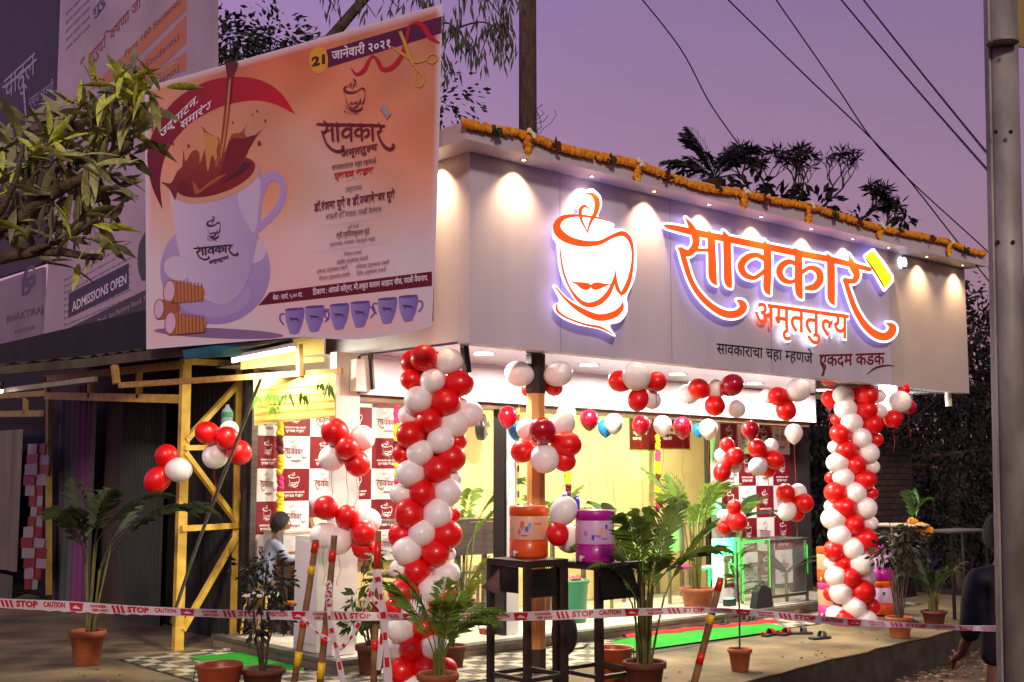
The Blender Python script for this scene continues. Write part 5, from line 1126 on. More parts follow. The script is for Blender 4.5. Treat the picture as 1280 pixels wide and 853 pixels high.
for cx, cy, n, L, kd in CL:
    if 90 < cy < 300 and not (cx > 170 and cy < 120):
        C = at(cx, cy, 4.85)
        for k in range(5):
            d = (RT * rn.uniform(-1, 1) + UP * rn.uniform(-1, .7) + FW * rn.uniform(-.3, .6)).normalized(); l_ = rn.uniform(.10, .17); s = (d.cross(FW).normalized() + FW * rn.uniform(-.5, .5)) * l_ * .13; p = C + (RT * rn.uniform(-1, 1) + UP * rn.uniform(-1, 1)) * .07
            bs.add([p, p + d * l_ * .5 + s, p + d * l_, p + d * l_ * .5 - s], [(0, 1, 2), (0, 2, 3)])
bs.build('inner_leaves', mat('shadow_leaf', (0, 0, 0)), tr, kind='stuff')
for cx, cy in ((120, 96), (182, 92), (92, 128)):
    b = MB(); C = at(cx, cy, 4.65)
    for k in range(14): b.ball(C + Vector((rn.gauss(0, .014), rn.gauss(0, .014), rn.gauss(0, .009))), .006, 6, 4)
    b.build('flower_buds', mat('bud_yellow', (190, 160, 20), .7, var=.2), tr, kind='stuff')

# ------------------------------------------------------------------ trees, palms and poles behind
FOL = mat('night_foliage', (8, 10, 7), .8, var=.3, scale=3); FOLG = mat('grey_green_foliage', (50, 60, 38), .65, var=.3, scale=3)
def tree(label, x, y, H, R, seed, n=2600, ls=.22, m=FOL, blobs=16, z0=.35, name='tree', trunk=.16):
    rn = random.Random(seed); t = thing(name, label, 'tree', (x, y, -.34), 'trees standing behind the shops'); pts = [Vector((x, y, -.34))]
    for k in range(5): pts.append(pts[-1] + Vector((rn.uniform(-.15, .15), rn.uniform(-.15, .15), H * .15)))
    MB().tube(pts, [trunk * (1 - k * .11) for k in range(6)], 9).build('trunk', BARK, t); b = MB(); bb = MB()
    for k in range(blobs):
        C = Vector((x + rn.gauss(0, R * .5), y + rn.gauss(0, R * .5), H * (z0 + (1 - z0) * rn.random()))); leafball(b, C, R * rn.uniform(.25, .48), n // blobs, ls, rn); bb.tube([pts[rn.randint(2, 5)], (pts[4] + C) * .5 + Vector((0, 0, .2)), C], [.05, .03, .012], 5)
    bb.build('limbs', BARK, t, kind='stuff'); b.build('foliage', m, t, kind='stuff'); return t
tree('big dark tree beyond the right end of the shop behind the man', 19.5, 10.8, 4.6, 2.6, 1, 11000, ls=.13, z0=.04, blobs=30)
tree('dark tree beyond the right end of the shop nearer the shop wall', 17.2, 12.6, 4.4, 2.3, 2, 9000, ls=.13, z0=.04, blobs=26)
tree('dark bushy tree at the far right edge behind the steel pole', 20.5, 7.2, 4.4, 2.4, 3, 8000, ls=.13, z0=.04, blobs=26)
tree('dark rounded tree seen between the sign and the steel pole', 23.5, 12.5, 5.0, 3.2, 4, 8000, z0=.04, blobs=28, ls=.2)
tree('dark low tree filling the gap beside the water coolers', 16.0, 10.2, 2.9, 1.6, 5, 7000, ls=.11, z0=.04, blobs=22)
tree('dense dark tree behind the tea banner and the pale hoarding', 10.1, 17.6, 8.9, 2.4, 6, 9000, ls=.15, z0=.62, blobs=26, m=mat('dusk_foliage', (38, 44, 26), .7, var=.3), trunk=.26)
# eucalyptus sprays hanging in from above
eu = thing('eucalyptus_tree', 'eucalyptus tree with thin sprays of drooping leaves against the purple sky', 'tree', (10.6, 15.2, -.34)); MB().tube([(9.4, 16.4, -.34), (9.4, 16.4, 4), (9.6, 16.2, 8), (10.6, 15.4, 9.6)], [.17, .15, .11, .07], 9).build('trunk', BARK, eu)
rn = random.Random(31); tw_ = MB(); lv = MB()
for (x0, y0, x1, y1, n) in ((400, -60, 470, 22, 5), (440, -50, 500, 12, 5), (470, -50, 560, 30, 8), (560, -60, 575, 45, 9), (600, -60, 628, 62, 10), (580, -30, 640, 40, 8), (552, 30, 592, 60, 7), (545, 70, 562, 92, 6), (560, 40, 640, 50, 6), (620, 30, 600, 72, 7), (610, -40, 650, 10, 6), (380, -60, 420, 15, 4), (500, -40, 530, 8, 5)):
    D = 13.5; a, c = at(x0, y0, D), at(x1, y1, D + rn.uniform(-.4, .4)); mid = (a + c) / 2 + Vector((rn.uniform(-.1, .1), rn.uniform(-.1, .1), .12)); L_ = [Vector(p) for p in cm([tuple(a), tuple(mid), tuple(c)], 6)]; tw_.tube(L_, [.014 - .010 * i / len(L_) for i in range(len(L_))], 5)
    for k in range(n * 7):
        p = L_[rn.randint(3, len(L_) - 1)] + Vector((rn.gauss(0, .07), rn.gauss(0, .07), rn.gauss(0, .06))); l_ = rn.uniform(.12, .24); d = Vector((rn.gauss(0, .22), rn.gauss(0, .22), -1)).normalized() * l_; s = RT * rn.uniform(.008, .014); lv.add([p, p + d * .5 + s, p + d, p + d * .5 - s], [(0, 1, 2), (0, 2, 3)])
tw_.build('twigs', BARK, eu, kind='stuff'); lv.build('leaves', FOLG, eu, kind='stuff')
# crown of a date palm behind the shop
dp = thing('date_palm', 'date palm crown rising behind the middle of the cornice', 'palm tree', (14.5, 14.0, -.34)); C = at(893, 226, 20); MB().tube([(C.x, C.y, -.34), (C.x, C.y, C.z)], .2, 9).build('trunk', BARK, dp)
for k in range(22):
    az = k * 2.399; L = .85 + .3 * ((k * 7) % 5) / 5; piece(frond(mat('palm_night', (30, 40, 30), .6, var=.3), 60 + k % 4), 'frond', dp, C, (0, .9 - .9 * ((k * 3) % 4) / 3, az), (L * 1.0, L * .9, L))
# bare branching tree
bt = thing('bare_tree', 'mostly bare tree with upturned twigs behind the right half of the sign', 'tree', (17.5, 14.5, -.34)); rn = random.Random(77); tb = MB(); tf = MB()
def grow(p, d, L, r, k):
    q = p + d * L; tb.tube([p, (p + q) / 2 + Vector((rn.uniform(-1, 1), rn.uniform(-1, 1), rn.uniform(-1, 1))) * L * .08, q], [r, r * .85, r * .7], 5, False)
    if k == 0:
        if rn.random() < .25:
            for i in range(7): e = Vector((rn.gauss(0, 1), rn.gauss(0, 1), rn.gauss(.3, 1))).normalized(); s = e.orthogonal().normalized() * .03; tf.add([q, q + e * .1 + s, q + e * .2, q + e * .1 - s], [(0, 1, 2), (0, 2, 3)])
        return
    for i in range(2 if k % 2 else 3): a = (RT * rn.uniform(-1, 1) + UP * rn.uniform(.0, .9) + FW * rn.uniform(-.4, .4)).normalized(); grow(q, (d * .75 + a * .75).normalized(), L * rn.uniform(.62, .85), r * .66, k - 1)
for (x0, y0, x1, y1, L) in ((960, 262, 950, 235, .5), (985, 268, 1010, 232, .6), (1010, 272, 1060, 232, .7), (940, 250, 930, 220, .45), (1060, 282, 1100, 262, .45), (1090, 290, 1135, 275, .35), (965, 262, 1000, 240, .6)):
    a, c = at(x0, y0, 19), at(x1, y1, 19); grow(a, (c - a).normalized(), L * .58, .03, 5); tb.tube([a, (a + Vector((17.2, 14.0, 3))) / 2, Vector((17.2, 14.0, 2.0))], [.035, .06, .1], 6)
tb.tube([(17.2, 14.0, -.34), (17.2, 14.0, 2.3)], .16, 8)
leafball(tf, at(975, 258, 19), .45, 170, .22, rn); leafball(tf, at(1022, 262, 19), .4, 120, .2, rn); leafball(tf, at(940, 240, 19), .3, 90, .2, rn); leafball(tf, at(1130, 274, 19), .16, 50, .14, rn); leafball(tf, at(1075, 276, 19), .25, 60, .16, rn)
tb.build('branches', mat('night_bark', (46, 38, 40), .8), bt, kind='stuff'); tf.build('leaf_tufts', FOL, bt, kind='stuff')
# poles and wires
up2 = thing('utility_pole', 'thick dark wooden utility pole rising behind the left part of the cornice', 'pole', (10.4, 11.7, -.34)); a = at(666, 160, 16); MB().tube([(a.x, a.y + .1, -.34), (a.x, a.y + .1, a.z), at(665.5, -120, 16) + Vector((0, .1, 0))], [.14, .122, .112], 18).build('shaft', mat('pole_wood', (92, 66, 54), .8, col2=(56, 38, 34), scale=5, bump=.5, stretch=(8, 8, .5)), up2, smooth=True)
for k, y in enumerate((148, 60, 20)): MB().ball(at(659, y, 15.86), .012, 6, 4).build('nail', CHROME, up2)
b = MB(); rn = random.Random(8)
for k in range(7):
    p = at(668 + rn.uniform(-14, 8), 168, 15.7); L_ = [p]
    for i in range(4): L_.append(L_[-1] + RT * rn.uniform(-.08, .13) + UP * rn.uniform(.04, .12))
    b.tube(L_, .005, 4)
b.build('vine_twigs', BARK, up2, kind='stuff')
sp = thing('steel_pole', 'tall riveted grey steel pole in front at the right edge', 'pole', at(1268, 1000, 6.3)); GALV = mat('galvanised_steel', (158, 156, 150), .55, metal=.1, var=.3, scale=5, col2=(112, 110, 104), bump=.15, stretch=(1, 1, .4))
top, bot = at(1249, -120, 6.7), at(1271, 900, 6.3); dirn = (bot - top).normalized(); bot = bot + dirn * .45
MB().tube([top, bot], .082, 28).build('shaft', GALV, sp, smooth=True); MB().bar(top + RT * -.086 - FW * .01, bot + RT * -.086 - FW * .01, .012, .06, up=FW).build('seam', GALV, sp)
for y in (52, 441, 575, 700): p = at(1252 + y * .02, y, 6.52); MB().tube([p, p + dirn * .012], .0835, 28).build('band', GALV, sp)
for y in (54, 165, 303, 440, 571, 711, 853):
    for dx in (-11, 8): MB().ball(at(1252 + y * .0205 + dx, y, 6.44 - (0 if dx > 0 else -.03)), .012, 8, 5).build('bolt', BLACKM, sp)
bo = thing('sign_edge', 'edge of a yellow board fixed to the top of the steel pole', 'board', at(1278, 30, 6.8)); MB().prism([at(1272, -40, 6.8), at(1300, -40, 6.8), at(1300, 62, 6.8), at(1272, 58, 6.8)], tuple(FW * .02)).build('board', mat('dull_yellow_board', (150, 130, 60), .6), bo)
WIREM = mat('black_cable', (20, 16, 26), .6, var=0)
for lab, pts in (('black cable curving down to the palm behind the cornice', ((795, -10, 14), (850, 60, 14.5), (885, 125, 15), (912, 165, 15.5), (945, 210, 16))), ('straight black cable crossing another above the right end of the garland', ((895, -15, 13), (1000, 88, 13.5), (1110, 195, 14), (1195, 300, 14.5), (1290, 420, 15))), ('straight black cable, upper one of the crossing pair over the sign', ((955, -22, 14), (1040, 100, 14.5), (1110, 198, 15), (1235, 315, 15.5), (1300, 380, 16))), ('left cable of the close pair running to the steel pole', ((1045, -8, 11), (1140, 105, 10), (1239, 218, 7))), ('right cable of the close pair running to the steel pole', ((1073, -8, 11), (1155, 95, 10), (1238, 197, 7)))):
    t = thing('cable', lab, 'cable', at(*pts[0]), 'overhead cables'); MB().tube([at(*p) for p in cm(pts, 6)], .0085, 5).build('wire', WIREM, t)
# dim shed and wall beyond the right end
ds = thing('corrugated_shed', 'dark corrugated shed wall beyond the right end of the shop', 'shed', (15.5, 11.4, 0)); b = MB(); n = 60
vs = [(13.7 + i * .05, 11.3 + (.04 if i % 4 < 2 else 0)) for i in range(n)]; b.add([(x, y, -.3) for x, y in vs] + [(x, y, 2.2) for x, y in vs], [(i, i + 1, n + i + 1, n + i) for i in range(n - 1)]); b.build('sheet', mat('night_sheet', (44, 42, 44), .6, var=.2, metal=.2), ds); MB().box((13.5, 11.2, 2.2), (16.8, 11.5, 2.4)).build('eaves', mat('night_beam', (64, 62, 62), .7), ds)
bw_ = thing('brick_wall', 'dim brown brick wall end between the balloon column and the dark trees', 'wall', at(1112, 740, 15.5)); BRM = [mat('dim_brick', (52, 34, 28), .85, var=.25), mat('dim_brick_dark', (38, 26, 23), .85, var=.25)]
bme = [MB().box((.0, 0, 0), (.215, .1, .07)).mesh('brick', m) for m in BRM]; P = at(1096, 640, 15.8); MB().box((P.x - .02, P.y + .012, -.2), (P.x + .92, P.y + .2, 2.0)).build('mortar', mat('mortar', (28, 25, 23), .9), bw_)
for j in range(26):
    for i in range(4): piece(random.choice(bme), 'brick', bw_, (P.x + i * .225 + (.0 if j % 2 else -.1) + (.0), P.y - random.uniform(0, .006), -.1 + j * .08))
# ------------------------------------------------------------------ people
def skinned(name, V, E, R, m, par, sub=2, smooth=True):
    "one continuous surface grown round a skeleton"
    me = bpy.data.meshes.new(name); me.from_pydata([tuple(v) for v in V], E, []); o = bpy.data.objects.new('rig', me); COL.objects.link(o)
    sk = o.modifiers.new('s', 'SKIN'); sk.use_smooth_shade = True; sk.branch_smoothing = .6
    if not me.skin_vertices: me.skin_vertices.new()
    for i, r in enumerate(R):
        r = r if isinstance(r, tuple) else (r, r); me.skin_vertices[0].data[i].radius = r
    me.skin_vertices[0].data[0].use_root = True
    sb = o.modifiers.new('b', 'SUBSURF'); sb.levels = sub
    dg = bpy.context.evaluated_depsgraph_get(); n = bpy.data.meshes.new_from_object(o.evaluated_get(dg)); bpy.data.objects.remove(o); n.materials.clear(); n.materials.append(m)
    c = bpy.data.objects.new(name, n); COL.objects.link(c); c.parent = par; return c
class Sk:
    def __init__(s): s.V = []; s.E = []; s.R = []
    def chain(s, pts, rs, root=None):
        prev = root; ids = []
        for p, r in zip(pts, rs):
            s.V.append(Vector(p)); s.R.append(r); i = len(s.V) - 1
            if prev is not None: s.E.append((prev, i))
            prev = i; ids.append(i)
        return ids
def hand(S, wrist, d, n, root, k=1.0, side=1):
    "palm, four curled fingers of unequal length and a thumb leaving the side of the palm"
    d = Vector(d).normalized(); n = Vector(n).normalized(); s = d.cross(n).normalized() * side; w = Vector(wrist)
    p = S.chain([w + d * .045 * k, w + d * .085 * k], [(.030 * k, .016 * k), (.034 * k, .015 * k)], root)
    for q, L in ((-1.5, .062), (-.5, .074), (.5, .078), (1.5, .068)):
        b = w + d * .095 * k + s * q * .018 * k; S.chain([b, b + d * L * .45 * k + n * .006 * k, b + d * L * .8 * k + n * .022 * k, b + d * L * k + n * .036 * k], [.0095 * k, .0088 * k, .008 * k, .006 * k], p[1])
    b = w + d * .035 * k + s * .030 * k; S.chain([b, b + d * .03 * k + s * .022 * k + n * .01 * k, b + d * .058 * k + s * .022 * k + n * .018 * k], [.012 * k, .010 * k, .007 * k], p[0])
SKIN = mat('brown_skin', (118, 76, 56), .55, var=.06, scale=20, sss=.1); HAIR = mat('black_hair', (12, 10, 12), .55, var=.3, scale=40, bump=1.0, stretch=(3, 3, .6))
def head(t, c, k, face, par_name='head'):
    "face looks along 'face' (horizontal angle); built as one surface with nose, brow, chin and ears"
    n, m_ = 28, 20; vs = []; r = .098 * k
    for j in range(m_ + 1):
        ph = PI * j / m_
        for i in range(n):
            th = 2 * PI * i / n; x = math.sin(ph) * math.cos(th); y = math.sin(ph) * math.sin(th); z = -math.cos(ph)
            X, Y, Z = x * 1.0, y * .80, z * 1.22
            if Z < 0: X *= 1 + .18 * Z * (1 if x < 0 else -.1); Y *= 1 + .28 * Z
            f = max(0, x); g = lambda a, b, s1, s2: math.exp(-((y - a) / s1) ** 2 - ((z - b) / s2) ** 2) * (x > 0)
            X += .16 * g(0, -.12, .13, .16) + .05 * g(0, -.78, .3, .15) + .05 * g(0, .22, .5, .1) - .05 * g(.34, .08, .15, .09) - .05 * g(-.34, .08, .15, .09) + .035 * g(0, -.48, .2, .05) - .02 * g(0, -.55, .18, .03)
            for s in (-1, 1): Y += s * .14 * math.exp(-((y - s * .98) / .25) ** 2 - ((z + .02) / .18) ** 2 - ((x + .05) / .14) ** 2)
            vs.append((X * r, Y * r, Z * r))
    M = Matrix.Rotation(face, 3, 'Z'); c = Vector(c); b = MB(); b.add([M @ Vector(v) + c for v in vs], [(j * n + i, j * n + (i + 1) % n, (j + 1) * n + (i + 1) % n, (j + 1) * n + i) for j in range(m_) for i in range(n)])
    o = b.mesh('head', SKIN, True); h = local(o, 'head', t)
    for s in (-1, 1):
        b = MB(); b.ball(M @ Vector((r * .86, s * r * .33, r * .08)) + c, r * .12, 10, 6); local(b.mesh('eye', mat('eye_white', (230, 225, 220), .2, var=0), True), 'eye', t)
        b = MB(); b.ball(M @ Vector((r * .95, s * r * .33, r * .08)) + c, r * .06, 8, 5); local(b.mesh('iris', mat('iris_dark', (20, 14, 12), .2, var=0), True), 'iris', t)
    b = MB(); vs = []; rn = random.Random(4)
    for j in range(13):
        ph = PI * j / 12 * .62
        for i in range(n):
            th = 2 * PI * i / n; x = math.cos(th); lim = 1.0 if x < .3 else 1.0 - .42 * (x - .3) / .7; p2 = ph * lim * (1.0 if x > -.2 else 1.12)
            k2 = r * (1.05 + .03 * math.sin(th * 11 + ph * 3) * math.sin(ph * 7) + rn.uniform(-.012, .012)); vs.append(M @ Vector((math.sin(p2) * math.cos(th) * k2 - r * .03, math.sin(p2) * math.sin(th) * .86 * k2, math.cos(p2) * 1.24 * k2)) + c)
    b.add(vs, [(j * n + i, j * n + (i + 1) % n, (j + 1) * n + (i + 1) % n, (j + 1) * n + i) for j in range(12) for i in range(n)]); local(b.mesh('hair', HAIR, True), 'hair', t)
HF = Vector((FW.x, FW.y, 0)).normalized()
# man at the right edge, seen from behind
mp_ = at(1254, 700, 7.05); man = thing('person', 'man in a dark navy shirt seen from behind beside the steel pole', 'person', (mp_.x, mp_.y, -.335)); man.rotation_euler = (0, 0, math.atan2(HF.y, HF.x) - PI / 2 + .25)
NAVY = mat('navy_shirt', (14, 15, 32), .75, var=.2, scale=12, bump=.2); TRS = mat('dark_trousers', (13, 14, 28), .8, var=.2, scale=10, bump=.2)
# local axes: x to the man's right, y the way he faces, z up
B = Sk(); c = B.chain([(0, 0, .95), (0, 0, 1.1), (0, .01, 1.3), (0, 0, 1.42), (0, .0, 1.52), (0, .02, 1.6)], [(.10, .07), (.09, .065), (.11, .07), (.09, .06), .05, .05])
for s in (-1, 1):
    a = B.chain([(s * .17, 0, 1.43), (s * .235, -.02, 1.15), (s * .22, .13, .95)], [.034, .036, .026], c[3]); hand(B, (s * .22, .13, .95), (0, .8, -.4), (-s, 0, 0), a[2], 1.0, s)
    B.chain([(s * .09, 0, .88), (s * .10, .02, .50), (s * .11, -.02, .09), (s * .11, .08, .04), (s * .115, .15, .03)], [.06, .045, .036, .035, .03], c[0])
skinned('body', B.V, B.E, B.R, SKIN, man)
B = Sk(); c = B.chain([(0, 0, .88), (0, 0, 1.0), (0, 0, 1.15), (0, .005, 1.32), (0, 0, 1.43), (0, 0, 1.49)], [(.18, .13), (.17, .125), (.17, .125), (.19, .13), (.155, .11), (.075, .07)])
for s in (-1, 1): B.chain([(s * .175, 0, 1.42), (s * .215, -.01, 1.3), (s * .245, -.02, 1.14), (s * .235, .04, 1.05)], [.085, .076, .068, .06], c[4])
skinned('shirt', B.V, B.E, B.R, NAVY, man)
B = Sk(); c = B.chain([(0, 0, .95), (0, 0, .88)], [(.17, .12), (.16, .115)])
for s in (-1, 1): B.chain([(s * .085, 0, .80), (s * .10, .02, .52), (s * .11, -.01, .25), (s * .11, -.015, .08)], [.11, .085, .075, .07], c[1])
skinned('trousers', B.V, B.E, B.R, TRS, man)
head(man, (0, .03, 1.655), 1.02, PI / 2 - .3)
# boy at the desk
by = at(331, 706, 11.75); boy = thing('person', 'small boy in a pale blue grey shirt sitting and leaning over the desk', 'person', (by.x, by.y, .12)); ang = math.atan2(RT.y, RT.x) + .45; boy.rotation_euler = (0, 0, ang - PI / 2)
SH = mat('grey_blue_shirt', (134, 144, 170), .8, var=.12, scale=14, bump=.3); JN = mat('dark_jeans', (24, 28, 44), .8, var=.2, scale=14)
B = Sk(); c = B.chain([(0, 0, .50), (0, .02, .62), (0, .06, .78), (0, .09, .88), (0, .11, .95), (0, .13, 1.0)], [(.08, .06), (.07, .055), (.075, .055), (.065, .045), .03, .035])
for s in (-1, 1):
    a = B.chain([(s * .12, .09, .87), (s * .15, .17, .72), (s * .09, .36, .74)], [.024, .024, .02], c[3]); hand(B, (s * .09, .36, .74), (-s * .2, 1, 0), (0, 0, -1), a[2], .72, s)
    B.chain([(s * .07, .04, .48), (s * .08, .30, .47), (s * .08, .30, .12), (s * .08, .38, .05)], [.045, .034, .026, .024], c[0])
skinned('body', B.V, B.E, B.R, SKIN, boy)
B = Sk(); c = B.chain([(0, -.01, .47), (0, 0, .56), (0, .03, .68), (0, .06, .80), (0, .09, .89), (0, .105, .93)], [(.125, .10), (.115, .09), (.112, .085), (.12, .085), (.095, .07), (.05, .045)])
for s in (-1, 1): B.chain([(s * .125, .09, .865), (s * .148, .13, .79), (s * .152, .18, .72), (s * .12, .28, .73), (s * .10, .335, .74)], [.052, .046, .042, .036, .032], c[4])
skinned('shirt', B.V, B.E, B.R, SH, boy)
B = Sk(); c = B.chain([(0, 0, .50), (0, .01, .46)], [(.12, .10), (.11, .09)])
for s in (-1, 1): B.chain([(s * .07, .12, .475), (s * .08, .29, .475), (s * .08, .31, .30), (s * .08, .30, .10)], [.075, .062, .048, .042], c[1])
skinned('trousers', B.V, B.E, B.R, JN, boy)
head(boy, (0, .15, 1.05), .98, PI / 2 - .35)
for s in (-1, 1): b = MB(); b.ball((s * .08, .37, .045), .05, 10, 6, (.8, 1.8, .8)); local(b.mesh('shoe', BLACKM, True), 'shoe', boy)
st = thing('stool', 'low stool with pale metal legs under the boy at the desk', 'stool', (by.x, by.y, .12)); m_ = boy.matrix_basis
STL = MB(); STL.box((-.15, -.15, .36), (.15, .15, .40)); local(STL.mesh('seat', WPAINT), 'seat', st, rot=(0, 0, .4))
for sx, sy in ((-1, -1), (1, -1), (1, 1), (-1, 1)): b = MB(); b.tube([(sx * .12, sy * .12, .36), (sx * .15, sy * .15, 0)], .012, 6); local(b.mesh('leg', YPAINT), 'leg', st, rot=(0, 0, .4))
# desk
dk = thing('desk', 'small desk with white drawers and brown top edge in front of the boy', 'desk', on(385, 740, 'z', .12)); ds_ = Surf((6, 10.45, 0), (7, 10.45, 0), (6, 10.45, 2)); a = ds_.p(352, 664); c = ds_.p(420, 664); zt_ = a.z
MB().box((a.x, 10.4, zt_ - .02), (c.x, 10.82, zt_)).build('top', mat('desk_cream', (196, 184, 160), .4), dk); MB().box((a.x, 10.41, zt_ - .20), (c.x - .003, 10.8, zt_ - .022)).build('drawer', mat('drawer_grey_white', (190, 186, 188), .4), dk)
MB().box((a.x - .01, 10.395, zt_ - .235), (c.x, 10.81, zt_ - .202)).build('rail', mat('brown_wood', (140, 92, 44), .5, var=.2, stretch=(1, 12, 12)), dk); MB().tube([(a.x + .28, 10.40, zt_ - .09), (a.x + .30, 10.38, zt_ - .12), (a.x + .32, 10.40, zt_ - .09)], .008, 6).build('handle', STEEL, dk)
for x_ in (a.x + .02, c.x - .06): MB().box((x_, 10.43, .12), (x_ + .05, 10.48, zt_ - .236)).build('leg', DSTEEL, dk)
MB().box((a.x + .05, 10.6, .13), (c.x - .06, 10.8, .62)).build('back_panel', mat('brown_dark_panel', (70, 54, 46), .7), dk)
nb = thing('notebook', 'open white notebook lying on the desk by the boy', 'book', (a.x + .12, 10.5, zt_)); MB().box((a.x + .05, 10.45, zt_ + .001), (a.x + .2, 10.62, zt_ + .008)).build('left_page', flat((226, 224, 220)), nb); MB().box((a.x + .203, 10.45, zt_ + .001), (a.x + .35, 10.62, zt_ + .009)).build('right_page', flat((220, 220, 216)), nb)
dv = thing('small_device', 'small cream card machine standing at the right end of the desk', 'machine', (c.x - .12, 10.6, zt_)); b = MB(); b.prism([(c.x - .2, 10.5, zt_ + .001), (c.x - .02, 10.5, zt_ + .001), (c.x - .04, 10.6, zt_ + .11), (c.x - .18, 10.6, zt_ + .11)], (0, .08, 0)); b.build('case', mat('machine_cream', (196, 190, 150), .4), dv); MB().box((c.x - .17, 10.515, zt_ + .03), (c.x - .06, 10.53, zt_ + .045)).build('keypad', BLACKM, dv)
bx = thing('foot_rest', 'orange wooden footrest board under the desk', 'footrest', (a.x + .2, 10.3, .5)); MB().box((a.x + .0, 10.2, .40), (a.x + .38, 10.38, .44)).build('board', mat('orange_wood', (176, 100, 36), .5, var=.2), bx); MB().box((a.x + .05, 10.24, .12), (a.x + .09, 10.34, .4)).build('leg', DSTEEL, bx); MB().box((a.x + .3, 10.24, .12), (a.x + .34, 10.34, .4)).build('leg', DSTEEL, bx)
cr = thing('crate', 'red brown crate on the floor under the desk', 'crate', (a.x + .3, 10.3, .12)); MB().box((a.x + .12, 10.2, .122), (a.x + .5, 10.38, .34)).build('body', mat('red_brown_plastic', (130, 44, 24), .5), cr)
for k in range(3): MB().box((a.x + .13, 10.193, .15 + k * .06), (a.x + .49, 10.199, .175 + k * .06)).build('slat', mat('red_brown_rib', (160, 60, 34), .5), cr)
wp = thing('white_cabinet', 'plain white cabinet standing left of the corner pillar', 'cabinet', (5.62, 9.3, .12)); MB().box((5.66, 9.12, .125), (6.02, 9.5, 1.12)).build('body', WPAINT, wp); MB().box((5.655, 9.14, .2), (5.659, 9.48, 1.08)).build('door', WHITE, wp)

# ------------------------------------------------------------------ steel stands with water coolers
OR = mat('orange_plastic', (224, 84, 16), .35, var=.05, coat=.2); PU = mat('magenta_plastic', (180, 20, 150), .35, var=.05, coat=.2); PK = mat('pink_plastic', (222, 60, 150), .35, var=.05, coat=.2); LB1 = mat('peach_label', (228, 180, 150), .4, var=.03); LB2 = mat('lilac_label', (210, 176, 214), .4, var=.03)
def cooler(label, P, r, h, mb_, ml, art_, tilt=0):
    t = thing('water_cooler', label, 'water cooler', P, 'insulated water coolers')
    L = lambda prof, nm, m: local(MB().lathe(prof, 40).mesh(nm, m, True), nm, t)
    L([(.001, 0), (r * .97, 0), (r, .012), (r, h * .33), (r * .985, h * .335)], 'base', mb_); L([(r * .985, h * .335), (r * .99, h * .34), (r * .99, h * .79), (r * .985, h * .795)], 'label_band', ml)
    L([(r * .985, h * .795), (r * 1.01, h * .80), (r * 1.01, h * .95), (r * .97, h * .985), (r * .5, h * 1.0), (.001, h * 1.0)], 'lid', mb_)
    L([(r * 1.0, h * .325), (r * 1.012, h * .33), (r * 1.012, h * .345), (r * 1.0, h * .35)], 'rim', mb_)
    d = (CAM - Vector(P)); az = math.atan2(d.y, d.x)
    def dab(a0, z0, ra, rz, col, nm='motif'):
        b = MB(); n = 9; vs = [(math.cos(az + a0) * r * .9935, math.sin(az + a0) * r * .9935, z0)]
        for k in range(n): aa = az + a0 + ra * math.cos(2 * PI * k / n) * (1 + .3 * (k % 2)); vs.append((math.cos(aa) * r * .9935, math.sin(aa) * r * .9935, z0 + rz * math.sin(2 * PI * k / n) * (1 + .3 * (k % 2))))
        b.add(vs, [(0, 1 + k, 1 + (k + 1) % n) for k in range(n)]); local(b.mesh(nm, flat(col)), nm, t)
    for a in art_: dab(*a)
    b = MB(); q = Vector((math.cos(az - .6), math.sin(az - .6), 0)); b.tube([q * r * .98 + Vector((0, 0, h * .1)), q * (r + .05) + Vector((0, 0, h * .1))], .012, 8); b.tube([q * (r + .04) + Vector((0, 0, h * .14)), q * (r + .045) + Vector((0, 0, h * .03))], .01, 8); local(b.mesh('tap', WPAINT, True), 'tap', t)
    return t
def stand(label, x0, x1, y0, y1, H, sheets, rot=0):
    t = thing('steel_stand', label, 'stand', ((x0 + x1) / 2, (y0 + y1) / 2, 0), 'dark steel stands under the coolers'); s = .045; z0 = .0 if y1 < 7.3 else .016
    for x in (x0, x1):
        for y in (y0, y1): MB().box((x - s / 2, y - s / 2, z0), (x + s / 2, y + s / 2, H - .046)).build('leg', DSTEEL, t)
    for y in (y0, y1): MB().box((x0 - s / 2, y - s / 2, H - .045), (x1 + s / 2, y + s / 2, H)).build('top_rail', DSTEEL, t); MB().box((x0 + s / 2, y - .015, .14), (x1 - s / 2, y + .015, .17)).build('low_rail', DSTEEL, t)
    for x in (x0, x1): MB().box((x - s / 2, y0 + s / 2, H - .043), (x + s / 2, y1 - s / 2, H - .002)).build('top_rail', DSTEEL, t); MB().box((x - .015, y0 + s / 2, .142), (x + .015, y1 - s / 2, .172)).build('low_rail', DSTEEL, t)
    MB().box((x0 - s / 2, y0 - s / 2, H + .001), (x1 + s / 2, y1 + s / 2, H + .006)).build('top', DSTEEL, t)
    for k in sheets:
        if k == 'f': MB().box((x0 + s / 2 + .02, y0 + .01, H - .27), (x1 - s / 2 - .05, y0 + .014, H - .06)).build('sheet', SHEETM, t)
        if k == 'l': MB().box((x0 + .004, y0 + s / 2 + .08, H - .24), (x0 + .008, y1 - s / 2, H - .047)).build('sheet', SHEETM, t)
    return t
s1 = at(632, 702, 8.95); s2 = at(716, 700, 8.95)
x0, y0 = s1.x, s1.y
stand('dark steel stand under the orange water cooler before the timber post', 6.02, 6.40, 6.78, 7.2, 1.02, 'fl')
stand('dark steel stand under the purple water cooler, a wide dark sheet on its side', 6.52, 6.98, 6.52, 7.0, .99, 'f')
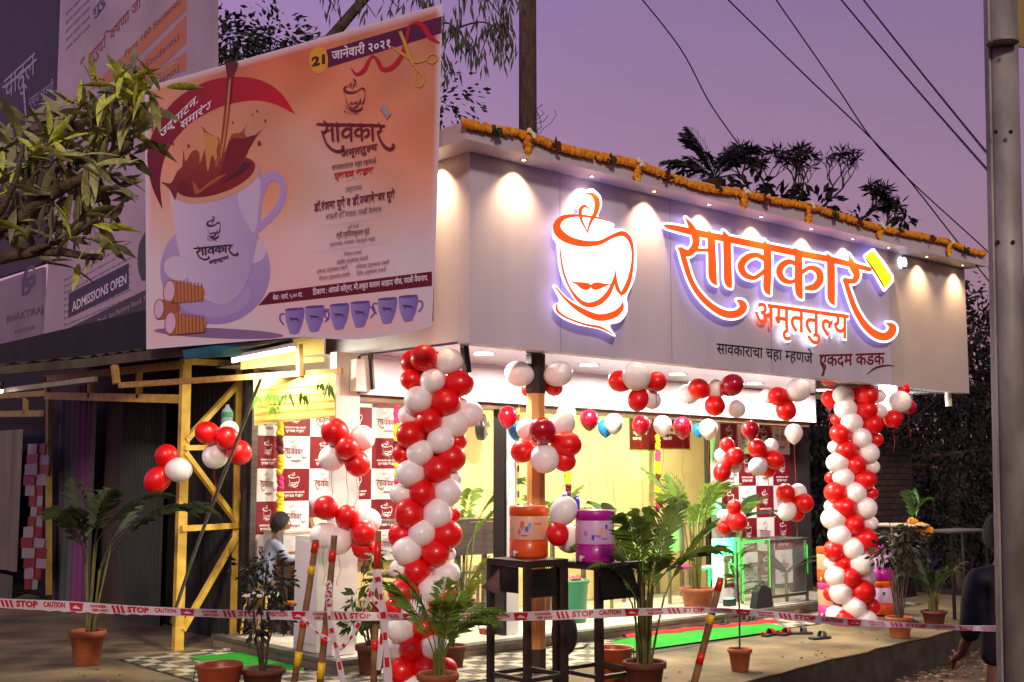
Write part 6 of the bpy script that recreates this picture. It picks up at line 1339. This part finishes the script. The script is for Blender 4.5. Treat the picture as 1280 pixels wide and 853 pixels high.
q = on(661, 696, 'z', 1.027); cooler('orange water cooler with peach band on the left steel stand before the post', (q.x, q.y, 1.027), .152, .40, OR, LB1, [(-.1, .22, .10, .02, (40, 120, 200)), (.05, .25, .07, .018, (80, 160, 220)), (-.35, .25, .12, .03, (220, 100, 90)), (-.5, .2, .08, .02, (200, 80, 160)), (.5, .26, .2, .006, (200, 90, 80)), (-.25, .17, .2, .006, (120, 100, 180))])
q = on(744, 702, 'z', .997); cooler('purple water cooler with lilac band on the right steel stand', (q.x, q.y, .997), .152, .40, PU, LB2, [(.35, .24, .10, .02, (240, 160, 40)), (.62, .27, .07, .018, (90, 60, 170)), (.15, .2, .22, .008, (150, 90, 200)), (-.1, .19, .08, .02, (90, 70, 190)), (.5, .18, .25, .006, (120, 80, 190)), (-.5, .22, .12, .02, (190, 120, 200))])
C0 = on(1030, 776, 'z', .016)
for k, (dx, mm, ll, lab) in enumerate(((0, PK, LB1, 'pink water cooler at the bottom of the stack left of the right balloon column'), (0, OR, LB1, 'orange water cooler on top of the pink one left of the right balloon column'))):
    cooler(lab, (12.05, 8.25, .126 * 0 + .016 + k * .405), .165, .40, mm, ll, [(.3, .25, .1, .02, (40, 90, 90)), (.05, .25, .08, .02, (210, 60, 60)), (-.3, .24, .15, .012, (120, 90, 160))])
for k, (mm, lab) in enumerate(((OR, 'dim orange water cooler at the bottom of the stack behind the right balloon column'), (PU, 'dim purple water cooler on top of the stack behind the right balloon column'))):
    cooler(lab, (12.72, 8.05, .016 + k * .405), .165, .40, mm, LB2, [(.3, .25, .1, .02, (40, 90, 90))])
# flap of dark sheet leaning beside the purple cooler's stand
fl = thing('metal_sheet', 'crumpled dark metal sheet leaning on the right side of the cooler stand', 'sheet', (7.05, 6.6, .7)); MB().prism([at(783, 706, 9.0), at(787, 704, 9.0), at(800, 740, 9.15), at(800, 747, 9.15), at(752, 748, 8.85), at(750, 706, 8.8)], tuple(FW * .004)).build('sheet', BLACKM, fl)
fp = thing('pinkish_cloth', 'dull pink cloth corner hanging at the left side of the orange cooler stand', 'cloth', at(615, 725, 9.1)); MB().prism([at(624, 712, 9.05), at(602, 734, 9.2), at(612, 741, 9.2), at(625, 745, 9.05)], tuple(FW * .004)).build('flap', mat('dull_pink_cloth', (120, 84, 84), .8, var=.2), fp)

# ------------------------------------------------------------------ inside the shop
ct = thing('steel_counter', 'stainless steel serving counter with hanging front sheets behind the left balloon column', 'counter', (7.9, 10.1, .12)); CS = Surf((6, 9.9, 0), (7, 9.9, 0), (6, 9.9, 2)); a = CS.p(500, 652); c = CS.p(643, 655)
MB().box((a.x, 9.9, a.z - .03), (c.x, 10.5, a.z)).build('top', STEEL, ct)
rn = random.Random(6); n = 30; xs_ = [a.x + (c.x - a.x) * i / n for i in range(n + 1)]; vs = [(x, 9.895 - rn.uniform(0, .018), a.z - .032) for x in xs_] + [(x, 9.885 - rn.uniform(0, .03), CS.p(600, 693).z) for x in xs_]
MB().add(vs, [(i, i + 1, n + i + 2, n + i + 1) for i in range(n)]).build('front_sheet', STEEL, ct, smooth=True)
MB().box((a.x, 9.92, .62), (c.x, 10.48, .65)).build('shelf', STEEL, ct); MB().box((a.x, 9.93, .22), (c.x, 10.47, .25)).build('shelf', STEEL, ct)
for k in range(5): x = a.x + (c.x - a.x - .05) * k / 4; MB().box((x, 9.915, .12), (x + .045, 9.955, a.z - .033)).build('leg', STEEL, ct)
for k in range(8):
    x = a.x + .2 + k * .2; 
    if x < c.x - .1: MB().box((x, 9.9, .25), (x + .03, 9.915, .62)).build('rack_bar', STEEL, ct)
gl = thing('glass_counter', 'low steel table with foil packets by the yellow wall behind the centre palm', 'table', (9.8, 10.4, .12)); x0, x1 = on(780, 655, 'y', 10.2).x, on(858, 655, 'y', 10.2).x; zc = on(820, 655, 'y', 10.2).z
MB().box((x0, 10.2, zc - .03), (x1, 10.7, zc)).build('top', STEEL, gl); MB().box((x0, 10.22, zc - .35), (x1, 10.24, zc - .031)).build('front_panel', mat('foggy_glass', (150, 150, 130), .15, var=.1, alpha=.5), gl)
for x in (x0 + .02, x1 - .06): MB().box((x, 10.23, .12), (x + .04, 10.27, zc - .031)).build('leg', STEEL, gl); MB().box((x, 10.64, .12), (x + .04, 10.68, zc - .031)).build('leg', STEEL, gl)
for px, k in ((795, 0), (803, 1), (836, 2)):
    p = on(px, 650, 'y', 10.35); t = thing('foil_packet', ('crumpled silver foil packet left of the centre palm', 'upright silver foil packet behind the centre palm', 'small silver foil packet on the steel table right of the centre palm')[k], 'packet', (p.x, 10.35, zc), 'foil packets on the steel table'); b = MB(); rn2 = random.Random(k)
    b.ball((p.x, 10.35, zc + .06), .07, 7, 5, (1.1, .6, .9)); b.v = [(v[0] + rn2.uniform(-.012, .012), v[1] + rn2.uniform(-.012, .012), max(zc + .001, v[2] + rn2.uniform(-.012, .012))) for v in b.v]; b.build('foil', mat('silver_foil', (200, 200, 205), .2, metal=.9, var=.1), t)
for px, lab, col in ((706, 'light blue capped bottle standing behind the white balloon', (30, 60, 170)), (719, 'dark blue tall bottle beside the lighter one behind the purple cooler', (44, 30, 140))):
    P = on(px, 640, 'y', 10.0); t = thing('blue_bottle', lab, 'bottle', (P.x, 10.0, zc), 'blue bottles behind the coolers'); h = .30; z_ = on(px, 648, 'y', 10.0).z
    b = MB(); b.lathe([(.001, 0), (.052, 0), (.055, .02), (.055, .20), (.04, .25), (.022, .27)], 16, (P.x, 10.0, z_)); b.build('body', mat('blue_plastic_%d' % px, col, .2, coat=.4, var=.05), t, True); MB().lathe([(.024, .268), (.026, .27), (.026, .3), (.001, .3)], 12, (P.x, 10.0, z_)).build('cap', WPAINT, t)
tb_ = thing('side_table', 'small table under the blue bottles behind the coolers', 'table', (8.8, 10.0, .12)); P0, P1 = on(690, 648, 'y', 9.9), on(735, 648, 'y', 9.9); MB().box((P0.x, 9.88, P0.z - .03), (P1.x, 10.2, P0.z - .002)).build('top', WPAINT, tb_)
for x in (P0.x + .02, P1.x - .06): MB().box((x, 9.92, .12), (x + .04, 9.96, P0.z - .031)).build('leg', STEEL, tb_)
ms = thing('magenta_stool', 'steel stool with a magenta cloth on its seat left of the terracotta pot', 'stool', on(862, 765, 'z', .12)); a = on(849, 711, 'y', 9.6); c = on(877, 711, 'y', 9.6)
MB().box((a.x, 9.45, a.z - .02), (c.x, 9.8, a.z)).build('seat', STEEL, ms); MB().box((a.x + .01, 9.44, a.z + .001), (c.x + .01, 9.8, a.z + .03)).build('cloth', mat('magenta_cloth', (170, 30, 110), .8, var=.2), ms)
for x in (a.x + .01, c.x - .04):
    for y in (9.46, 9.76): MB().box((x, y, .12), (x + .03, y + .03, a.z - .021)).build('leg', STEEL, ms)
fan = thing('hanging_fan', 'black oval hanging fan seen right of the left balloon column', 'fan', on(601, 534, 'y', 10.6)); p = on(601, 534, 'y', 10.6); b = MB(); b.lathe([(.001, .05), (.11, .04), (.115, 0), (.11, -.03), (.001, -.04)], 24)
me_ = b.mesh('housing', mat('fan_black', (30, 28, 34), .3, var=.1, coat=.4), True); piece(me_, 'housing', fan, p, (PI / 2, 0, .5), (1, 1.35, 1)); MB().bar(p + Vector((0, 0, .1)), Vector((p.x, p.y, 2.69)), .012).build('rod', BLACKM, fan)
for k in range(5):
    b = MB(); a_ = k * 1.256; b.poly([p + Vector((0, -.045, 0)), p + Vector((math.cos(a_) * .1, -.048, math.sin(a_) * .13)), p + Vector((math.cos(a_ + .6) * .1, -.046, math.sin(a_ + .6) * .13))]); b.build('blade', mat('fan_grey', (90, 84, 90), .4), fan)
rope_ = thing('yellow_rope', 'yellow and black striped rope hanging on the rail left of the white pillar', 'rope', on(648, 600, 'y', 8.93))
for k in range(18): a, c = on(648, 502 + k * 8, 'y', 8.92), on(648, 510 + k * 8, 'y', 8.92); MB().tube([a, c], .012, 6).build('strand', mat('rope_yellow', (214, 214, 40), .7) if k % 2 else mat('rope_green', (60, 70, 30), .7), rope_)
rb = thing('red_plank', 'long red brown plank lying on the floor left of the white pillar', 'plank', on(628, 795, 'z', .12)); a, c = on(609, 794, 'z', .12), on(647, 791, 'z', .12); MB().box((a.x, a.y, .122), (c.x, a.y + .12, .17)).build('top_board', mat('red_board', (130, 36, 26), .6), rb); MB().box((a.x + .1, a.y + .02, .1195), (a.x + .16, a.y + .1, .1215)).build('foot', BLACKM, rb)
# glass display case and the green flood light
gc = thing('glass_case', 'empty steel framed glass display case with glowing green strips along its edges', 'display case', (12.0, 9.0, .12)); X0, X1 = on(962, 700, 'y', 8.85).x, on(1008, 700, 'y', 8.85).x; ZT = on(985, 674, 'y', 8.85).z; s = .03
for x in (X0, X1):
    for y in (8.85, 9.35): MB().box((x, y, .122), (x + s, y + s, ZT)).build('corner_post', STEEL, gc)
for y in (8.85, 9.35):
    for z in (.2, ZT - .03): MB().box((X0 + s + .001, y, z), (X1 - .001, y + s, z + s)).build('rail', STEEL, gc)
for x in (X0, X1): MB().box((x, 8.85 + s + .001, ZT - .03), (x + s, 9.349, ZT)).build('rail', STEEL, gc)
GLS = mat('case_glass', (200, 220, 210), .05, var=0, alpha=.12, spec=.8); MB().box((X0 + s, 8.862, .232), (X1, 8.866, ZT - .032)).build('front_pane', GLS, gc); MB().box((X0 + .012, 8.89, .232), (X0 + .016, 9.34, ZT - .032)).build('side_pane', GLS, gc); MB().box((X0, 8.85, ZT + .001), (X1 + s, 9.38, ZT + .006)).build('top_pane', GLS, gc)
GLOWG = mat('green_glow', (60, 255, 90), .3, var=0, emit=(30, 235, 80), es=.6)  # emissive green for thin strips set along the case edges
MB().box((X0 - .006, 8.842, .3), (X0 - .001, 8.848, ZT)).build('green_edge', GLOWG, gc); MB().box((X1 + .008, 8.842, .45), (X1 + .02, 8.848, ZT - .08)).build('green_edge', GLOWG, gc); MB().box((X0 - .45, 8.9, ZT - .02), (X0 - .01, 8.92, ZT)).build('green_edge', GLOWG, gc); MB().box((X0 - .44, 8.9, .2), (X0 - .425, 8.915, ZT - .022)).build('green_edge', GLOWG, gc)
gf = thing('green_flood_light', 'small black flood light throwing green light up the backdrop behind the palm', 'flood light', on(903, 765, 'z', .12)); P = Vector((11.3, 9.15, .2)); MB().box((P.x - .07, P.y - .04, .122), (P.x + .07, P.y + .04, .2)).build('housing', BLACKM, gf); MB().box((P.x - .06, P.y - .02, .201), (P.x + .06, P.y + .04, .206)).build('lens', mat('green_lens', (60, 255, 90), .2, var=0, emit=(60, 255, 110), es=12), gf)
l = bpy.data.lights.new('green_lamp', 'SPOT'); l.energy = 1500; l.color = (.01, 1, .12); l.spot_size = math.radians(80); l.spot_blend = .9; l.shadow_soft_size = .05; lo = bpy.data.objects.new('green_lamp', l); COL.objects.link(lo); lo.parent = gf; lo.location = P + Vector((0, 0, .03)) - gf.location; lo.rotation_euler = Vector((.3, .9, 1)).to_track_quat('-Z', 'Y').to_euler()
sk = thing('black_box', 'black bag shaped box on the floor before the glass case', 'box', on(945, 765, 'z', .12)); a = on(937, 764, 'y', 8.84); c = on(966, 764, 'y', 8.84); b = MB(); b.prism([(a.x, 8.75, .122), (c.x - .1, 8.75, .122), (c.x - .15, 8.75, .34), (a.x + .12, 8.75, .38), (a.x + .05, 8.75, .3)], (0, .09, 0)); b.build('body', mat('black_fabric', (26, 24, 30), .8, var=.2, bump=.3), sk); MB().tube([(a.x + .12, 8.8, .38), (a.x + .2, 8.8, .42), (c.x - .16, 8.8, .345)], .008, 6).build('handle', BLACKM, sk)
sp_ = thing('printed_standee', 'maroon and white printed panel lit green standing behind the palm at the right', 'panel', (11.2, 9.3, .12)); a, c = on(893, 745, 'y', 9.45), on(928, 672, 'y', 9.45); MB().box((a.x, 9.45, .122), (c.x, 9.48, c.z)).build('board', WHITE, sp_); q1 = on(905, 735, 'y', 9.45); q2 = on(922, 694, 'y', 9.45); cc_ = piece(me_m, 'print_square', sp_, (q1.x, 9.446, q1.z), (0, 0, 0), (q2.x - q1.x, 1, q2.z - q1.z)); local(EM, 'emblem', cc_)
# white halogen flood lamp behind the right column
fl_ = thing('flood_lamp', 'glaring white flood lamp under the ceiling behind the right balloon column', 'flood lamp', on(1106, 500, 'y', 8.25)); P = on(1107, 502, 'y', 8.25)
MB().box((P.x - .16, 8.25, P.z - .14), (P.x + .16, 8.33, P.z + .12)).build('housing', BLACKM, fl_); MB().box((P.x - .14, 8.243, P.z - .12), (P.x + .14, 8.249, P.z + .1)).build('lens', mat('flood_glow', (255, 255, 255), .2, var=0, emit=(255, 250, 244), es=26), fl_); MB().bar(P + Vector((0, .05, .12)), Vector((P.x, P.y + .05, 2.63)), .02).build('bracket', STEEL, fl_)
l = bpy.data.lights.new('flood', 'AREA'); l.size = .25; l.energy = 55; l.color = (1, .96, .92); lo = bpy.data.objects.new('flood', l); COL.objects.link(lo); lo.parent = fl_; lo.location = Vector((P.x, 8.22, P.z)) - fl_.location; lo.rotation_euler = Vector((-.75, -.75, -.25)).to_track_quat('-Z', 'Y').to_euler()
# high tables and their flowers at the right
for k, (p0, p1, py, pyb, lab, Yv) in enumerate(((1094, 1152, 657, 790, 'high round table with a steel leg carrying marigolds and a palm frond', 7.6), (1172, 1222, 664, 790, 'dim folding table top beside the man at the right', 7.4))):
    a, c = on(p0, py, 'y', Yv), on(p1, py if k == 0 else 660, 'y', Yv); t = thing('high_table', lab, 'table', ((a.x + c.x) / 2, Yv, 0), 'tables at the right end'); cx_ = (a.x + c.x) / 2; z = a.z
    if k == 0:
        MB().lathe([(.001, -.02), (.33, -.02), (.335, -.01), (.33, 0), (.001, 0)], 30, (cx_, Yv, z)).build('top', mat('table_cream', (176, 164, 140), .4), t); MB().tube([(cx_ - .12, Yv, .0), (cx_ - .12, Yv, z - .021)], .03, 12).build('leg', STEEL, t); MB().lathe([(.001, .02), (.22, .02), (.24, 0)], 20, (cx_ - .12, Yv, .001)).build('foot', STEEL, t); T1 = (cx_, Yv, z)
    else:
        MB().box((a.x, Yv - .2, z - .02), (c.x, Yv + .25, z)).build('top', mat('table_grey', (80, 74, 72), .4), t)
        for x in (a.x + .05, c.x - .07): MB().box((x, Yv - .15, 0), (x + .03, Yv - .12, z - .021)).build('leg', BLACKM, t); MB().box((x, Yv + .15, 0), (x + .03, Yv + .18, z - .021)).build('leg', BLACKM, t)
mf_ = thing('marigold_bunch', 'bunch of orange marigolds with a green palm frond lying on the high round table', 'flowers', T1); blossoms(on(1140, 655, 'y', 7.5), on(1162, 664, 'y', 7.35), .06, 6, 3, 4, .5).build('flowers', MG, mf_, smooth=True)
P = on(1140, 655, 'y', 7.6)
for k, (az, el) in enumerate(((3.3, -.5), (1.2, -.7), (2.4, -.9), (5.6, -.3))): piece(frond(mat('lit_palm', (60, 110, 30), .5, var=.2), 70 + k % 2), 'frond', mf_, P, (0, el, az), (.42, .5, .45))

# ------------------------------------------------------------------ small things on the ground
def bucket(label, x, y, z, r, h, m, sticker=None):
    t = thing('bucket', label, 'bucket', (x, y, z), 'brown plastic buckets'); MB().lathe([(.001, .004), (r * .72, 0), (r * .74, .01), (r * .95, h * .86), (r * .97, h * .88), (r * 1.0, h * .93), (r * 1.03, h * .97), (r * 1.0, h), (r * .95, h * .97), (r * .9, h * .8), (r * .72, .02), (.001, .02)], 34, (x, y, z)).build('body', m, t, smooth=True)
    A = Vector((x, y, z + h * .93)); s = RT * r * 1.02; MB().tube([A - s, A - s * .96 - Vector((0, 0, h * .3)) - FW * r * .5, A - Vector((0, 0, h * .52)) - FW * r * 1.02, A + s * .96 - Vector((0, 0, h * .3)) - FW * r * .5, A + s], .004, 6).build('handle', BLACKM, t)
    if sticker: p = at(*sticker); b = MB(); b.prism([p, p + RT * .05, p + RT * .05 + UP * .06, p + UP * .06], tuple(-FW * .003)); b.build('sticker', flat((220, 150, 40)), t)
BK = mat('brown_plastic', (170, 74, 34), .4, var=.06, coat=.1)
P = gp(768, 853); bucket('brown plastic bucket with a yellow sticker left of the centre palm pot', P.x, P.y, 0, .155, .28, BK, (747, 832, depth((P.x, P.y, .2)) - .15))
P = gp(273, 880); bucket('brown plastic bucket at the bottom edge before the small green carpet', P.x, P.y, 0, .17, .29, mat('dark_brown_plastic', (150, 66, 36), .4, var=.06))
gb = thing('green_bin', 'green plastic bin filled with litter behind the cooler stands', 'bin', (8.1, 8.35, .016)); P = on(717, 790, 'z', .016); P.y = max(P.y, 7.9); MB().lathe([(.001, 0), (.125, 0), (.155, .5), (.17, .51), (.172, .54), (.15, .53), (.13, .4)], 4 * 6, (P.x, P.y, .0165)).build('body', mat('green_bin_plastic', (16, 118, 82), .45, var=.05), gb, smooth=True)
b = MB(); rn = random.Random(12)
for k in range(16): b.ball((P.x + rn.uniform(-.1, .1), P.y + rn.uniform(-.1, .1), .55 + rn.uniform(-.03, .05)), rn.uniform(.02, .04), 6, 4)
b.build('litter', mat('mixed_litter', (190, 150, 140), .7, col2=(150, 60, 50), scale=20), gb, kind='stuff')
bg_ = thing('black_bag', 'black cloth bag hanging between the cooler stands', 'bag', at(705, 800, 9.6)); b = MB(); q = at(706, 792, 9.6); b.ball(q, .16, 14, 9, (.75, .6, 1.1)); b.v = [(v[0] + random.uniform(-.006, .006), v[1] + random.uniform(-.006, .006), v[2]) for v in b.v]; b.build('body', mat('black_fabric', (0, 0, 0)), bg_, smooth=True); MB().tube([q + Vector((0, 0, .16)), q + Vector((.03, 0, .24)), q + Vector((-.03, 0, .3))], .008, 6).build('strap', BLACKM, bg_)
cb = thing('loose_cable', 'loose black cable lying on the tiles behind the cooler stands', 'cable', gp(700, 812)); MB().tube([Vector((p.x, p.y, .026)) for p in (gp(700, 808, .026), gp(712, 813, .026), gp(728, 810, .026), gp(734, 806, .026))], .008, 6).build('wire', BLACKM, cb)
def shoe(label, px, py, L, rot, cm_, kind, z=0):
    P = gp(px, py, z); t = thing('sandal', label, 'sandal', (P.x, P.y, z + .001), 'sandals left on the platform'); b = MB(); pts = [(L * a, L * c) for a, c in ((-.5, -.12), (-.46, -.17), (-.2, -.17), (.1, -.16), (.35, -.2), (.48, -.12), (.5, 0), (.46, .12), (.3, .19), (0, .17), (-.3, .17), (-.48, .13))]; b.prism([(x, y, 0) for x, y in pts], (0, 0, L * .09)); local(b.mesh('sole', mat('dark_rubber', (44, 42, 44), .7)), 'sole', t, rot=(0, 0, rot))
    b = MB(); n = 7; vs = []
    for i in range(n):
        a = PI * i / (n - 1)
        for xx in ((-.02, .18, .38) if kind == 'clog' else (.02, .12, .22)): vs.append((L * xx, -math.cos(a) * L * (.17 if xx < .3 else .13), L * .08 + math.sin(a) * L * (.24 if xx < .3 else .14)))
    b.add(vs, [(i * 3 + j, i * 3 + j + 1, i * 3 + j + 4, i * 3 + j + 3) for i in range(n - 1) for j in range(2)]); local(b.mesh('upper', cm_, True), 'upper', t, rot=(0, 0, rot))
    if kind == 'clog': b = MB(); b.tube([(-.48 * L, -.1 * L, .12 * L), (-.5 * L, 0, .2 * L), (-.48 * L, .1 * L, .12 * L)], .012, 6); local(b.mesh('heel_strap', cm_, True), 'heel_strap', t, rot=(0, 0, rot))
RC = mat('red_rubber', (196, 30, 26), .5, var=.05); GC = mat('grey_rubber', (70, 68, 66), .6, var=.1)
shoe('left one of the red and black clogs on the concrete', 962, 795, .24, .1, RC, 'clog'); shoe('right one of the red and black clogs on the concrete', 982, 794, .24, .2, RC, 'clog'); shoe('dark sandal touching the right red clog', 1001, 793, .25, -.6, GC, 'sandal'); shoe('grey sandal farthest right of the row on the concrete', 1025, 799, .26, -.2, GC, 'sandal')
shoe('small dark sandal on the tiles at the end of the green carpet', 906, 781, .2, .4, BLACKM, 'sandal', .017); shoe('dark slipper on the tiles behind the red clogs', 932, 778, .24, .1, BLACKM, 'sandal', .017); shoe('second dark slipper on the tiles just right of the other', 944, 779, .24, .2, GC, 'sandal', .017)
lt = thing('paper_scrap', 'small white paper scrap on the ground by the yellow post', 'paper', gp(283, 812)); P = gp(283, 812, .02); MB().box((P.x - .03, P.y - .02, .002), (P.x + .03, P.y + .02, .03)).build('scrap', flat((210, 206, 200)), lt)

# ------------------------------------------------------------------ striped sticks and caution tape
STK = mat('bare_stick', (150, 112, 74), .8, var=.25, scale=9, bump=.4); RT_ = mat('red_reflective_tape', (226, 40, 16), .3, var=.05, emit=(255, 40, 10), es=.0); YT_ = mat('yellow_reflective_tape', (240, 200, 20), .3, var=.05)
def stick(label, p0, p1, D, bands):
    a = at(*p0, D); d = (at(*p1, D) - a).normalized(); L = -a.z / d.z; e = a + d * L; t = thing('marker_stick', label, 'stick', e, 'sticks with red and yellow tape holding the caution tape')
    MB().tube([a, a.lerp(e, .3) + Vector((.004, 0, 0)), a.lerp(e, .7), e], [.024, .025, .026, .027], 10).build('pole', STK, t, smooth=True); b = MB(); b.lathe([(.001, 0), (.05, 0), (.06, .015), (.03, .03), (.001, .03)], 9, e); b.build('foot', KERBM, t)
    for y0, y1, k in bands:
        f = lambda y: a + (at(*p1, D) - a) * ((y - p0[1]) / (p1[1] - p0[1])); MB().tube([f(y0), f(y1)], .0275, 12).build('tape_band', RT_ if k == 'r' else YT_, t, smooth=True)
stick('leftmost of the three leaning striped sticks before the corner pillar', (395, 675), (368, 853), 9.0, [(677, 691, 'r'), (707, 718, 'y'), (776, 784, 'r'), (814, 832, 'y')])
stick('middle of the three striped sticks, standing almost upright', (418, 670), (400, 853), 8.9, [(688, 702, 'r'), (738, 748, 'y'), (790, 805, 'r'), (828, 848, 'y')])
stick('rightmost of the three striped sticks beside the left balloon column', (473, 664), (467, 853), 9.0, [(676, 710, 'r'), (748, 762, 'r'), (800, 812, 'r')])
stick('single striped stick leaning alone before the terracotta pots at the right', (901, 722), (868, 853), 8.6, [(724, 738, 'r'), (768, 780, 'y'), (816, 830, 'r')])
TPM = mat('white_tape_film', (214, 204, 212), .35, var=.05, scale=6); TR = flat((190, 16, 36), .4)
tp = thing('caution_tape', 'long white and red caution tape stretched across the whole front of the shop', 'tape', (6, 6.5, .8))
TPTS = [(-40, 750, 10.2), (0, 754, 10.0), (80, 758, 9.7), (150, 762, 9.5), (222, 765, 9.35), (300, 768, 9.15), (390, 770, 8.95), (412, 770, 8.88), (480, 771, 8.9), (560, 771.5, 8.75), (640, 771, 8.6), (740, 767.5, 8.5), (820, 764.5, 8.55), (888, 763, 8.55), (960, 768, 8.2), (1040, 776, 7.8), (1120, 781, 7.3), (1200, 785, 6.85), (1256, 786, 6.42)]
TC = cm(TPTS, 5); hw = lambda x: 5.2 + .8 * math.sin(x * .02) - (1.2 if x > 880 else 0) + (.6 if x < 300 else 0)
def tape_pt(x, v, lift=0):
    "v from -1 at the top edge to 1 at the bottom edge"
    xs2 = [p[0] for p in TC]; y = np.interp(x, xs2, [p[1] for p in TC]); D = np.interp(x, xs2, [p[2] for p in TC]); tw2 = .012 * math.sin(x * .05) * v; return at(x, y + v * hw(x), D - lift + tw2)
b = MB(); xx = np.arange(-40, 1257, 6.0); vs = []
for x in xx:
    wob = .25 * math.sin(x * .21) + (1.2 * math.sin(x * .33) if 60 < x < 190 else 0)
    for v in (-1, -.3, .4, 1): vs.append(tape_pt(x, v + (wob * .12 if v == 1 else 0)))
b.add(vs, [(i * 4 + j, (i + 1) * 4 + j, (i + 1) * 4 + j + 1, i * 4 + j + 1) for i in range(len(xx) - 1) for j in range(3)]); b.build('film', TPM, tp, smooth=True)
def tape_text(mb, s, x, w_, v0, h):
    V, Fc = text2d(s, .04); a0 = min(v[0] for v in V); a1_ = max(v[0] for v in V); mb.add([tape_pt(x + (u - a0) / (a1_ - a0) * w_, v0 - vv / .70 * h, .006) for u, vv in V], Fc)
x = -30
while x < 1235:
    q = MB(); tape_text(q, 'STOP', x + 50, 27, .45, 1.15); q.build('stop_word', TR, tp)
    q = MB(); tape_text(q, 'CAUTION', x + 84, 27, .25, .95); q.build('caution_word', TR, tp)
    q = MB(); tape_text(q, 'DANGER', x + 4, 20, -.15, .5); tape_text(q, 'KEEP AWAY', x + 6, 20, .65, .5); q.build('small_words', TR, tp)
    for k in range(3): q = MB(); q.poly([tape_pt(x + 30 + k * 5.5, -.75, .006), tape_pt(x + 33 + k * 5.5, -.75, .006), tape_pt(x + 36 + k * 5.5, .75, .006), tape_pt(x + 33 + k * 5.5, .75, .006)]); q.build('red_stripe', TR, tp)
    q = MB(); q.poly([tape_pt(x + 116, -.8, .006), tape_pt(x + 134, -.8, .006), tape_pt(x + 132, .8, .006), tape_pt(x + 118, .8, .006)]); q.build('red_badge', TR, tp); q = MB(); q.poly([tape_pt(x + 120, .3, .009), tape_pt(x + 124, -.3, .009), tape_pt(x + 128, 0, .009), tape_pt(x + 131, .4, .009)]); q.build('badge_mark', TPM, tp)
    x += 139
def tail(label, pts, wd):
    t = thing('tape_end', label, 'tape', at(*pts[0]), 'loose lengths of caution tape on the sticks'); b = MB(); P = cm(pts, 6); vs = []; D2 = []
    for i, (x, y, D) in enumerate(P):
        a = P[max(0, i - 1)]; c = P[min(len(P) - 1, i + 1)]; dx, dy = c[0] - a[0], c[1] - a[1]; q = math.hypot(dx, dy) or 1; w2 = wd * (1 + .3 * math.sin(i * .9)); D2.append((x, y, D, -dy / q, dx / q, w2)); vs += [at(x - dy / q * w2, y + dx / q * w2, D), at(x, y, D - .01), at(x + dy / q * w2, y - dx / q * w2, D)]
    b.add(vs, [(i * 3 + j, (i + 1) * 3 + j, (i + 1) * 3 + j + 1, i * 3 + j + 1) for i in range(len(P) - 1) for j in range(2)]); b.build('film', TPM, t, smooth=True)
    for i in range(2, len(D2) - 2, 3):
        x, y, D, nx_, ny_, w2 = D2[i]; x2, y2 = D2[i + 1][:2]; q = MB(); q.poly([at(x + nx_ * w2 * .7, y + ny_ * w2 * .7, D - .016), at(x2 + nx_ * w2 * .7, y2 + ny_ * w2 * .7, D - .016), at(x2 - nx_ * w2 * .6, y2 - ny_ * w2 * .6, D - .016), at(x - nx_ * w2 * .6, y - ny_ * w2 * .6, D - .016)]); q.build('red_print', TR, t)
tail('tape length running down from the middle stick to the ground', [(412, 748, 8.84), (412, 775, 8.8), (420, 810, 8.8), (430, 860, 8.8)], 3.2)
tail('tape length sagging from the left stick to the middle one', [(378, 772, 8.93), (398, 792, 8.88), (418, 804, 8.85), (424, 812, 8.82)], 2.2)
tail('tape length looping from the middle stick up to the right stick', [(424, 812, 8.86), (440, 795, 8.9), (456, 760, 8.93), (470, 722, 8.95)], 2.6)
tail('tape hanging in a long strip on the right stick', [(470, 712, 8.9), (477, 750, 8.86), (482, 800, 8.84), (486, 862, 8.84)], 4.2)
tail('narrow folded tape strip beside the long one on the right stick', [(474, 716, 8.92), (466, 745, 8.9), (478, 770, 8.88), (473, 838, 8.88)], 2.8)
tail('crumpled tape knot on the middle stick just above the long tape', [(408, 728, 8.82), (414, 736, 8.8), (408, 746, 8.8), (415, 754, 8.8)], 3.4)
